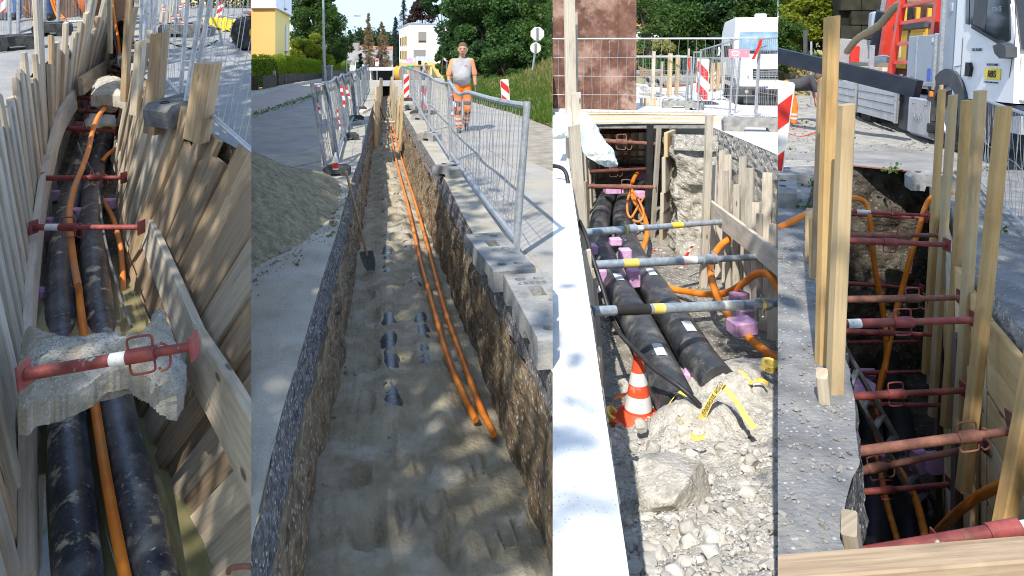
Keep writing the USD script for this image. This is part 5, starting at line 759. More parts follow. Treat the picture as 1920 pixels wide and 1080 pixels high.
# grass bank right with tall trees
M['pathdirt'] = mat('sandy_path', [(.20, .175, .14), (.28, .25, .205), (.34, .31, .26)], 3, .95, .6, 30); M['grassb'] = mat('bank_soil', [(.10, .10, .03), (.20, .18, .07)], 4, .95, .6, 30); M['grass'] = leafmat('grass_blade', [(.07, .13, .015), (.15, .22, .03), (.27, .26, .10)], trans=.4); M['drygrass'] = leafmat('dry_grass_blade', [(.25, .21, .09), (.34, .28, .13), (.16, .19, .05)], trans=.3)
bl = np.array([P(2, *q) for q in [(842, 172), (870, 187), (915, 200), (960, 212), (1003, 228), (1060, 250)]]); bt = np.array([W(832, 146, 42), W(860, 150, 33), W(905, 152, 29), W(955, 145, 27), (W(1000, 128, 25)), W(1060, 105, 22)])
bm = sheet(bl - dz * .02, bt, 60, 40, .22, 1.1, 6, 4, up=(0, 0, 1), flip=True); struct(2, 'grass_bank', bm, M['grassb'], smooth=True); gg = np.random.default_rng(12)
ti = bm[1][gg.integers(0, len(bm[1]), 26000)]; w_ = gg.dirichlet((1, 1, 1), 26000); gp = (bm[0][ti] * w_[..., None]).sum(1); hh = (gg.uniform(.10, .34, 26000) * (.55 + .9 * np.clip((gp[:, 0] - 0) / 3, 0, 1)))[:, None]; a_ = gg.uniform(0, 6.28, 26000); sd_ = np.c_[np.cos(a_), np.sin(a_), 0 * a_] * .012; bend_ = gg.normal(size=(26000, 3)) * (.08, .08, 0)
v = np.stack([gp - sd_, gp + sd_, gp + dz * hh + bend_], 1).reshape(-1, 3); f = np.arange(26000 * 3).reshape(-1, 3); dry = gg.uniform(size=26000) < np.clip((gp[:, 2] - .3) * .7, .05, .75); struct(2, 'bank_grass', (v, f[~dry]), M['grass'], kind='stuff', drop=True); struct(2, 'dry_grass', (v, f[dry]), M['drygrass'], kind='stuff', drop=True)
flat([(985, 300), (1060, 330), (1060, 248), (1030, 236), (1003, 228), (968, 214), (985, 232)], M['pathdirt'], 'dirt_path', .006)
flat([(845, 320), (850, 250), (842, 180), (870, 190), (960, 215), (1000, 236), (1010, 290), (1050, 360), (1050, 560), (1000, 490)], M['asphalt'], 'road', .004)
tb = W(1060, 125, 30); struct(2, 'slope_ground', sheet(bt - dz * .05, bt + A3(1.5, 14, .2), 20, 8, .3, .6, 7, flip=True), M['grassb'])
for i, (x, y, d, rx, ry, rz, n, sz, mm, lb) in enumerate([(880, 38, 44, 2.0, 2, 3.8, 20000, .105, 'leafdark', 'dark tree with its crown over the right part of the white apartment house'), (925, 55, 36, 2.4, 2, 3.4, 26000, .09, 'leafbig', 'dense dark green tree directly behind the worker'), (990, 30, 34, 2.3, 2, 3.4, 24000, .095, 'leafbig', 'tall leafy tree behind the octagonal sign back'), (1040, 60, 31, 1.7, 1.6, 3.2, 14000, .085, 'leafmid', 'lighter green tree at the right end of the grass bank'), (900, 125, 33, 1.5, 1.2, 1.1, 9000, .08, 'leafdark', 'low dark bushes under the trees behind the worker'), (950, 128, 31, 1.5, 1.0, 1.0, 9000, .075, 'leafbig', 'leafy undergrowth at the top of the grass bank'), (838, 118, 52, .9, .8, 1.5, 5000, .09, 'leafmid', 'slim bush beside the round sign back'), (828, 2, 50, 1.5, 1.4, 1.5, 9000, .1, 'leafdark', 'overhanging dark crown beside the copper tree above the apartment house')]):
    c = W(x, y, d); tree(2, 'broadleaf_tree' if i < 4 or i == 7 else 'bush', lb, A3(c[0], c[1], .2 if i < 4 or i == 7 else c[2] - rz), 8, c, (rx, ry, rz), n, sz, mm, .2 if i < 4 else .05, 70 if i < 4 else 30, 30 + i, .27, cat='tree' if i < 4 or i == 7 else 'bush', low=-.85)
# sand heap
xs, ys = np.linspace(-5.4, -1.3, 110), np.linspace(3.8, 9.6, 130); X, Y = np.meshgrid(xs, ys); q = np.sqrt(((X + 3.3) / 1.5) ** 2 + ((Y - 6.5) / 2.6) ** 2); Z = 1.12 * np.clip(1 - q, -.2, 1) ** 1.0 + .02; Z += .16 * np.exp(-(((X + 2.2) / .45) ** 2 + ((Y - 8.6) / .5) ** 2)); pp = np.stack([X, Y, Z], -1)
pp[..., 2] += (.10 * nz(pp.reshape(-1, 3), 1.4, 5) + .045 * nz(pp.reshape(-1, 3), 9, 6, 4)).reshape(Z.shape); hv, hf = gridmesh(pp); struct(2, 'sand_heap', (hv, hf[(q.ravel()[hf] < 1.1).all(1)]), M['heap'], smooth=True); gh = np.random.default_rng(9); hs = []
for i in range(1500):
    if i < 700: j = gh.integers(0, len(hv)); p = hv[j]; o_ = q.ravel()[j] < 1.0
    else: a_ = gh.uniform(-2.2, 1.2); rr_ = 1.0 + abs(gh.normal(0, .10)); p = A3(-3.3 + 1.5 * rr_ * math.cos(a_), 6.5 + 2.6 * rr_ * math.sin(a_), .008); o_ = True
    if o_: n_ = gh.normal(size=(8, 3)); n_ /= np.linalg.norm(n_, axis=1)[:, None]; hs.append(hull(p + n_ * min(.006 + gh.pareto(2.5) * .006, .04) * (1, 1, .7)))
struct(2, 'heap_gravel', join(hs), M['heap'], kind='stuff')
# loose boards, bottle, tape, planks of the far shoring
for (x, y, lb) in ((676, 232, 'short concrete slab lying on the pavement beside the left fence'), (681, 209, 'flat board lying by the trench edge near the far shoring')): solo(2, 'loose_slab', cbox(P(2, x, y) + dz * .03, yaw(.05), (.12, .35 if y > 220 else .8, .03), .008), M['block' if y > 220 else 'dry'], lb, 'slab')
t = Thing(2, 'far_shoring', 'pale plank shoring at the far end of the open trench', 'shoring wall')
for i in range(15): d0 = 20 + i * 1.2; xl = lerp_pl(lipL, 0)[0] ; x0, x1 = np.interp(d0, lipL[::-1, 1], lipL[::-1, 0]), np.interp(d0, lipR[::-1, 1], lipR[::-1, 0]); h_ = R.uniform(.1, .6); t.add('plank', plank(A3(x0 + .14, d0, -1.05), A3(x0 + .08, d0 + .3, h_), .16, .05, A3(.5, 1, 0)), M[R.choice(['new2', 'old1'])]); (i % 2 == 0) and t.add('plank', plank(A3(x1 - .10, d0, -1.05), A3(x1 - .06, d0 + .2, R.uniform(.25, .7)), .16, .05, A3(-.5, 1, 0)), M[R.choice(['new2', 'old1'])])
t.add('cross_beam', tube([P(2, 703, 229, h=2.3), P(2, 741, 229, h=2.3)], .045, 8), M['old3']); t.add('prop', plank(P(2, 704, 178, h=1.3), P(2, 722, 226, h=2.6), .06, .05, A3(1, 0, 0)), M['old2']); t.done()
t = Thing(2, 'bottle', 'clear drink bottle with a red label standing on the fence foot', 'bottle'); b = P(2, 629, 318, dh=.13); t.add('bottle_body', lathe([(0, 0), (.035, 0), (.036, .13), (.014, .19), (.014, .22), (0, .22)], b, dz, 14), M['paper'], smooth=40); t.add('label', lathe([(.037, .02), (.037, .09)], b, dz, 14), M['redp'], smooth=40); t.done()
for (pts, w, lb) in [([(591, 166), (600, 160), (606, 158)], .06, 'red tape knot on top of the leaning fence corner'), ([(640, 160), (641, 172), (645, 188), (643, 205)], .07, 'red and white tape hanging from the second leaning fence post'), ([(648, 162), (652, 175), (656, 185)], .06, 'red tape fluttering at the left fence top'), ([(633, 205), (634, 218), (637, 232), (637, 243)], .04, 'thin red and white tape hanging low on the left fence'), ([(593, 185), (597, 200), (600, 213)], .05, 'white tape with a red end on the leaning end panel'), ([(836, 177), (848, 178), (851, 190)], .05, 'white tape wound round the double post before the worker'), ([(847, 180), (853, 200), (848, 215), (855, 222)], .06, 'red and white tape dangling from the double post')]:
    w *= .62; d = 9.6 if pts[0][0] < 620 else 10.3 if pts[0][0] > 800 else 11.5; tapestrip(2, [W(x, y, d) for x, y in pts], w, lb)
tapestrip(2, [P(2, 592, 350, dh=.03), P(2, 597, 354, dh=.02), P(2, 596, 361, dh=.03)], .06, 'scrap of red and white tape lying by the sand heap')
# ================================================================ third place: the bright trench bridged by planks, cone and rubble in front (x 1036..1458)
k = 3; HB3 = 3.9
B3 = lambda x, y, h=HB3, dh=0: P(3, x, y, h=h, dh=dh)
M['pale'] = mat('pale_concrete', [(.62, .61, .59), (.70, .69, .67), (.76, .75, .73)], 3, .9, .5, 55, speck=((.52, .50, .47), 50, .15), bdist=.006)
M['cutside'] = mat('broken_slab_side', [(.22, .205, .18), (.34, .32, .29), (.46, .44, .40)], 12, .95, 1.0, 50, speck=((.62, .61, .58), 40, .28), bdist=.02)
M['rubble'] = mat('dusty_rubble', [(.36, .335, .29), (.50, .475, .425), (.62, .60, .555)], 9, .95, 1.0, 40, speck=((.66, .64, .60), 34, .25), bdist=.03)
M['stone'] = mat('pale_stones', [(.50, .475, .43), (.63, .61, .57), (.73, .71, .67)], 7, .9, .6, 30, isl=.28, objv=.2, stain=((.48, .38, .24), 2.0, .6, .78))
M['floor3'] = mat('pebbly_trench_bottom', [(.14, .125, .10), (.24, .22, .185), (.34, .32, .28)], 5, .95, 1.0, 34, speck=((.50, .48, .45), 24, .3), bdist=.03)
M['soil3'] = mat('sandy_soil', [(.22, .20, .16), (.34, .315, .265), (.45, .43, .38)], 6, .95, 1.0, 26, speck=((.55, .53, .5), 22, .25), bdist=.04)
M['rustplate'] = mat('rusty_steel_sheet', [(.065, .03, .022), (.13, .06, .042), (.20, .105, .078)], 1.6, .75, .25, 30, stain=[((.33, .21, .165), 1.1, .5, .66), ((.40, .30, .26), 14, .62, .72), ((.05, .028, .022), 3, .58, .75)])
M['foil'] = mat('pale_plastic_foil', [(.54, .63, .63), (.66, .73, .73), (.76, .80, .79)], 3, .3, .35, 9, spec=.6, bdist=.03)
M['cone'] = mat('cone_red', [(.68, .075, .03), (.76, .10, .04)], 4, .4, stain=((.5, .33, .26), 6, .62, .8))
M['sage'] = leafmat('pale_leaf', [(.07, .12, .03), (.12, .18, .045), (.2, .24, .07)], trans=.4); M['strawleaf'] = leafmat('straw_leaf', [(.28, .28, .10), (.38, .36, .16), (.2, .26, .07)], trans=.4)
# ground sheets: left slab, right slab, street behind
slabL = np.array([P(3, *q) for q in [(1054, 217), (1058, 240), (1061, 262), (1069, 320), (1078, 385), (1095, 500), (1113, 620), (1131, 750), (1152, 890), (1180, 1080), (1195, 1180)]]); se = slabL.copy(); se[:, 0] = (1030 - 960) / F * se[:, 1]
struct(3, 'concrete_slab', sheet(slabL, se, 200, 40, .004, 12, 5, 4, up=(0, 0, 1), flip=True), M['pale']); lo = slabL + A3(.03, 0, -.32); struct(3, 'slab_side', sheet(slabL, lo, 300, 8, .03, 14, 6, 4), M['cutside'])
slabR = np.array([P(3, *q) for q in [(1322, 233), (1340, 240), (1400, 265), (1458, 290), (1520, 318), (1600, 352)]]); sr = slabR.copy(); sr[:, 0] = (1500 - 960) / F * sr[:, 1]; sr[:, 0] = np.maximum(sr[:, 0], slabR[:, 0] + .02)
struct(3, 'concrete_slab', sheet(slabR, sr, 80, 20, .004, 12, 7, up=(0, 0, 1)), M['pale']); lo = slabR + A3(-.02, 0, -.42); struct(3, 'slab_side', sheet(slabR, lo, 200, 14, .04, 12, 8, 4, flip=True), M['cutside']); struct(3, 'soil_wall', sheet(lo + A3(.05, 0, 0), lo + A3(-.15, 0, -1.8), 120, 24, .12, 3, 9, 4, flip=True), M['soil3'])
bk = [P(3, x, 217) for x in (1020, 1110)]; struct(3, 'street', sheet([P(3, 1310, 213), P(3, 1330, 236), P(3, 1480, 236)], [P(3, 1310, 212), P(3, 1480, 212), P(3, 1480, 212)], 6, 4), M['pale'])
far3 = [A3((x - 960) / F * d, d, 0) for x, d in ((1000, 19.2), (1480, 19.2))]; struct(3, 'street', sheet(far3, [A3((x - 960) / F * 70, 70, 0) for x in (1000, 1500)], 60, 60, .02, .8, 4, up=(0, 0, 1), flip=True), M['pale']); struct(3, 'street', sheet([A3((x - 960) / F * 16.2, 16.2, 0) for x in (1325, 1490)], [A3((x - 960) / F * 19.3, 19.3, -.001) for x in (1325, 1490)], 10, 6, flip=True), M['pale']); struct(3, 'street', sheet([A3((x - 960) / F * 17, 17, -.002) for x in (1025, 1062)], [A3((x - 960) / F * 19.3, 19.3, -.003) for x in (1025, 1062)], 4, 4, flip=True), M['pale'])
# trench bottom and walls
tl = [(1160, 1150), (1140, 950), (1122, 805), (1111, 650), (1104, 520), (1101, 440), (1105, 380), (1116, 330), (1130, 300), (1145, 280)]; tr_ = [(1720, 1150), (1620, 950), (1530, 805), (1440, 650), (1345, 520), (1262, 440), (1245, 380), (1235, 330), (1228, 300), (1222, 280)]
t3L, t3R = np.array([B3(*q) for q in tl]), np.array([B3(*q) for q in tr_]); a_, b_ = resample(t3L, 160), resample(t3R, 160); t_ = np.linspace(-.15, 1.15, 70)[:, None, None]; g = a_ * (1 - t_) + b_ * t_; fl = g.reshape(-1, 3).copy(); fl[:, 2] += .12 * nz(fl, 1.3, 4) + .06 * nz(fl, 7, 5) + .03 * nz(fl, 25, 6); struct(3, 'trench_bottom', gridmesh(fl.reshape(g.shape)), M['floor3'], smooth=True)
struct(3, 'soil_wall', sheet([A3(p[0] + .02, p[1], -.3) for p in slabL], [A3((x - 960) / F * d - .1, d, CZ - HB3) for x, d in ((1130, 28), (1116, 22.5), (1105, 18.4), (1101, 15), (1104, 12.2), (1111, 9.3), (1122, 7.2), (1140, 6), (1160, 4.8), (1190, 3))], 100, 20, .08, 4, 11), M['soil3'])
solid = [A3((x - 960) / F * d, d, z) for x, d, z in ((1262, 14, 0), (1345, 14, 0))]; top = np.array([A3((1246 - 960) / F * 20, 20, 0), A3((1262 - 960) / F * 14.2, 14.2, 0), A3((1345 - 960) / F * 14.0, 14.0, 0)])
struct(3, 'slab_side', sheet(top, top + A3(0, -.05, -.32), 120, 8, .04, 10, 12, 4), M['cutside']); struct(3, 'soil_wall', sheet(top + A3(0, .06, -.3), top + A3(0, -.35, -2.6), 120, 60, .35, 2.2, 13, 5), M['soil3']); struct(3, 'soil_lump', (lambda m: (m.vertices * (.42, .35, .3) + B3(1305, 478) + .12 * nz(m.vertices, 3, 4)[:, None], m.faces))(trimesh.creation.icosphere(3)), M['soil3'], smooth=True)
bw = [A3((x - 960) / F * 27.5, 27.5, 0) for x in (1110, 1250)]
t = Thing(3, 'end_shoring', 'pale plank wall in the shade under the plank bridge', 'shoring wall')
for i in range(17): x = 1112 + i * 7.4; t.add('plank', plank(W(x, 330, 26 + .2 * (i % 2)), W(x, 226 - R.uniform(0, 6), 26 + .2 * (i % 2)), .15, .05, A3(1, 0, 0)), M[R.choice(['dry', 'new2', 'dry', 'old3'])])
t.done()
# board walls
lw = Thing(3, 'timber_shoring', 'left shoring boards standing along the white slab', 'shoring wall')
for (x0, y0, x1, y1, d, w, tk, m) in [(1067, -40, 1072, 420, 10.6, .165, .07, 'dry'), (1079, 24, 1082, 470, 11.2, .06, .05, 'old3'), (1080, 174, 1085, 470, 10.0, .14, .06, 'dry'), (1076, 235, 1107, 690, 8.4, .135, .07, 'dry'), (1064, 200, 1068, 300, 12.5, .06, .05, 'old3'), (1099, 470, 1118, 760, 7.6, .10, .05, 'dry'), (1109, 505, 1132, 770, 8.0, .09, .05, 'dry'), (1118, 655, 1124, 822, 7.0, .10, .06, 'dry')]:
    lw.add('plank', plank(W(x1, y1, d * (1.0 if y0 > 400 else 1)), W(x0, y0, d), w, tk, A3(1, .35, 0), .02), M[m])
for (x, y, d) in [(1090, 340, 15), (1097, 330, 17), (1104, 330, 18), (1112, 320, 20), (1120, 315, 22), (1086, 380, 13), (1098, 400, 14.5)]: lw.add('plank', plank(W(x + 6, y + 110 * 13 / d, d), W(x, y - 60, d), .17, .05, A3(.4, 1, 0)), M[R.choice(['old3', 'old1'])])
lw.done()
rw = Thing(3, 'timber_shoring', 'right shoring boards of uneven height with a slanting waling board', 'shoring wall')
for (xt, yt, xb, yb, d, w) in [(1341, 309, 1335, 515, 12.4, .09), (1355, 282, 1346, 520, 12.2, .12), (1366, 290, 1360, 530, 11.7, .12), (1360, 320, 1366, 545, 11.4, .1), (1393, 294, 1386, 560, 11.2, .12), (1382, 346, 1380, 560, 11, .11), (1406, 315, 1402, 585, 10.6, .13), (1418, 380, 1416, 605, 10.2, .12), (1440, 324, 1432, 640, 9.9, .15), (1425, 400, 1426, 620, 9.95, .1), (1452, 420, 1448, 660, 9.5, .14), (1470, 330, 1466, 690, 9.2, .15)]:
    rw.add('plank', plank(W(xb, yb, d), W(xt, yt, d), w, .05, A3(.75, -.9, 0), .015), M[R.choice(['dry', 'old3', 'dry'])])
pa, pb = W(1331, 392, 11.9), W(1480, 510, 8.7); rw.add('waling_board', plank(pa, pb, .33, .06, dz), M['dry']); rw.done()
solo(3, 'timber_post', plank(W(1318, 545, 11.7), W(1330, 217, 11.7), .115, .09, A3(1, .2, 0), .01), M['dry'], 'tall grey post at the corner of the right shoring boards', 'post')
t = Thing(3, 'far_shoring', 'steel post and stacked board ends at the right under the plank bridge', 'shoring wall'); t.add('steel_post', beam(W(1214, 440, 15.6), W(1219, 232, 15.6), .14, .12, A3(1, 0, 0)), M['black']); t.add('plank', plank(W(1222, 470, 14.8), W(1236, 236, 14.8), .11, .05, A3(1, .5, 0)), M['galvd'] if 0 else M['old3'], label='upright plank')
for (y0, y1, x, m) in [(245, 292, 1256, 'new2'), (290, 358, 1252, 'old3'), (356, 392, 1249, 'old3'), (390, 425, 1248, 'old3'), (422, 480, 1247, 'old1')]: c = W(x, (y0 + y1) / 2, 14.9); t.add('board_end', cbox(c, yaw(1.1), (.35, .04, (y1 - y0) / 2600 * 14.9 * .97), .01), M[m])
t.done()
# plank bridge
t = Thing(3, 'plank_bridge', 'plank bridge of pale and fresh boards laid across the trench behind the fence', 'bridge')
for i, (d0, m) in enumerate([(16.35, 'dry'), (16.75, 'new2'), (17.15, 'dry'), (17.55, 'dry'), (17.95, 'new1'), (18.35, 'dry'), (18.75, 'new2'), (19.1, 'dry')]): t.add('plank', plank(A3((1085 - 960) / F * d0, d0, .03 + .004 * (i % 3)), A3((1372 - i * 8 - 960) / F * d0, d0 + .05, .03 + .004 * (i % 2)), .39, .06, A3(0, 1, 0)), M[m])
t.add('edge_beam', beam(A3((1112 - 960) / F * 16.25, 16.25, -.05), A3((1340 - 960) / F * 16.25, 16.25, -.05), .06, .09, A3(0, 1, 0)), M['block']); t.done()
# struts
def s3(a, b, d0, d1, r, m, label, **kw): return strut(3, W(*a, d0), W(*b, d1), r, M[m], label, group=kw.pop('group', 'red and black props below the plank bridge'), **kw)
for (a, b, d, r, m, lb, at) in [((1128, 241), (1216, 240), 22, .055, 'red', 'uppermost red prop just under the plank bridge', .6), ((1122, 248), (1216, 245), 20, .06, 'darkrust', 'black prop touching the uppermost red one', .3), ((1128, 264), (1234, 270), 15.6, .055, 'rust', 'thick red-brown prop with bow handles under the plank bridge', .35), ((1150, 280), (1216, 281), 24, .045, 'rust', 'thin brown prop below the thick red-brown one', .5), ((1146, 294), (1216, 294), 23, .05, 'rust', 'middle brown prop in the shaded trench end', .4), ((1140, 308), (1216, 310), 20, .05, 'darkrust', 'dark prop over the bend of the two pipes', .4), ((1106, 322), (1216, 316), 17, .05, 'darkrust', 'long black prop with a hanging pin', .4), ((1090, 349), (1230, 351), 14.8, .05, 'rust', 'long red-brown prop nearest the viewer above the pipes', .6)]: s3(a, b, d, d, r, m, lb, at=at, plate=.06, hook=at < .5)
G3 = 'grey-blue telescopic props'
s3((1088, 437), (1362, 415), 9.6, 11.3, .055, 'bluesteel', 'uppermost grey-blue prop with a yellow label at its right', at=.30, handle=False, hook=False, sticker=[(.58, .66, 'yellows'), (.30, .38, 'paper')], collar=[.27], group=G3); s3((1090, 498), (1419, 482), 8.6, 9.8, .055, 'bluesteel', 'middle grey-blue prop tied with an orange hose', at=.70, handle=False, hook=False, sticker=[(.21, .29, 'tape'), (.54, .62, 'paper')], collar=[.72], group=G3); s3((1112, 584), (1480, 568), 7.4, 8.4, .055, 'bluesteel', 'lowest grey-blue prop with a tar-stained left end and white label', at=.84, handle=False, hook=False, sticker=[(.10, .26, 'ink'), (.275, .33, 'tape'), (.63, .73, 'paper')], collar=[.84], group=G3, extra=[('lettering', text('EUROX 30', .05, W(1400, 574, 8.08) + A3(0, -.062, .01), unit(A3(1, .29, .02)), dz, .002), 'bluesteel')])
# pipes
pq = lambda pts: spline([B3(x, y, 3.62) for x, y in pts], 8)
for pts, lb in (([(1218, 318), (1190, 326), (1158, 345), (1135, 380), (1122, 440), (1133, 485), (1150, 525), (1172, 565), (1196, 607), (1220, 655), (1246, 710), (1268, 758), (1276, 776)], 'left bent black heating pipe running to the traffic cone'), ([(1222, 328), (1200, 338), (1180, 360), (1167, 395), (1172, 440), (1193, 490), (1222, 535), (1252, 580), (1284, 630), (1315, 680), (1340, 712), (1350, 724)], 'right bent black heating pipe ending at the pink block')):
    p_ = pq(pts); t = Thing(3, 'heating_pipe', lb, 'pipe', 'black heating pipes under the grey-blue props'); t.add('pipe_casing', tube(p_, .215, 30), M['pipeg'], smooth=True); L_ = 0
    for yy in ((545, 690) if 'left' in lb else (535, 645)):
        i = np.argmin(np.abs(pix(p_)[1] - yy)); c = p_[i]; tg = unit(p_[i + 1] - p_[i - 1]); n_ = unit(A3(.0, -.5, 1) - tg * np.dot(A3(.0, -.5, 1), tg)); s_ = np.cross(tg, n_); a__ = np.linspace(-.28, .28, 7); t.add('white_label', gridmesh(np.array([[c + tg * u_ + (n_ * math.cos(a) + s_ * math.sin(a)) * .219 for a in a__] for u_ in (-.16, .16)])), M['paper'], smooth=True)
    t.done()
# hoses and cables
tubeW = lambda pts, r, n=10: tube(spline([W(*q) for q in pts], 6), r, n)
solo(3, 'orange_hose', tubeW([(1366, 449, 11), (1350, 462, 10.8), (1335, 487, 10.3), (1333, 515, 9.9), (1345, 555, 9.5), (1372, 600, 9.2), (1412, 640, 8.8), (1450, 668, 8.5), (1490, 692, 8.3)], .052, 12), M['orange'], 'thick orange hose looping down past the middle and lowest grey-blue props', 'hose', smooth=40); solo(3, 'orange_hose', tubeW([(1205, 475, 12.6), (1230, 525, 11.6), (1255, 540, 11.2), (1290, 547, 10.9), (1330, 552, 10.6), (1365, 548, 10.2), (1395, 530, 9.9), (1415, 515, 9.6), (1435, 512, 9.4), (1450, 524, 9.3), (1464, 550, 9.2)], .05, 12), M['orange'], 'orange hose lying on the trench bottom and arching up the right boards', 'hose', smooth=40); solo(3, 'orange_hose', tubeW([(1222, 312, 18), (1204, 318, 17.6), (1190, 332, 17), (1184, 355, 16.3), (1190, 378, 15.6), (1204, 398, 14.8), (1212, 420, 14), (1212, 445, 13.4), (1203, 472, 12.7)], .05, 12), M['orange'], 'orange hose curving down beside the right pipe', 'hose', smooth=40); solo(3, 'orange_hose', tubeW([(1211, 365, 16), (1196, 388, 15), (1183, 408, 14.6), (1176, 394, 14.8), (1178, 370, 15.3), (1186, 359, 15.4), (1197, 374, 15), (1207, 400, 14.4), (1199, 415, 14.2), (1186, 413, 14.2)], .026, 10), M['oranged'], 'brownish hose loop hanging beside the right pipe', 'hose', smooth=40)
solo(3, 'black_cable', tubeW([(1020, 312, 9), (1045, 312, 8.9), (1060, 322, 8.8), (1067, 350, 8.7), (1085, 410, 8.4), (1098, 440, 8.2), (1110, 480, 8.0), (1128, 535, 7.8), (1145, 590, 7.6), (1162, 625, 7.4), (1190, 655, 7.2), (1225, 690, 6.95), (1262, 716, 6.75), (1290, 738, 6.65), (1313, 761, 6.6)], .026, 10), M['blackcable'], 'black cable hanging from the white slab down to the rubble', 'cable', smooth=40)
# pink blocks
for (x, y, w, h, d, an, lb) in [(1106, 476, 26, 18, 12.2, .2, 'pink block left of the left pipe at the upper grey-blue prop'), (1122, 530, 28, 26, 11.0, .3, 'pink block pair left of the left pipe below the middle prop'), (1104, 540, 18, 34, 10.6, .1, 'muddy pink block beside the left planks'), (1154, 460, 22, 14, 12.6, .1, 'flat pink block between the pipes at the upper prop'), (1172, 500, 23, 34, 11.6, .1, 'tall pale-topped pink block between the pipes'), (1187, 538, 24, 34, 10.8, .2, 'pink block between the pipes just below the middle prop'), (1386, 582, 32, 34, 10.0, .4, 'pink block with a grey top against the right boards'), (1396, 596, 28, 18, 9.7, .2, 'small pink block under the lowest prop at the right'), (1392, 625, 48, 26, 9.0, .25, 'large pink block at the foot of the right boards'), (1301, 722, 38, 26, 8.0, -.3, 'pale pink block at the end of the right pipe'), (1150, 362, 34, 12, 16.5, .1, 'pink block in the shade under the long red-brown prop'), (1200, 372, 20, 14, 15.8, .1, 'pink brick beside the brown hose loop'), (1204, 338, 18, 14, 19, .1, 'pink block at the far pipe bend')]:
    s = d / F; solo(3, 'pink_block', cbox(W(x, y - h / 2, d), yaw(an), (w * s / 2, w * s * .4, h * s / 2), .02), M['pink'], lb, 'foam block')
# traffic cone
t = Thing(3, 'traffic_cone', 'orange and white striped traffic cone standing at the left pipe end', 'traffic cone'); c = W(1197, 785, 7.35); hh = 112 / F * 7.35
pr = lambda z: .165 * (1 - z) + .052 * z
def band(z0, z1, m, name='cone_body', par=None, off=0): return t.add(name, lathe([(pr(z0) + off, z0 * hh), (pr(z1) + off, z1 * hh)], c, dz, 36), M[m], parent=par, smooth=40)
t.add('base', prism([(r * math.cos(a), r * math.sin(a)) for a in np.arange(8) * math.pi / 4 + .3 for r in (.27 if int(round((a - .3) / (math.pi / 4))) % 2 else .315,)], c + dz * .0, A3(1, 0, 0), A3(0, 1, 0), .05), M['cone']); t.add('base_rim', lathe([(.25, .02), (.22, .05), (.18, .08), (.16, .1)], c, dz, 36), M['cone'], smooth=40)
b0 = band(.06, 1.0, 'cone'); band(.19, .42, 'whitep', 'white_band', b0, .003); band(.60, .80, 'whitep', 'white_band', b0, .003); t.add('cone_tip', lathe([(.052, hh), (.056, hh + .012), (.05, hh + .05), (.035, hh + .05), (.03, hh - .05)], c, dz, 28), M['cone'], smooth=40); t.done()
# rubble heap: ground, single stones, gravel
zr = lambda x, y: None
rows = [(690, 3.95), (740, 3.92), (800, 3.85), (860, 3.6), (920, 3.3), (990, 2.95), (1080, 2.55), (1200, 2.2)]
la_ = np.array([P(3, 1100 + (y - 690) * .16, y, h=h + .05) for y, h in rows]); ra_ = np.array([P(3, 1475, y - 20, h=h - .25) for y, h in rows]); g0 = sheet(la_, ra_, 260, 170, 0, rs=True); rv = g0[0].copy(); rv[:, 2] += .20 * nz(rv, 1.5, 21) + .12 * nz(rv, 5, 22, 4) + .05 * nz(rv, 20, 23, 3); rv[:, 2] += .34 * np.exp(-(((rv[:, 0] - W(1292, 1, 6.9)[0]) / .42) ** 2 + ((rv[:, 1] - 6.8) / .36) ** 2)) + .28 * np.exp(-(((rv[:, 0] - W(1372, 1, 7.7)[0]) / .5) ** 2 + ((rv[:, 1] - 7.75) / .5) ** 2))
t = Thing(3, 'rubble', None, None); rb = t.add('dusty_fill', (rv, g0[1]), M['rubble'], smooth=True); gg = np.random.default_rng(31)
def stone(c, r, fl_=.7, n=14, g=gg): p = g.normal(size=(n, 3)); p /= np.linalg.norm(p, axis=1)[:, None]; return hull(c + p * r * g.uniform(.75, 1.15, (n, 1)) * (1, g.uniform(.7, 1.1), fl_))
ok = rv[(rv[:, 1] < 7.3)]; den = ok[gg.integers(0, len(ok), 6500)] + gg.normal(size=(6500, 3)) * (.02, .02, .004)
px_, py_ = pix(den); vis = (py_ > 775) & (py_ < 1100) & (px_ < 1462) & (px_ > 1130 + (py_ - 800) * .15); den = den[vis]; sz = gg.pareto(2.4, len(den)) * .0078 + .005; sz = np.minimum(sz, .065); o = np.argsort(-sz / den[:, 1]); grav = []
for j, i in enumerate(o):
    s = stone(den[i] + A3(0, 0, sz[i] * .18), sz[i], .75, 30 if j < 200 else 10)
    if j < 200: t.add('stone', s, M['stone'], smooth=38)
    else: grav.append(s)
t.add('gravel', join(grav), M['stone'], kind='stuff'); x = t.done(); data(x, kind='structure')
def boulder(x, y, d, w, h, dp, label, sd=1, m='stone', rot=0):
    g = np.random.default_rng(sd); s = d / F; m_ = trimesh.creation.icosphere(4); v = np.asarray(m_.vertices).copy(); n = g.normal(size=(11, 3)); n /= np.linalg.norm(n, axis=1)[:, None]
    for q in n: dd = v @ q; cut = g.uniform(.5, .8); v -= np.outer(np.clip(dd - cut, 0, None), q)
    v += .16 * nz(v, 2.5, sd)[:, None] * v + .05 * nz(v, 9, sd + 1)[:, None] * v; solo(3, 'boulder', (W(x, y, d) + (v * (w * s / 2, dp, h * s / 2)) @ yaw(rot), m_.faces), M[m], label, 'stone', smooth=35)
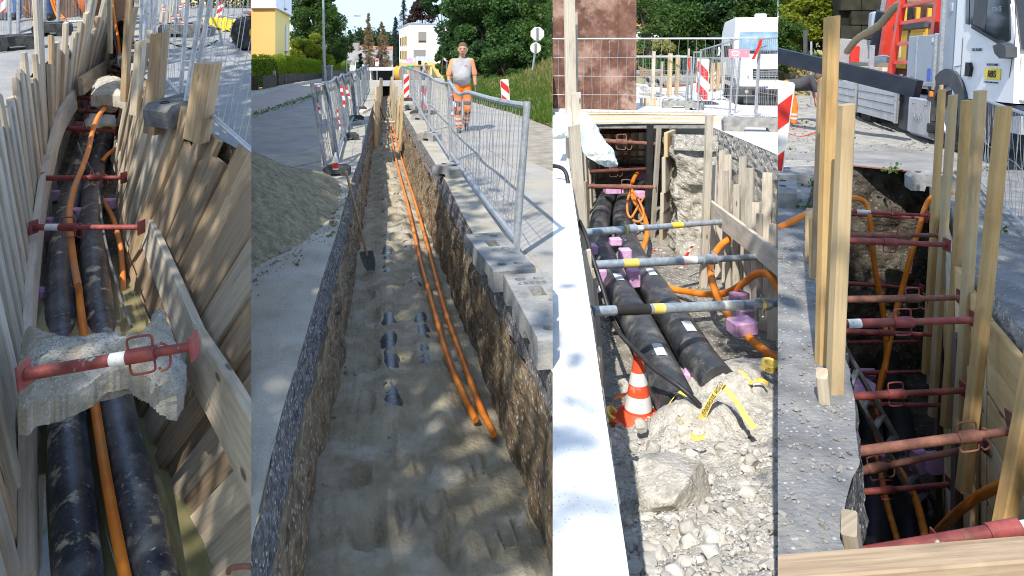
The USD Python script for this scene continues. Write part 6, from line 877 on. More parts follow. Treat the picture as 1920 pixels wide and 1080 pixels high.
boulder(1262, 925, 4.75, 165, 150, .30, 'large pale boulder half sunk in the rubble heap', 4, 'rubble', .3); boulder(1200, 800, 6.6, 30, 26, .09, 'grey stone in front of the traffic cone', 5); boulder(1222, 838, 6.0, 34, 28, .08, 'tan stone below the traffic cone', 6); boulder(1405, 866, 5.4, 34, 30, .08, 'pale rounded stone at the right of the rubble heap', 7); boulder(1185, 838, 5.9, 24, 18, .06, 'brownish stone left of the tan one', 8)
# yellow warning tape
def ribbon(pts, w, label, side, txt=None, m='tape'):
    p = spline([W(*q) for q in pts], 8); s = np.asarray(side, float) * w / 2; t = Thing(3, 'yellow_tape', label, 'tape', 'yellow warning tape pieces'); t.add('strip', gridmesh(np.array([p - s, p + s * .3 + A3(0, .004, .004), p + s])), M[m], smooth=True)
    if txt:
        for (st, i, h) in txt: tg = unit(p[i + 3] - p[i - 3]); tg = tg if tg[2] > 0 or tg[0] > 0 else -tg; sd = unit(s - tg * np.dot(s, tg)); n_ = np.cross(tg, sd); n_ = n_ if n_[1] < 0 else -n_; uy = np.cross(n_, tg); t.add('printed_words', text(st, h, p[i] + n_ * .012, tg, uy, .002), M['ink'])
    t.done()
ribbon([(1316, 786, 6.5), (1325, 765, 6.5), (1337, 743, 6.52), (1349, 726, 6.55), (1356, 723, 6.6)], .085, 'yellow tape strip with ENERGIE RIED lettering arching from the rubble', A3(1, 0, .35), [('ENERGIE RIED', 15, .035)]); ribbon([(1355, 724, 6.6), (1366, 735, 6.55), (1380, 752, 6.45), (1392, 772, 6.3), (1404, 790, 6.2), (1416, 803, 6.1)], .05, 'yellow tape strip running down the rubble to the right', A3(1, 0, .5)); ribbon([(1246, 786, 6.9), (1247, 770, 6.9), (1258, 752, 6.9), (1272, 736, 6.9), (1282, 737, 6.85), (1289, 743, 6.8)], .07, 'yellow tape curl leaning on the end of the left pipe', A3(.7, 0, .7)); ribbon([(1250, 785, 6.8), (1262, 782, 6.7), (1270, 790, 6.6), (1280, 794, 6.5)], .06, 'short yellow tape end on the rubble beside the cone', A3(.2, 0, .9)); ribbon([(1145, 776, 7.4), (1146, 760, 7.4), (1155, 745, 7.5), (1170, 741, 7.6), (1178, 735, 7.7), (1180, 725, 7.8)], .07, 'yellow tape curl on the trench bottom left of the cone', A3(.5, 0, .8)); ribbon([(1215, 735, 7.8), (1222, 722, 7.8), (1216, 713, 7.9)], .05, 'small yellow tape curl behind the cone', A3(.7, 0, .6)); ribbon([(1384, 697, 7.6), (1395, 703, 7.5), (1403, 715, 7.4), (1412, 718, 7.3)], .06, 'yellow tape scrap below the coil at the right', A3(.5, 0, .7)); ribbon([(1415, 712, 7.3), (1430, 714, 7.3), (1440, 720, 7.2)], .05, 'second yellow tape scrap below the coil at the right', A3(.2, 0, .9)); ribbon([(1295, 815, 5.9), (1305, 822, 5.9), (1322, 818, 5.9)], .05, 'torn yellow tape end among the stones', A3(.2, 0, .9))
t = Thing(3, 'tape_coil', 'coil of yellow tape reading ACHTUNG at the right edge of the rubble', 'tape coil'); c = W(1442, 690, 7.5); t.add('coil', lathe([(.05, 0), (.088, 0), (.088, .07), (.05, .07), (.05, 0)], c, unit(A3(.05, -.25, 1)), 28), M['tape'], smooth=40); t.add('printed_words', text('ACHTUNG', .03, c + A3(.02, -.089, .025), unit(A3(1, .1, 0)), dz, .002), M['ink']); t.done()
t = Thing(3, 'tape_coil', 'coil of yellow tape at the left planks beside the cone', 'tape coil'); t.add('coil', lathe([(.05, 0), (.085, 0), (.085, .1), (.05, .1), (.05, 0)], W(1140, 785, 7.4), unit(A3(.5, -.3, .8)), 24), M['tape'], smooth=40); t.done()
for i, (pts, lb) in enumerate([([(1224, 472, 12), (1234, 466, 12), (1240, 470, 12), (1246, 474, 12)], 'red and white tape tangle on the trench bottom between pipe and boards'), ([(1287, 480, 11.8), (1295, 466, 11.8), (1302, 458, 11.8), (1314, 458, 11.9)], 'red and white tape scrap on the soil lump'), ([(1262, 505, 11), (1280, 500, 11), (1290, 488, 11.2)], 'thin white tape trailing behind the middle prop'), ([(1242, 652, 9), (1247, 648, 9), (1252, 650, 9)], 'red tape crumb between the two pipes')]): tapestrip(3, [W(*q) for q in pts], .05, lb)
t = Thing(3, 'pipe_cap', 'small pale plastic cap lying by the left planks', 'cap'); t.add('cap', lathe([(.03, -.02), (.08, -.02), (.085, .05), (.07, .055), (.03, .03)], W(1117, 538, 10.4), unit(A3(.2, -.9, .3)), 20), M['paper'], smooth=40); t.done()
# plastic foil over the left post
ca = [(1030, 222, 10.9), (1050, 212, 10.8), (1072, 207, 10.6), (1092, 209, 9.9), (1108, 221, 9.7), (1120, 243, 9.6), (1135, 268, 9.5), (1148, 285, 9.45), (1156, 304, 9.4)]; cb = [(1030, 262, 10.4), (1050, 262, 10.3), (1068, 258, 10.2), (1086, 268, 9.6), (1094, 288, 9.3), (1106, 299, 9.2), (1122, 309, 9.2), (1138, 315, 9.2), (1150, 315, 9.3)]
v, f = sheet(spline([W(*q) for q in ca], 6), spline([W(*q) for q in cb], 6), 150, 80, 0); s_ = np.repeat(np.sin(np.linspace(0, np.pi, 80))[:, None], 150, 1).ravel(); v = v + A3(0, -1, .15) * (s_ * .22)[:, None] + A3(0, -1, .3) * (.30 * np.abs(nz(v, 3.2, 3, 3)))[:, None] + A3(.3, -1, .2) * (.16 * np.abs(nz(v * (1.6, .4, 1), 7, 5, 4)) + .06 * np.abs(nz(v, 22, 6)))[:, None]; solo(3, 'plastic_foil', (v, f), M['foil'], 'crumpled pale plastic foil draped over the left posts', 'plastic sheet', smooth=True)
# rusty steel sheet standing behind the fence
a, b = P(3, 1025, 205) + A3(0, .4, 0), P(3, 1198, 209) + A3(0, .4, 0); t = Thing(3, 'steel_sheet', 'tall rusty brown steel sheet standing upright behind the front fence', 'steel sheet'); c = (a + b) / 2; ux = unit(b - a); t.add('sheet', cbox(c + dz * 2.0, [ux, np.cross(dz, ux), dz], (np.linalg.norm(b - a) / 2, .012, 2.0), .004), M['rustplate']); t.add('bend_rib', cbox(c + ux * .82 + A3(0, -.02, 2.0), [ux, np.cross(dz, ux), dz], (.012, .012, 2.0), .005), M['rustplate']); t.done()
# fences
F3 = 'galvanised mesh fences round the plank bridge'
fence(3, P(3, 1000, 219), P(3, 1415, 223), 2.08, 'wide mesh fence in front of the rusty steel sheet and plank bridge', F3, lb=(.12, 0), nv=26, hz=(.25, .5, .75), rp=.026, wire=.0055, sag=.0); fence(3, P(3, 1418, 223), P(3, 1560, 262), 2.06, 'mesh fence panel before the white van at the right', F3, la=(.1, 0), nv=30, hz=(.3, .6), rp=.026, wire=.005)
fence(3, P(3, 1190, 187), P(3, 1287, 190), 1.62, 'mesh fence panel behind the bridge, left of the beacon', F3, la=(0, 0), lb=(.06, 0), nv=14, hz=(.35, .65), rp=.03, wire=.005); fence(3, P(3, 1296, 192), P(3, 1268, 180), 1.6, 'narrow side fence panel beside the post row', F3, nv=12, hz=(.5,), rp=.03, wire=.004); fence(3, P(3, 1308, 206), P(3, 1378, 213), 1.80, 'mesh fence panel running from the striped beacon to the van', F3, la=(.1, 0), lb=(.1, -.2), nv=22, hz=(.3, .6), rp=.026, wire=.0045, bend=lambda s: .32 * s); fence(3, P(3, 1296, 196), P(3, 1308, 208), 1.75, 'short mesh fence panel at the striped beacon', F3, la=(.1, 0), lb=(.1, 0), nv=6, rp=.026); fence(3, P(3, 1335, 168), P(3, 1372, 176), 1.5, 'far mesh fence with red tape left of the van', F3, nv=16, rp=.03, wire=.005); solo(3, 'fence_pole', tube([P(3, 1367, 226), P(3, 1367, 226) + A3(.12, 0, 1.55)], .026, 10), M['galv'], 'single fence pole under the pink company sign', 'pole', smooth=40)
foot(3, P(3, 1416, 246), -.12, 1.35, .3, .30, 'long pale concrete fence foot on the slab before the van', 'block', slope=0); foot(3, P(3, 1272, 202) , -.12, 1.0, .35, .22, 'concrete fence foot behind the plank bridge', 'block'); foot(3, P(3, 1302, 206) , -.5, .5, .35, .22, 'short concrete fence foot beside the striped beacon', 'block')
beacon(3, P(3, 1315, 196), 1.52, .40, 'large red and white beacon behind the plank bridge', -.1, .04, False); beacon(3, P(3, 1336, 172), .9, .12, 'slim red and white beacon tape post left of the van', -.1, .12, True)
c = W(1386, 100, 17.6); t = Thing(3, 'company_sign', 'pink EKRO company sign hanging on the fence before the van', 'sign'); pl_ = t.add('plate', cbox(c, AX, (.265, .006, .11), .004), M['signpink'] if 'signpink' in M else M['redp']); t.add('oval', prism([(.135 * math.cos(a), .075 * math.sin(a)) for a in np.linspace(0, 6.28, 25)[:-1]], c + A3(-.10, -.009, 0), A3(1, 0, 0), dz, .003), M['whitep'], parent=pl_); t.add('letters', text('EKRO', .075, c + A3(-.10, -.012, 0), A3(1, 0, 0), dz, .004, True), M['signpink'], parent=pl_)
for i in range(4): t.add('small_print', text(['BAU', 'TIEFBAU', 'TEL', 'INFO'][i] if 0 else 'IIIII', .018, c + A3(.16, -.008, .06 - i * .035), A3(1, 0, 0), dz, .002), M['whitep'], parent=pl_)
t.done()
for (pts, w, lb) in [([(1427, 74, 17.4), (1424, 85, 17.4), (1418, 98, 17.4), (1412, 111, 17.4)], .08, 'red tape hanging from the fence post before the van'), ([(1292, 108, 22), (1291, 118, 22), (1293, 130, 22)], .06, 'red tape on the double post left of the beacon'), ([(1348, 88, 19), (1349, 96, 19), (1347, 104, 19)], .05, 'white tape on the fence between beacon and van')]: tapestrip(3, [W(*q) for q in pts], w, lb, ('redp', 'redp') if 'red tape' in lb else ('whitep', 'whitep'))
# pipes and posts stored behind
for i, (x0, x1, y, d, r, lb) in enumerate([(1214, 1300, 152, 30, .19, 'large grey pipe lying behind the bridge, open end to the left'), (1232, 1310, 155, 28.5, .18, 'second large grey pipe lying in front of the first'), (1190, 1250, 137, 31, .12, 'upper grey pipe on the stored stack'), (1244, 1300, 161, 28, .09, 'thin rusty pipe below the stored grey pipes')]):
    a, b = W(x0, y, d), W(x1, y - 3, d + .3); t = Thing(3, 'stored_pipe', lb, 'pipe', 'stored pipes behind the bridge'); u = unit(b - a); s = unit(A3(-.25, -1, 0)); t.add('pipe_casing', lathe([(r, 0), (r, np.linalg.norm(b - a)), (r * .85, np.linalg.norm(b - a)), (r * .85, 0), (r, 0)], a, u * .94 + A3(0, .33, 0), 20), M['block' if i < 3 else 'rust'], smooth=40); t.done()
for i, (x, y0, y1, w, m, lb) in enumerate([(1225, 96, 188, .12, 'dry', 'pale post left of the stored pipe ends'), (1241, 115, 182, .08, 'old3', 'thin grey post before the stored pipes'), (1256, 100, 182, .15, 'new2', 'fresh post right of the thin grey one'), (1270, 103, 178, .13, 'new2', 'fresh post beside the fence panel edge'), (1336, 118, 172, .12, 'new2', 'fresh post right of the striped beacon'), (1347, 117, 170, .12, 'new2', 'second fresh post right of the striped beacon'), (1357, 117, 168, .1, 'dry', 'third post right of the striped beacon'), (1291, 91, 188, .06, 'dry', 'thin post inside the double fence post')]): solo(3, 'timber_post', plank(W(x - 2, y1, 25), W(x + 1, y0, 25), w, w, A3(1, 0, 0)), M[m], lb, 'post', 'posts behind the plank bridge')
for i in range(5): solo(3, 'wall_stump', plank(W(1203 + i * 8, 198, 22.2), W(1203 + i * 8, 184, 22.2), .11, .06, A3(1, 0, 0)), M['new2' if i % 2 else 'dry'], ['first', 'second', 'third', 'fourth', 'fifth'][i] + ' short board stump from the left behind the plank bridge', 'board')
for (x, y, w, h, d, lb) in [(1210, 166, 22, 18, 28, 'pale rubbish pile right of the rusty steel sheet'), (1226, 177, 60, 10, 26.5, 'low grey block row behind the posts')]: boulder(x, y, d, w, h, .4, lb, 12)
solo(3, 'brushwood', join(*[tube([W(1196 + R.uniform(0, 4), 125 + i * 2, 31), W(1240 + R.uniform(0, 12), 138 + i * 1.2, 31)], .02, 4) for i in range(9)]), M['old2'], 'brown sticks on the pile right of the rusty sheet', 'sticks')
# white van

def van():
    d0 = 22.3; o = A3((1443 - 960) / F * d0, d0, 0); ax = yaw(-.20); fx, fy = ax[0], ax[1]; L = lambda x, y, z: o + fx * x + fy * y + dz * z
    t = Thing(3, 'van', 'white high-roof delivery van parked behind the mesh fence', 'van')
    def loft(prof, w): # side profile (y back, z) with inset at top
        pts = []
        for (y, z, i) in prof:
            for s in (-1, 1): pts.append(L(s * (w - i), y, z))
        return hull(pts)
    t.add('body', loft([(1.15, .55, 0), (5.5, .55, 0), (5.5, 1.5, 0), (1.0, 1.5, 0), (1.5, 2.45, .1), (2.0, 2.95, .16), (5.5, 2.95, .16), (5.5, 2.5, .05)], 1.0), M['white'], smooth=25); t.add('bonnet', loft([(0, .62, .1), (0, 1.15, .12), (.12, 1.36, .14), (1.15, 1.72, .06), (1.3, .62, 0), (1.15, 1.5, 0), (.2, .62, .03)], .99), M['white'], smooth=25)
    wn = [L(s * x, y, z) for s in (-1, 1) for x, y, z in ((.84, 1.03, 1.72), (.76, 1.46, 2.40))]; c_ = np.mean(wn, 0); n_ = unit(np.cross(wn[2] - wn[0], wn[1] - wn[0])); n_ = n_ if n_[1] < 0 else -n_; t.add('windscreen', hull([p + n_ * e for p in wn for e in (.03, .06)]), M['vanglass']); t.add('dashboard_shade', hull([L(s * .8, 1.02, z) + n_ * .065 for s in (-1, 1) for z in (1.70, 1.75)] + [L(0, 1.0, 1.7) + n_ * .075]), M['black'])
    for s in (-1, 1): t.add('side_window', hull([L(s * 1.0 * x, y, z) for x, y, z in ((1.0, 1.35, 1.6), (1.0, 2.2, 1.6), (.96, 1.75, 2.2), (.96, 2.2, 2.25), (1.012, 1.35, 1.6), (1.012, 2.2, 1.6), (.972, 1.75, 2.2), (.972, 2.2, 2.25))]), M['darkglass'])
    gr = t.add('grille', cbox(L(0, -.02, 1.03), ax, (.52, .05, .15), .02), M['black'])
    for z in (.95, 1.02, 1.09): t.add('grille_bar', cbox(L(0, -.08, z), ax, (.5, .012, .014), .004), M['galv'], parent=gr)
    t.add('bumper', loft([(-.1, .28, .08), (-.12, .55, .06), (-.02, .62, .04), (1.0, .62, -.01), (1.0, .28, 0)], 1.0), M['vandark'], smooth=30); t.add('air_intake', cbox(L(0, -.12, .42), ax, (.55, .03, .07), .01), M['black'])
    for s in (-1, 1):
        t.add('headlight', hull([L(s * x, y, z) for x, y, z in ((.62, -.03, .88), (.9, .06, .9), (.96, .3, 1.1), (.9, .2, 1.22), (.68, .02, 1.14))]), M['galv']); t.add('fog_light', lathe([(0, -.14), (.06, -.13), (.06, -.05)], L(s * .72, 0, .45), fy, 14), M['galv']); t.add('mirror', hull([L(s * x, y, z) for x in (1.1, 1.28) for y in (1.25, 1.4) for z in (1.55, 1.95)]), M['black'], smooth=40); t.add('mirror_arm', beam(L(s * .97, 1.35, 1.62), L(s * 1.14, 1.33, 1.68), .05, .05), M['black'])
        for y in (.95, 4.4): w_ = t.add('wheel', lathe([(.2, -.12), (.33, -.12), (.36, -.08), (.36, .08), (.33, .12), (.2, .12)], L(s * .86, y, .36), fx, 28), M['rubber'], smooth=30); t.add('rim', lathe([(0, -.09), (.2, -.11), (.2, .11), (0, .09)], L(s * .86, y, .36), fx, 20), M['galvd'], parent=w_)
        t.add('wheel_arch', lathe([(.42, -.14), (.48, -.14), (.48, .145), (.42, .145)], L(s * .88, .95, .38), fx, 28), M['vandark'], smooth=30); t.add('side_moulding', cbox(L(s * 1.005, 3.2, .8), ax, (.02, 1.7, .08), .01), M['vandark'])
    np_ = t.add('number_plate', cbox(L(0.08, -.135, .60), ax, (.26, .01, .06), .004), M['whitep']); t.add('plate_letters', text('A', .07, L(-.10, -.15, .60), fx, dz, .003, True), M['ink'], parent=np_); t.add('plate_strip', cbox(L(-.165, -.15, .60), ax, (.02, .004, .055), .001), M['bluestrip'], parent=np_); t.add('wiper', beam(L(-.6, .98, 1.72), L(.1, 1.1, 1.95), .02, .02), M['black']); t.add('roof_light', cbox(L(.1, 2.6, 3.02), ax, (.2, .1, .09), .03), M['white']); t.done()
M['vanglass'] = mat('windscreen_glass', [(.10, .17, .24), (.18, .27, .36), (.30, .40, .48)], 1.5, .05, spec=.8); M['vandark'] = mat('dark_bumper_plastic', [(.05, .05, .052), (.09, .09, .092)], 6, .6); M['bluestrip'] = mat('blue_strip', [(.03, .07, .35), (.04, .09, .4)], 5, .4)
van(); van3 = True
t = Thing(3, 'second_van', 'edge of another white vehicle behind the van, left of its windscreen', 'van'); t.add('body', cbox(W(1385, 88, 30), yaw(-.1), (.35, 1.5, .85), .1), M['white']); t.add('window', cbox(W(1379, 82, 28.3), yaw(-.1), (.12, .05, .3), .02), M['darkglass']); t.done()
# trees behind
c = W(1256, 55, 52)
for i, (x, y, d, rx, ry, rz, n, sz, m, lb) in enumerate([(1300, 45, 46, 3.6, 2.5, 3.6, 26000, .115, 'leafmid', 'large leafy tree behind the striped beacon'), (1375, 20, 44, 2.4, 2, 3.0, 14000, .11, 'leafdark', 'dark tree crown behind the white van roof'), (1440, 15, 42, 2.0, 1.6, 2.4, 9000, .11, 'leafmid', 'leafy tree at the right behind the van'), (1248, 10, 56, 2.4, 2, 2.2, 9000, .12, 'sage', 'paler tree beside the rusty sheet, houses glinting through'), (1215, 40, 40, .9, .8, 2.2, 3500, .09, 'sage', 'light shrub at the edge of the rusty steel sheet')]):
    c = W(x, y, d); tree(3, 'broadleaf_tree', lb, A3(c[0], c[1], -.1), 7, c, (rx, ry, rz), n, sz, m, .24, 60, 50 + i, .30, low=-.75)
for i, (x, y, d, rx, rz, n, m, lb) in enumerate([(1225, 100, 44, 1.5, .7, 4000, 'strawleaf', 'straw-coloured bush between rusty sheet and tree'), (1225, 126, 36, 1.2, .55, 4000, 'sage', 'grey-green bush behind the stored pipes'), (1262, 128, 37, 1.0, .5, 3500, 'leafdark', 'dark bush behind the posts and fence'), (1330, 118, 40, 1.2, .6, 3500, 'leafmid', 'green bush behind the fresh posts'), (1360, 85, 40, 1.2, 1.0, 3500, 'leafdark', 'dark undergrowth left of the van')]): c = W(x, y, d); tree(3, 'bush', lb, A3(c[0], c[1], c[2] - rz), 2, c, (rx, .8, rz), n, .08, m, .05, 26, 70 + i, .38, cat='bush')
t = Thing(3, 'red_house', 'red roofed house glimpsed through the trees beside the rusty sheet', 'house'); c = W(1238, 60, 80); t.add('wall', cbox(c - dz * 2, AX, (4, 3, 2.2), .1), M['render']); t.add('roof', hull([c + A3(x, y, z) for x, y, z in ((-4.3, -3.3, .2), (4.3, -3.3, .2), (-4.3, 3.3, .2), (4.3, 3.3, .2), (-4, 0, 2.4), (4, 0, 2.4))]), M['roofred']); f_ = t.add('window', cbox(c + A3(.2, -3.0, -1.2), AX, (.6, .1, .7), .03), M['frame']); t.add('pane', cbox(c + A3(.2, -3.1, -1.2), AX, (.5, .05, .6), .02), M['darkglass'], parent=f_); t.done()
struct(3, 'dry_slope', sheet([A3((x - 960) / F * 40, 40, 0) for x in (1030, 1500)], [A3((x - 960) / F * 62, 62, 3.2) for x in (1030, 1500)], 40, 20, .5, .4, 5, flip=True), M['verge'])
# ================================================================ fourth place: the deep dark trench with fresh timber posts and the lorry (x 1458..1920)
k = 4; HB4 = 4.5
M['slab4'] = mat('gravelly_grey_pavement', [(.13, .13, .132), (.19, .19, .19), (.255, .25, .245)], 4, .92, .9, 45, speck=((.42, .41, .39), 30, .13), bdist=.015, stain=((.36, .33, .28), 1.5, .56, .75))  # base grey lowered to stand in for shade on this ground
M['yard'] = mat('gravel_yard', [(.21, .20, .185), (.30, .29, .265), (.38, .365, .33)], 5, .95, .8, 40, speck=((.46, .45, .42), 30, .2), bdist=.015, stain=((.30, .24, .17), .8, .55, .75))
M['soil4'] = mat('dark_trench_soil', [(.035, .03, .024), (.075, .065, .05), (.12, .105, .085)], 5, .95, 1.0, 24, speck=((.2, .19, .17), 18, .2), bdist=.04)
M['plate'] = mat('weathered_steel_plate', [(.17, .165, .165), (.24, .235, .23), (.30, .285, .27)], 1.8, .7, .2, 30, stain=((.26, .17, .12), 1.4, .58, .75))
Lp4 = [(1.0, 2.0), (1.08, 2.3), (1.37, 2.75), (1.53, 3.1), (2.0, 4.2), (2.4, 5.7), (3.05, 7.2), (3.72, 8.6), (4.55, 10.0)]; Rp4 = [(2.12, 2.0), (2.25, 2.3), (2.45, 2.75), (2.58, 3.1), (2.97, 4.2), (3.65, 5.7), (4.5, 7.2), (5.28, 8.6), (6.05, 10.0)]
l4, r4 = np.array([A3(x, y, 0) for x, y in Lp4]), np.array([A3(x - .09, y, 0) for x, y in Rp4]); down = A3(0, 0, -2.95)
le = resample(l4, 200); jag = (.05 * nz(le, 2.5, 4) + .03 * nz(le, 9, 5))[:, None] * A3(1, 0, 0); le = le + jag; oe = le.copy(); oe[:, 0] = (1448 - 960) / F * oe[:, 1]
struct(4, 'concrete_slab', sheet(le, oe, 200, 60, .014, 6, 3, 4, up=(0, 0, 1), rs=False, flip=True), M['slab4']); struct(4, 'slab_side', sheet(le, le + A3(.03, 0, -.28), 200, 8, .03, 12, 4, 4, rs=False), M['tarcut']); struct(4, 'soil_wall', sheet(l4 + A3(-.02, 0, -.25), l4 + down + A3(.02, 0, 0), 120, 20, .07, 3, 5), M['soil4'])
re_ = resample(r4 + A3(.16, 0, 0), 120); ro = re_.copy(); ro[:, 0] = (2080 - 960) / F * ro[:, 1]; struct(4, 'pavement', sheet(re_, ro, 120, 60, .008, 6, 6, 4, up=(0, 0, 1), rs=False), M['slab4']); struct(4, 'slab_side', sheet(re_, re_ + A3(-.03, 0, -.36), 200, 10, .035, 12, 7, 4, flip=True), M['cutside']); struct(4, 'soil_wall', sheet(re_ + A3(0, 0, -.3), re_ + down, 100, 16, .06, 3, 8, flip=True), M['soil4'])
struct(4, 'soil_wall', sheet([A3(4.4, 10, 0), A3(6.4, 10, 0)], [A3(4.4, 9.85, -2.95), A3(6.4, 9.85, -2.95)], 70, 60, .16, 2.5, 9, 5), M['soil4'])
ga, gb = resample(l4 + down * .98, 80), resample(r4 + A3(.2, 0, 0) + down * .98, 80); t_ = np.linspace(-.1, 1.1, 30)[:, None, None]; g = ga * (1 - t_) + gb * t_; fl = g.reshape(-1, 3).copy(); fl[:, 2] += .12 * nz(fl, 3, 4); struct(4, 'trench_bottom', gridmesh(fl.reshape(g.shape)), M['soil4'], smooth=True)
struct(4, 'gravel_yard', sheet([A3((1445 - 960) / F * 10, 10, 0), A3(4.55, 10, 0), A3(6.05, 10, 0), A3((2080 - 960) / F * 10, 10, 0)], [A3((1445 - 960) / F * 45, 45, .6), A3(26, 45, .6), A3(30, 45, .6), A3(48, 45, .6)], 90, 80, .06, 1.2, 5, 5, up=(0, 0, 1)), M['yard'])
gg = np.random.default_rng(44); gs = []
for i in range(520):
    y = gg.uniform(2.05, 6.0); xl = np.interp(y, l4[:, 1], l4[:, 0]); xs = (1455 - 960) / F * y; x = gg.uniform(xs, xl - .02)
    if x > xs and nz(A3(x, y, 0)[None], 1.5, 3)[0] > -.06: gs.append(stone(A3(x, y, .006), gg.uniform(.003, .011) * (2.2 if gg.random() < .06 else 1), .7, 12, gg))
for i in range(700): y = gg.uniform(10.3, 16); gs.append(stone(A3(gg.uniform(.375, .6) * y, y, .02 + .012 * (y - 10)), gg.uniform(.01, .035), .6, 8, gg))
struct(4, 'loose_pebbles', join(gs), M['pebble'], kind='stuff')
# steel plates on the ground at the far trench edge
t = Thing(4, 'road_plate', 'weathered steel road plate overhanging the far edge of the dark trench', 'road plate'); pl4 = [P(4, *q) for q in [(1588, 266), (1690, 280), (1790, 300), (1812, 318), (1772, 331), (1680, 322), (1588, 313)]]; t.add('plate', hull([p + dz * z for p in pl4 for z in (.012, .04)]), M['plate']); t.add('edge_rust', beam(pl4[6] + A3(0, -.004, .026), pl4[4] + A3(0, -.004, .026), .02, .03, dz), M['rust']); t.done()
solo(4, 'road_plate', hull([P(4, *q) + dz * z for q in [(1466, 300), (1520, 262), (1592, 264), (1592, 304), (1530, 304)] for z in (.004, .03)]), M['plate'], 'second grey road plate lying left of the tall post', 'road plate')
solo(4, 'road_plate', hull([P(4, *q) + dz * z for q in [(1488, 184), (1532, 168), (1542, 170), (1534, 176)] for z in (.01, .06)]), M['block'], 'far flat grey slab on the gravel behind the worker', 'road plate')
# timber posts
def post4(xt, yt, xb, yb, d, w, m, label, tk=None, side=A3(1, .1, 0), db=None): w *= .68; return solo(4, 'timber_post', plank(W(xb, yb, db or d), W(xt, yt, d), w, tk or w, side, .012, .008), M[m], label, 'post', 'fresh timber posts of the deep trench')
post4(1560, 31, 1541, 760, 3.6, .094, 'new1', 'tallest fresh post, left of the trench, rising above the lorry bed'); post4(1587, 196, 1556, 1010, 3.3, .095, 'new2', 'second tall fresh post, shorter, just right of the tallest one'); post4(1541, 148, 1527, 520, 4.2, .06, 'old2', 'narrow brown post hidden behind the tallest fresh post'); post4(1766, 168, 1735, 700, 7.0, .088, 'new1', 'first fresh post from the left at the right trench wall'); post4(1765, 160, 1764, 185, 7.3, .05, 'new2', 'short stub on top behind the first right-hand post'); post4(1787, 178, 1748, 780, 6.2, .09, 'new2', 'second narrow fresh post at the right trench wall', .06); post4(1813, 188, 1773, 800, 5.5, .096, 'new1', 'third fresh post at the right trench wall'); post4(1838, 170, 1797, 820, 4.9, .095, 'new2', 'fourth and tallest right-hand fresh post'); post4(1882, 200, 1806, 920, 4.15, .1, 'new1', 'fifth right-hand fresh post with a knot, next to the mesh fence'); post4(1960, 560, 1877, 1010, 3.35, .11, 'new1', 'nearest right-hand fresh post cut by the picture edge'); post4(1763, 330, 1742, 720, 7.3, .06, 'old3', 'grey upright board between the first two right-hand posts', .04)
t = Thing(4, 'timber_shoring', 'right shoring of fresh horizontal planks behind the posts of the deep trench', 'shoring wall'); rw4 = r4 + A3(.06, 0, 0)
xr = lambda y: np.interp(y, rw4[:, 1], rw4[:, 0])
for y0, y1 in ((2.5, 4.35), (4.37, 5.6), (5.62, 7.1), (7.12, 9.6)):
    z = -.06 if y0 < 5 else .0
    for i in range(12): h_ = [.22, .25, .2, .24][(i + int(y0 * 3)) % 4]; m = R.choice(['new1', 'new2', 'new1']) if i < 8 and y0 < 5.6 else R.choice(['old2', 'old1', 'new1']); t.add('plank', plank(A3(xr(y0), y0, z - h_ / 2), A3(xr(y1), y1, z - h_ / 2 + R.uniform(-.012, .012)), h_ - .006, .045, dz), M[m]); z -= h_
for y, m in ((4.62, 'old2'), (5.2, 'wet'), (6.6, 'wet')): t.add('upright_board', plank(A3(xr(y) - .08, y, -2.8), A3(xr(y) - .05, y, -.5), .16, .05, A3(.4, 1, 0)), M[m])
t.done()
t = Thing(4, 'timber_shoring', 'left shoring boards under the gravelly slab of the deep trench', 'shoring wall')
for (xt, yt, xb, yb, d, w, m) in [(1517, 395, 1516, 545, 5.4, .07, 'old2'), (1524, 405, 1527, 620, 5.0, .05, 'new1'), (1541, 700, 1574, 1010, 3.2, .05, 'old1'), (1573, 720, 1590, 1000, 3.9, .08, 'old2'), (1592, 980, 1612, 1100, 2.35, .09, 'old1'), (1545, 480, 1550, 900, 4.4, .2, 'old1')]: t.add('plank', plank(W(xb, yb, d), W(xt, yt, d), w, .05, A3(.6, 1, 0), .03), M[m])
t.done()
a, b = W(1440, 1115, 2.0), W(1990, 1073, 2.0); solo(4, 'timber_beam', plank(a, b, .16, .1, dz), M['brownwet'], 'grey-brown timber beam with a knot lying across the bottom right picture edge', 'beam')
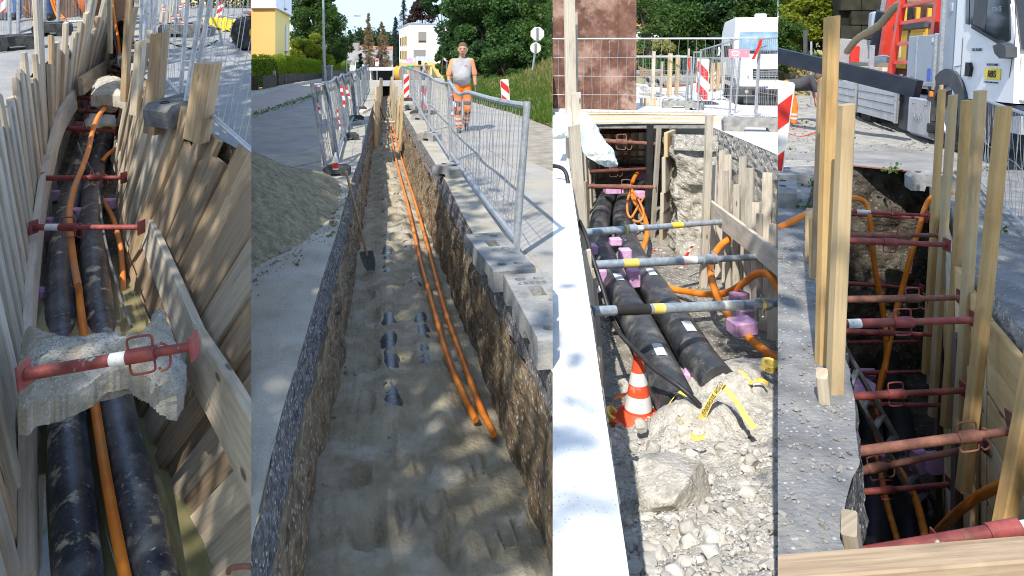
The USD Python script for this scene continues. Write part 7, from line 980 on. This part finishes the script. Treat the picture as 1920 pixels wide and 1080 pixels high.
# struts
G4 = 'red and rusty props of the deep trench'
def s4(a, b, d, r, m, lb, at, d1=None, **kw): return strut(4, W(*a, d), W(*b, d1 or d), r * .64, M[m], lb, at, G4, **kw)
s4((1578, 395), (1740, 404), 8.0, .036, 'red', 'uppermost red prop with a white sticker below the road plate', .62, hook=False, sticker=[(.17, .33, 'paper')]); s4((1578, 401), (1735, 409), 8.6, .034, 'red', 'red prop just under the uppermost one', .62, hook=False); s4((1572, 441), (1764, 441), 6.4, .04, 'rust', 'rusty prop with its sleeve near the right end, third level down', .63, hook=False); s4((1570, 450), (1776, 459), 5.7, .042, 'red', 'red prop with one bow handle crossing just below the rusty one', .48, hook=False); s4((1566, 529), (1728, 541), 8.2, .036, 'red', 'dim red prop with a white mark between the orange hoses', .5, hook=False, sticker=[(.0, .1, 'paper')]); s4((1560, 562), (1803, 558), 5.1, .04, 'rust', 'rust-brown prop with a square plate and hanging pin', .62); s4((1556, 608), (1829, 600), 4.3, .042, 'red', 'bright red prop with two bow handles and white scraps', .50, hook=False, sticker=[(.12, .21, 'paper')]); s4((1560, 620), (1757, 628), 6.3, .038, 'red', 'dim red prop right below the bright red one', .5, hook=False); s4((1560, 643), (1721, 640), 8.4, .034, 'red', 'thin dark red prop deeper in the trench', .5, hook=False); s4((1600, 700), (1743, 696), 7.8, .036, 'red', 'dark red prop in the shade above the pink sheet', .3, hook=False, handle=False); s4((1550, 746), (1810, 732), 4.6, .04, 'red', 'red prop with bow handles crossing the aluminium ladder', .5, hook=False); s4((1552, 757), (1779, 760), 6.1, .036, 'red', 'darker red prop behind it crossing the ladder', .4, hook=False); s4((1548, 855), (1909, 806), 3.45, .038, 'rust', 'rusty prop reaching the square plate on the nearest right post', .74, plate=.075); s4((1556, 895), (1846, 835), 4.3, .038, 'rust', 'second rusty prop with a hanging pin, below the long one', .30); s4((1566, 927), (1782, 908), 5.4, .038, 'red', 'dark red prop above the trench floor', .45, hook=False); s4((1604, 1043), (1990, 976), 2.55, .042, 'red', 'nearest pinkish red prop above the timber beam', .72, sticker=[(.80, .9, 'paper')], hook=False, handle=False); s4((1602, 1036), (1760, 1022), 3.2, .035, 'red', 'prop mostly hidden behind the nearest one', .5, hook=False, handle=False)
# pipes on the bottom, pink foam, ladder
for i, (pts, lb) in enumerate([([(1628, 1130), (1640, 1000), (1632, 900), (1630, 800), (1640, 730)], 'left dim black pipe on the floor of the deep trench'), ([(1720, 1130), (1712, 1000), (1697, 880), (1685, 790), (1668, 700), (1664, 660)], 'right dim black pipe on the floor of the deep trench')]): solo(4, 'heating_pipe', tube(spline([P(4, x, y, h=4.3) for x, y in pts], 6), .15, 20), M['piped'], lb, 'pipe', smooth=True)
for (x, y, w, h, d, an, lb) in [(1722, 886, 24, 44, 6.6, .2, 'tall pink block right of the ladder on the trench floor'), (1751, 886, 24, 36, 6.5, .1, 'pink block beside the tall one at the right planks'), (1657, 868, 16, 18, 7, .1, 'small pink block between the deep pipes'), (1598, 876, 24, 20, 6.8, .3, 'dim pink block at the left of the trench floor')]: s = d / F; solo(4, 'pink_block', cbox(W(x, y - h / 2, d), yaw(an), (w * s / 2, w * s * .45, h * s / 2), .012), M['pink'], lb, 'foam block')
for (pts, d, lb) in [([(1578, 690), (1640, 690), (1642, 706), (1612, 700)], 8, 'upper pink foam sheet at the left of the deep trench'), ([(1566, 704), (1610, 700), (1642, 720), (1640, 742), (1566, 740)], 7.6, 'lower pink foam sheet behind the ladder top')]: o = np.array([W(x, y, d + (720 - y) / 60) for x, y in pts]); solo(4, 'pink_sheet', hull(np.vstack([o, o + A3(0, .03, -.06)])), M['pink'], lb, 'foam sheet')
t = Thing(4, 'ladder', 'aluminium ladder leaning diagonally in the deep trench', 'ladder'); r0a, r0b, r1a, r1b = W(1558, 655, 5.2), W(1744, 994, 6.5), W(1566, 622, 5.5), W(1770, 976, 6.85)
t.add('rail', beam(r0a, r0b, .03, .075, A3(1, .3, 0)), M['galv']); t.add('rail', beam(r1a, r1b, .03, .075, A3(1, .3, 0)), M['galv'])
for i in range(9): s = .06 + i * .108; t.add('rung', beam(r0a + (r0b - r0a) * s, r1a + (r1b - r1a) * s, .04, .035, A3(1, 0, 0)), M['galv'])
t.done()
# orange hoses
for pts, r, m, lb in [([(1440, 436, 6.4), (1475, 420, 6.5), (1505, 405, 6.6), (1530, 393, 6.8), (1560, 380, 7.3), (1592, 371, 7.9), (1612, 373, 8.2), (1626, 386, 8.2), (1632, 420, 8.1), (1640, 500, 8.1), (1654, 575, 8.1), (1662, 640, 8), (1660, 690, 7.9), (1648, 730, 7.7), (1644, 780, 7.4)], .03, 'orange', 'orange hose coming over the left slab and dropping into the deep trench'), ([(1930, 500, 6.2), (1900, 452, 6.5), (1870, 418, 6.9), (1835, 384, 7.6), (1800, 366, 8.0), (1768, 362, 8.3), (1745, 372, 8.3), (1732, 396, 8.2), (1724, 425, 8.1), (1708, 480, 8), (1692, 540, 8), (1676, 600, 7.9), (1663, 670, 7.8), (1650, 720, 7.7), (1640, 790, 7.5)], .03, 'orange', 'orange hose coming over the right pavement and dropping into the deep trench'), ([(1643, 812, 7.4), (1650, 830, 7.2), (1664, 850, 7), (1684, 878, 6.7), (1702, 905, 6.4), (1718, 940, 6.1), (1729, 980, 5.8), (1737, 1020, 5.5)], .032, 'orange', 'orange conduit curving over the right pipe on the trench floor'), ([(1645, 855, 7.2), (1652, 890, 6.9), (1662, 940, 6.5), (1673, 980, 6.2), (1686, 1025, 5.9)], .028, 'orange', 'thinner orange conduit between the two deep pipes'), ([(1960, 893, 3.4), (1920, 900, 3.5), (1880, 910, 3.7), (1840, 928, 3.9), (1805, 953, 4.1), (1775, 980, 4.4), (1745, 1012, 4.8)], .027, 'orange', 'thick bright orange hose rising to the lower right picture edge')]: solo(4, 'orange_hose', tubeW(pts, r, 12), M[m], lb, 'hose', 'x' if 0 else None, smooth=40)
# the lorry
M['alu'] = mat('aluminium_board', [(.38, .40, .42), (.46, .48, .50), (.52, .54, .56)], 3, .45, .1, 30, metal=.3, stain=((.33, .31, .27), 2, .6, .8)); M['alublue'] = mat('grey_painted_panel', [(.30, .34, .39), (.36, .40, .45)], 2, .45, metal=.1); M['lorryred'] = mat('crane_red', [(.55, .04, .025), (.66, .06, .035)], 5, .4, coat=.2); M['fender'] = mat('grey_mudguard', [(.045, .05, .06), (.075, .08, .09)], 6, .55); M['navy'] = mat('dark_blue_black', [(.012, .016, .028), (.025, .03, .045)], 3, .45); M['ropehose'] = mat('woven_hose', [(.17, .14, .09), (.26, .22, .15)], 30, .9, .6, 60); M['chequer'] = mat('chequer_plate', [(.30, .30, .31), (.44, .44, .45)], 40, .4, .6, 60, metal=.5); M['bluesign'] = mat('blue_sign', [(.06, .12, .5), (.08, .16, .56)], 5, .5)
fw, sd4 = unit(A3(-.2, -.98, 0)), unit(A3(-.98, .2, 0)); p0_ = A3(7.3, 11.8, 0); roll = .055; up4 = unit(dz - sd4 * roll); so4 = unit(sd4 + dz * roll); AX4 = [fw, np.cross(up4, fw), up4]
Q = lambda a, b, z: p0_ + fw * a + so4 * b + up4 * z
def qbox(a0, a1, b0, b1, z0, z1, ch=.01): return cbox(Q((a0 + a1) / 2, (b0 + b1) / 2, (z0 + z1) / 2), [fw, so4, up4], (abs(a1 - a0) / 2, abs(b1 - b0) / 2, abs(z1 - z0) / 2), ch)
def qp(pts, b, th): return prism([(a, z) for a, z in pts], Q(0, b, 0), fw, up4, th)
t = Thing(4, 'lorry', 'white lorry with an open bed, red loading frame and yellow RBS door sign', 'lorry')
cab = t.add('cab', hull([Q(a, b, z) for b in (0, -2.4) for a, z in ((.3, .92), (.3, 3.1), (.5, 3.3), (1.7, 3.3), (1.86, 2.9), (2.26, 1.75), (2.31, .95))]), M['white'], smooth=20); M['doorline'] = M['ink']
t.add('side_window', qp([(.86, 2.12), (1.03, 2.03), (1.45, 1.93), (2.05, 1.80), (2.14, 1.84), (2.02, 2.55), (1.85, 2.9), (.95, 2.9), (.82, 2.5)], .006, .03), M['darkglass'], parent=cab); t.add('rear_side_window', qp([(.70, 2.12), (.82, 2.10), (.79, 2.5), (.9, 2.9), (.72, 2.9), (.66, 2.5)], .006, .03), M['darkglass'], parent=cab); t.add('seat_shade', qp([(.98, 2.1), (1.40, 2.0), (1.42, 2.85), (1.0, 2.85)], .024, .006), M['fender'], parent=cab)
for pts in ([(.60, 1.9), (.60, .98)], [(2.14, 2.9), (2.26, 1.85)], [(2.26, 1.85), (2.16, 1.3)], [(.34, 1.42), (.60, 1.45)], [(.3, 1.05), (.6, 1.03)]): t.add('door_seam', beam(Q(pts[0][0], .004, pts[0][1]), Q(pts[1][0], .004, pts[1][1]), .010, .008, fw if abs(pts[0][0] - pts[1][0]) < .2 else up4), M['fender'], parent=cab)
hd = t.add('door_handle', qp([(.86, 1.50), (.97, 1.50), (1.04, 1.42), (1.0, 1.28), (.85, 1.28)], .02, .06), M['black'], parent=cab); t.add('kerb_mirror', hull([Q(a, b, z) for b in (.02, .16) for a, z in ((1.98, 1.74), (2.2, 1.78), (2.36, 1.72), (2.38, 1.58), (2.2, 1.56), (2.05, 1.63))]), M['fender'], smooth=40); t.add('mirror_arm', beam(Q(1.0, .03, 2.06), Q(2.05, .05, 1.76), .05, .05, up4), M['black']); t.add('main_mirror', hull([Q(a, b, z) for b in (.12, .32) for a, z in ((2.2, 2.45), (2.36, 2.45), (2.36, 3.0), (2.2, 3.0))]), M['black'], smooth=40)
sg = t.add('door_sign', qbox(1.44, 1.92, .004, .012, 1.26, 1.42, .002), M['yellows'], parent=cab)
for s_, h_, a_, z_, bd in (('RBS', .095, 1.68, 1.34, True), ('ROHRTECHNIK', .035, 1.68, 1.475, False), ('ROHRBAU SCHWEISSTECHNIK', .02, 1.68, 1.215, False), ('TGS 35.480', .042, 1.14, 1.70, True)): t.add('lettering', text(s_, h_, Q(a_, .016, z_), fw, up4, .004, bd), M['ink'])
t.add('lettering', text('ERNIE', .07, Q(1.75, .028, 2.28), fw, up4, .004, True), M['alublue']); t.add('tyre_pressure_label', qbox(.36, .43, .003, .01, 1.17, 1.3, .002), M['paper'], parent=cab)
t.add('windscreen', hull([Q(a, b, z) for b in (-.05, -2.25) for a, z in ((2.30, 1.72), (1.88, 2.92), (2.33, 1.70), (1.92, 2.94))]), M['darkglass']); t.add('front_flap', qbox(2.28, 2.36, -.06, -2.35, .98, 1.62, .03), M['white']); t.add('bumper', qbox(1.25, 2.42, .02, -2.42, .32, .93, .06), M['navy']); t.add('headlight', hull([Q(a, b, z) for a, b, z in ((2.2, .03, .55), (2.58, .03, .55), (2.6, -.3, .55), (2.2, .03, .75), (2.58, .03, .8), (2.6, -.3, .78))]), M['galv']); t.add('step', qbox(1.2, 1.6, .03, -.2, .38, .5, .02), M['black'])
fd = t.add('mudguard', prism([(math.cos(a) * r + .18, math.sin(a) * r + .55) for r, aa in ((.84, np.linspace(-.1, 3.3, 16)), (.56, np.linspace(3.3, -.1, 16))) for a in aa], Q(0, .02 - .2, 0), fw, up4, .46), M['fender'])
for a_ in (.20, -4.3, -5.6):
    w_ = t.add('wheel', lathe([(.26, -.15), (.48, -.16), (.53, -.10), (.53, .10), (.48, .16), (.26, .15)], Q(a_, -.16, .53), so4, 36), M['rubber'], smooth=30); t.add('rim', lathe([(0, .04), (.08, .08), (.10, .02), (.22, -.02), (.27, .13), (.29, .14), (.29, -.1)], Q(a_, -.16, .53), so4, 30), M['galv'], parent=w_, smooth=25)
    for i in range(8): t.add('rim_hole', lathe([(0, .0), (.035, .0), (.035, .012), (0, .012)], Q(a_, -.16, .53) + fw * .19 * math.cos(i * .785) + up4 * .19 * math.sin(i * .785) + so4 * .0, so4, 10), M['black'], parent=w_)
t.add('tank', hull([Q(a, b, z) for a in (-1.45, -.42) for b, z in ((.06, .18), (.06, .80), (-.04, .88), (-.5, .88), (-.5, .12), (-.02, .12))]), M['alu'], smooth=20); t.add('lettering', text('MAN', .12, Q(-.95, .068, .48), fw, up4, .006, True), M['galv']); t.add('tank_step', qbox(-.42, -.3, .1, -.3, .25, .42, .02), M['black'])
for a_ in (-1.2, -.62): t.add('bolt', lathe([(0, .02), (.02, .02), (.02, 0)], Q(a_, .06, .72), so4, 8), M['galvd'])
t.add('exhaust_box', qbox(-2.15, -1.5, .0, -.6, .15, .88, .03), M['fender']); t.add('mudguard_top', qbox(-.62, -.3, .05, -.42, .92, 1.32, .03), M['fender']); t.add('marker_lamp', qbox(-.40, -.33, .1, .04, .88, .98, .01), M['orange']); t.add('chassis', qbox(-7, 2.2, -.7, -1.6, .6, .95, .02), M['black']); t.add('bed_floor', qbox(-9.2, -.3, .0, -2.4, 1.0, 1.14, .01), M['alu'])
t.add('bed_rail', qbox(-9.2, -.25, .05, -.1, 1.06, 1.2, .01), M['alu'])
for i in range(12): t.add('lashing_ring', qbox(-8 + i * .6, -7.9 + i * .6, .08, .04, 1.16, 1.24, .01), M['galvd'])
for a0, a1, m in ((-6.8, -4.65, 'alu'), (-4.5, -1.9, 'alu')):
    f_ = t.add('drop_side', qbox(a0, a1, .14, .09, .28, .98, .01), M[m])
    for i in range(3): t.add('board_joint', qbox(a0 + .03, a1 - .03, .148, .14, .44 + i * .17, .452 + i * .17, .002), M['fender'], parent=f_)
    t.add('end_frame', qbox(a1 - .07, a1, .16, .08, .26, 1.0, .01), M['galv'], parent=f_)
hb = t.add('headboard', qbox(-.2, .22, -.02, -2.4, .95, 3.4, .02), M['alublue']); t.add('headboard_post', qbox(-.30, -.19, .03, -.12, .95, 3.4, .015), M['galv'], parent=hb); t.add('latch', qbox(.0, .1, .0, -.03, 2.35, 2.5, .01), M['alu'], parent=hb)
cb = t.add('side_board', qbox(-1.66, -.30, .06, .01, 1.06, 1.98, .012), M['alublue']); t.add('board_frame', join(qbox(-1.22, -1.17, .075, .05, 1.02, 1.98), qbox(-.36, -.30, .08, .0, 1.0, 2.0), qbox(-1.66, -.3, .072, .05, 1.06, 1.13)), M['galv'], parent=cb); t.add('blue_sticker', qbox(-.62, -.46, .07, .055, 1.16, 1.38, .003), M['bluesign'], parent=cb); t.add('white_sticker', qbox(-.5, -.36, .07, .055, 1.84, 1.92, .003), M['paper'], parent=cb)
t.add('stake', qbox(-4.3, -4.18, .02, -.08, 1.0, 1.85, .01), M['galv'])
t.add('outrigger_beam', beam(W(1440, 99, 14.6), W(1722, 167, 12.0), .30, .22, up4), M['navy']); t.add('hazard_mark', beam(W(1573, 144, 13.25), W(1581, 146, 13.2), .12, .02, up4), M['yellows'])
t.add('wheel_well', qbox(-.45, 1.1, -.35, -2.1, .5, 1.15, .03), M['black']); t.done()
# load on the bed
def lp(a, b, z): return Q(a, b, z)
t = Thing(4, 'loading_frame', 'red steel ladder frame standing on the lorry bed', 'frame'); ua0, ua1, ub0, ub1 = Q(-3.75, -.3, 1.16), Q(-3.05, -.3, 3.4), Q(-1.42, -.3, 1.9), Q(-1.2, -.3, 3.4); t.add('upright', beam(ua0, ua1, .15, .12, fw), M['lorryred']); t.add('upright', beam(Q(-1.5, -.3, 1.2), ub1, .17, .12, fw), M['lorryred'])
for s_ in (.14, .32, .52, .68, .86): t.add('rung', beam(ua0 + (ua1 - ua0) * s_, Q(-1.5, -.3, 1.2) + (ub1 - Q(-1.5, -.3, 1.2)) * s_, .07, .06, up4), M['lorryred'])
t.done()
mbox = lambda a0, a1, *r: qbox(a0 * 1.12 - 2.6, a1 * 1.12 - 2.6, *r)
t = Thing(4, 'machine_cabinet', 'yellow machine cabinet with two doors behind the red frame on the lorry', 'machine'); c4 = t.add('housing', mbox(-2.75, -1.0, -.95, -2.0, 1.35, 2.28, .02), M['yellowp'])
for a0, a1 in ((-2.70, -1.93), (-1.83, -1.06)): t.add('door', mbox(a0, a1, -.93, -.96, 1.5, 2.2, .008), M['yellowp'], parent=c4)
t.add('centre_post', mbox(-1.92, -1.84, -.92, -.97, 1.36, 2.26, .005), M['fender'], parent=c4); t.add('top_trim', mbox(-2.8, -.98, -.9, -2.0, 2.28, 2.42, .01), M['fender']); t.add('base_frame', mbox(-2.7, -1.05, -1.0, -1.95, 1.15, 1.35, .01), M['rust']); t.add('label', mbox(-2.6, -2.3, -.925, -.935, 1.62, 1.88, .002), M['paper'], parent=c4); t.add('label_band', mbox(-2.58, -2.32, -.92, -.926, 1.69, 1.76, .002), M['yellows'], parent=c4)
for a_ in (-2.45, -1.75, -1.15): t.add('top_bar', mbox(a_, a_ + .08, -1.0, -1.08, 2.42, 3.3, .01), M['yellowp'])
t.add('engine_hood', mbox(-2.3, -1.1, -1.15, -1.9, 2.42, 2.85, .03), M['rust']); t.add('vent', mbox(-2.75, -2.35, -1.05, -1.9, 2.44, 2.85, .02), M['black']); t.done()
t = Thing(4, 'board_sign', 'white sign with lettering and a yellow RBS panel behind the red frame', 'sign'); s4_ = t.add('plate', qbox(-1.62, -1.22, -.42, -.44, 1.95, 2.55, .004), M['whitep']); t.add('yellow_panel', qbox(-1.61, -1.23, -.41, -.425, 2.0, 2.2, .003), M['yellows'], parent=s4_); t.add('letters', text('RBS', .13, Q(-1.43, -.40, 2.1), fw, up4, .004, True), M['ink'], parent=s4_); t.add('letters', text('MDS', .13, Q(-1.43, -.405, 2.43), fw, up4, .004, True), M['redp'], parent=s4_); t.done()
t = Thing(4, 'crane', 'folded red loading crane with a dark blue cylinder on the lorry bed', 'crane'); t.add('boom', beam(Q(-7.3, -1.2, 1.3), Q(-6.6, -1.2, 3.9), .30, .25, fw), M['lorryred']); t.add('cylinder', tube([Q(-8.1, -1.2, 1.6), Q(-7.6, -1.2, 2.9)], .17, 14), M['navy'], smooth=40); t.add('piston', tube([Q(-7.6, -1.2, 2.9), Q(-7.4, -1.2, 3.6)], .07, 12), M['galv'], smooth=40); t.add('control_box', qbox(-8.9, -8.5, -1.2, -1.6, 2.35, 2.95, .05), M['alublue']); t.add('base', qbox(-8.0, -6.6, -1.2, -1.9, 1.14, 1.7, .03), M['black']); t.add('red_panel', qbox(-3.3, -2.5, -.9, -1.0, 1.6, 2.85, .02), M['lorryred']); t.done()
solo(4, 'suction_hose', tube(spline([Q(-8.2, -.5, 1.75), Q(-7.2, -.5, 2.1), Q(-5.4, -.5, 2.4), Q(-4.4, -.5, 2.75), Q(-3.6, -.55, 2.8), Q(-2.6, -.9, 2.7)], 8) + A3(0, 0, 0), np.tile([.085, .095], 21)[:41], 14), M['ropehose'], 'thick grey-brown woven hose lying over the lorry load', 'hose', smooth=40)
solo(4, 'chequer_panel', qbox(-9.15, -9.1, -.1, -2.4, 1.14, 2.15, .01), M['chequer'], 'chequer plate side panel at the far side of the lorry bed', 'panel'); solo(4, 'red_canister', qbox(-8.9, -8.7, -.75, -.98, 1.35, 1.95, .03), M['redp'], 'red canister before the chequer plate panel', 'canister'); solo(4, 'blue_canister', hull([Q(a, b, z) for a in (-6.6, -5.4) for b in (-.7, -.95) for z in (1.4, 1.62)] + [Q(-6.0, -.8, 1.68)]), M['bluesteel'], 'dull blue gas bottle or bag on the timbers of the lorry bed', 'bag')
for i, (z, b, m, lb) in enumerate([(1.2, -.4, 'dry', 'lowest squared timber on the lorry bed'), (1.31, -.55, 'dry', 'second squared timber on the lorry bed'), (1.42, -.7, 'old1', 'uppermost squared timber on the lorry bed')]): solo(4, 'squared_timber', qbox(-8.3, -4.9, b + .08, b - .08, z - .05, z + .05, .006), M[m], lb, 'timber')
for a_, z, m, lb in ((-7.2, 1.24, 'redp', 'red folded tool on the lorry bed'), (-6.6, 1.2, 'alublue', 'blue-grey tool beside the red one on the lorry bed'), (-4.9, 1.25, 'black', 'black strap bundle at the foot of the red frame'), (-9.0, 2.2, 'shirto', 'orange bag behind the hose end on the lorry bed')): solo(4, 'tool_bag', hull([Q(a_ + da, -.15 + db, z + dz_) for da, db, dz_ in ((-.35, -.1, -.06), (.35, -.1, -.06), (-.35, .1, -.06), (.35, .1, -.06), (-.2, 0, .08), (.25, 0, .05))]), M[m], lb, 'tool')
# beacon, worker, fence, ballast
beacon(4, P(4, 1434, 338), 1.30, .42, 'large red and white beacon at the left edge of the lorry picture', .0, .14, True, 'block'); foot(4, P(4, 1468, 378), 1.2, .62, .28, .2, 'grey ballast block under the large beacon', 'block')
t, tr, J = figure(4, 'worker in orange trousers bending down behind the large beacon', P(4, 1487, 238), 1.3, 1.8, dict(hipL=(.095, .12, .88), hipR=(-.095, .12, .88), neck=(0, -.42, 1.12), head=(0, -.56, 1.08), shL=(.2, -.36, 1.1), shR=(-.2, -.36, 1.1), elL=(.22, -.45, .82), elR=(-.22, -.45, .82), wrL=(.2, -.5, .58), wrR=(-.2, -.5, .58)), 'shirtdark', 'hivis', boots='pad', bands='reflect', belt=False); t.done()
fence(4, P(4, 1832, 348), P(4, 1990, 520), 1.12, 'mesh fence between the right-hand posts and the lorry front', 'mesh fence by the lorry', nv=34, hz=(.5,), rp=.02, wire=.003, m='galv')
foot(4, P(4, 1745, 352) + dz * -.02, -.3, .5, .3, .2, 'small grey ballast block at the far right corner of the dark trench', 'block'); t = Thing(4, 'sign_stand', 'thin pole on a round pad standing on the gravel behind the outrigger beam', 'pole'); c = A3((1521 - 960) / F * 19, 19, .1); t.add('pole', tube([c, c + dz * 1.9], .03, 8), M['galv'], smooth=40); t.add('pad', lathe([(0, 0), (.35, 0), (.33, .1), (0, .12)], c - dz * .02, dz, 20), M['block'], smooth=30); t.done()
solo(4, 'bollard', tube([A3((1510 - 960) / F * 20, 20, 1.7), A3((1510 - 960) / F * 20, 20, 2.35)], .06, 10), M['fender'], 'dark pipe end sticking up behind the outrigger beam', 'pole', smooth=40)
for i, pts in enumerate(([(1480, 244, 14.5), (1500, 240, 14.8), (1520, 246, 14.4), (1490, 252, 14)], [(1478, 250, 13.8), (1500, 256, 13.4), (1530, 248, 13.8)])): solo(4, 'red_lead', tubeW(pts, .012, 6), M['lorryred'], ['red extension lead lying by the worker boots', 'second loop of red lead on the gravel'][i], 'cable', smooth=40)
# plants
def plant(c, r, n, label, m='leafmid', size=.03): c = np.asarray(c, float); gp = np.random.default_rng(n); t = Thing(4, 'weed', label, 'plant', 'weeds round the deep trench'); q = gp.normal(size=(n, 3)) * (r, r, r * .5) + (0, 0, r * .5); t.add('stem', join(*[tube([c, c + q[i]], .003, 4) for i in range(3)]), M['hedgegreen']); t.add('leaf_cluster', leaves(c + np.abs(q) * (np.sign(q) * (1, 1, 0) + (0, 0, 1)), size, n), M[m]); t.done()
for (x, y, r, n, lb) in [(1673, 322, .07, 30, 'green weed hanging over the edge of the road plate'), (1522, 350, .05, 16, 'small weed beside the tallest post'), (1508, 392, .06, 18, 'flat weed by the hose on the slab'), (1600, 265, .08, 14, 'weed at the back edge of the road plate'), (1500, 238, .15, 40, 'weeds at the worker boots'), (1876, 434, .04, 12, 'weed beside the hose on the right pavement'), (1842, 320, .05, 12, 'weed at the foot of the fifth right-hand post'), (1482, 285, .05, 14, 'small weed at the second road plate')]: plant(P(4, x, y), r, n, lb)
M['olive'] = mat('shade_dark_block_wall', [(.016, .015, .010), (.028, .026, .017), (.04, .036, .024)], 2.5, .95, .4, 20); M['joint'] = mat('dark_joint', [(.012, .012, .009), (.018, .017, .013)], 4, .95)  # olive blocks darkened further in colour to stand in for overhead shade
t = Thing(4, 'block_building', 'dark building of large blocks behind the lorry load', 'building'); x0, x1 = W(1574, 0, 25), W(1900, 0, 25); t.add('backing', cbox((x0 + x1) / 2 * (1, 1, 0) + A3(0, .3, 3.0), AX, ((x1[0] - x0[0]) / 2, .2, 3.0), .02), M['joint'])
for r_ in range(9):
    for c_ in range(9): xx = x0[0] + .36 + c_ * .76 + (.38 if r_ % 2 else 0); t.add('block', cbox(A3(xx, 25, .36 + r_ * .52), AX, (.365, .12, .245), .015), M['olive'])
t.add('roof_edge', cbox((x0 + x1) / 2 * (1, 1, 0) + A3(0, -.1, 5.2), AX, ((x1[0] - x0[0]) / 2 + .3, .6, .12), .02), M['black']); t.done()
for i, (x, y, d, rx, rz, n, m, sz, lb) in enumerate([(1515, 20, 27, 1.3, 1.9, 13000, 'leafyel', .07, 'sunlit yellow-green tree left of the dark building'), (1470, 30, 29, 1.3, 2.0, 10000, 'leafmid', .07, 'green tree at the left edge above the outrigger beam'), (1548, 50, 28.5, 1.0, 1.3, 6000, 'leafdark', .07, 'dark ivy-like tree at the corner of the dark building'), (1490, 118, 25, .9, .35, 2600, 'sage', .055, 'low pale bush under the outrigger beam'), (1530, 128, 24, .7, .35, 2600, 'drygrass', .05, 'dry grass tuft under the outrigger beam'), (1466, 72, 26, .7, .7, 3500, 'leafmid', .06, 'green bush left above the outrigger beam')]): c = W(x, y, d); tree(4, 'broadleaf_tree' if i < 3 else 'bush', lb, A3(c[0], c[1], .2 if i < 3 else c[2] - rz), 5, c, (rx, 1, rz), n, sz, m, .12 if i < 3 else .03, 46, 90 + i, .32, cat='tree' if i < 3 else 'bush', low=-.85)
struct(4, 'dry_bank', sheet([A3((x - 960) / F * 24, 24, .3) for x in (1450, 1580)], [A3((x - 960) / F * 40, 40, 3.8) for x in (1450, 1650)], 30, 20, .4, .8, 9, flip=True), M['verge'])

struct(4, 'soil_wall', sheet([A3(.6, 2.0, 0), A3(2.6, 2.0, 0)], [A3(.6, 2.0, -2.95), A3(2.6, 2.0, -2.95)], 10, 10, .04, 3, 9), M['soil4'])  # unseen near end wall, added to keep sun out of the deep trench
# ================================================================ unseen trees behind the viewer, crowns shaped to dapple the open trench and darken the deep one
SEAM[0] = (None, None)
def shade_tree(base, pts, n, label, sd):
    gg = np.random.default_rng(sd); C = np.array(pts) + gg.normal(size=(len(pts), 3)) * (.18, .25, .7); i = gg.integers(0, len(C), n); o = gg.normal(size=(n, 3)) * (.40, .50, .35); base = A3(*base); m = C.mean(0) * (1, 1, 0)
    t = Thing(0, 'shade_tree', label, 'tree', None); fk = base * .75 + m * .25 + A3(0, 0, 5); t.add('trunk', join(tube(spline([base, (base + fk) / 2 - A3(0, .2, 0), fk], 4), np.linspace(.3, .2, 9), 10), *[tube(spline([fk, (fk + c) / 2 + A3(0, 0, .4), c], 4), np.linspace(.11, .03, 9), 6) for c in C[::4]]), M['bark'], smooth=40)
    t.add('crown', leaves(C[i] + o, .12, sd), M['leafmid']); t.done()
g5 = np.random.default_rng(5); pa5 = []
for y in np.arange(2.2, 10, .62):
    for f_ in (.18, .45, .70): pa5.append(A3((-.36 + .40 * f_) * y - 2.66, y - 7.4, 8.0))
shade_tree((-7.0, -5.5, 0), pa5, 4300, 'broad unseen shade tree behind the viewer, crown shaped to dapple the open trench', 77)
pb5 = [A3(x, y, 8.2) for x in np.arange(.35, 1.9, .5) for y in np.arange(-3.6, 1.4, .6)]
shade_tree((2.5, -6.5, 0), pb5, 4200, 'second shade tree added unseen behind the viewer to the right, crown shaped to darken the deep trench', 78)  # tree added for its shade on the deep trench
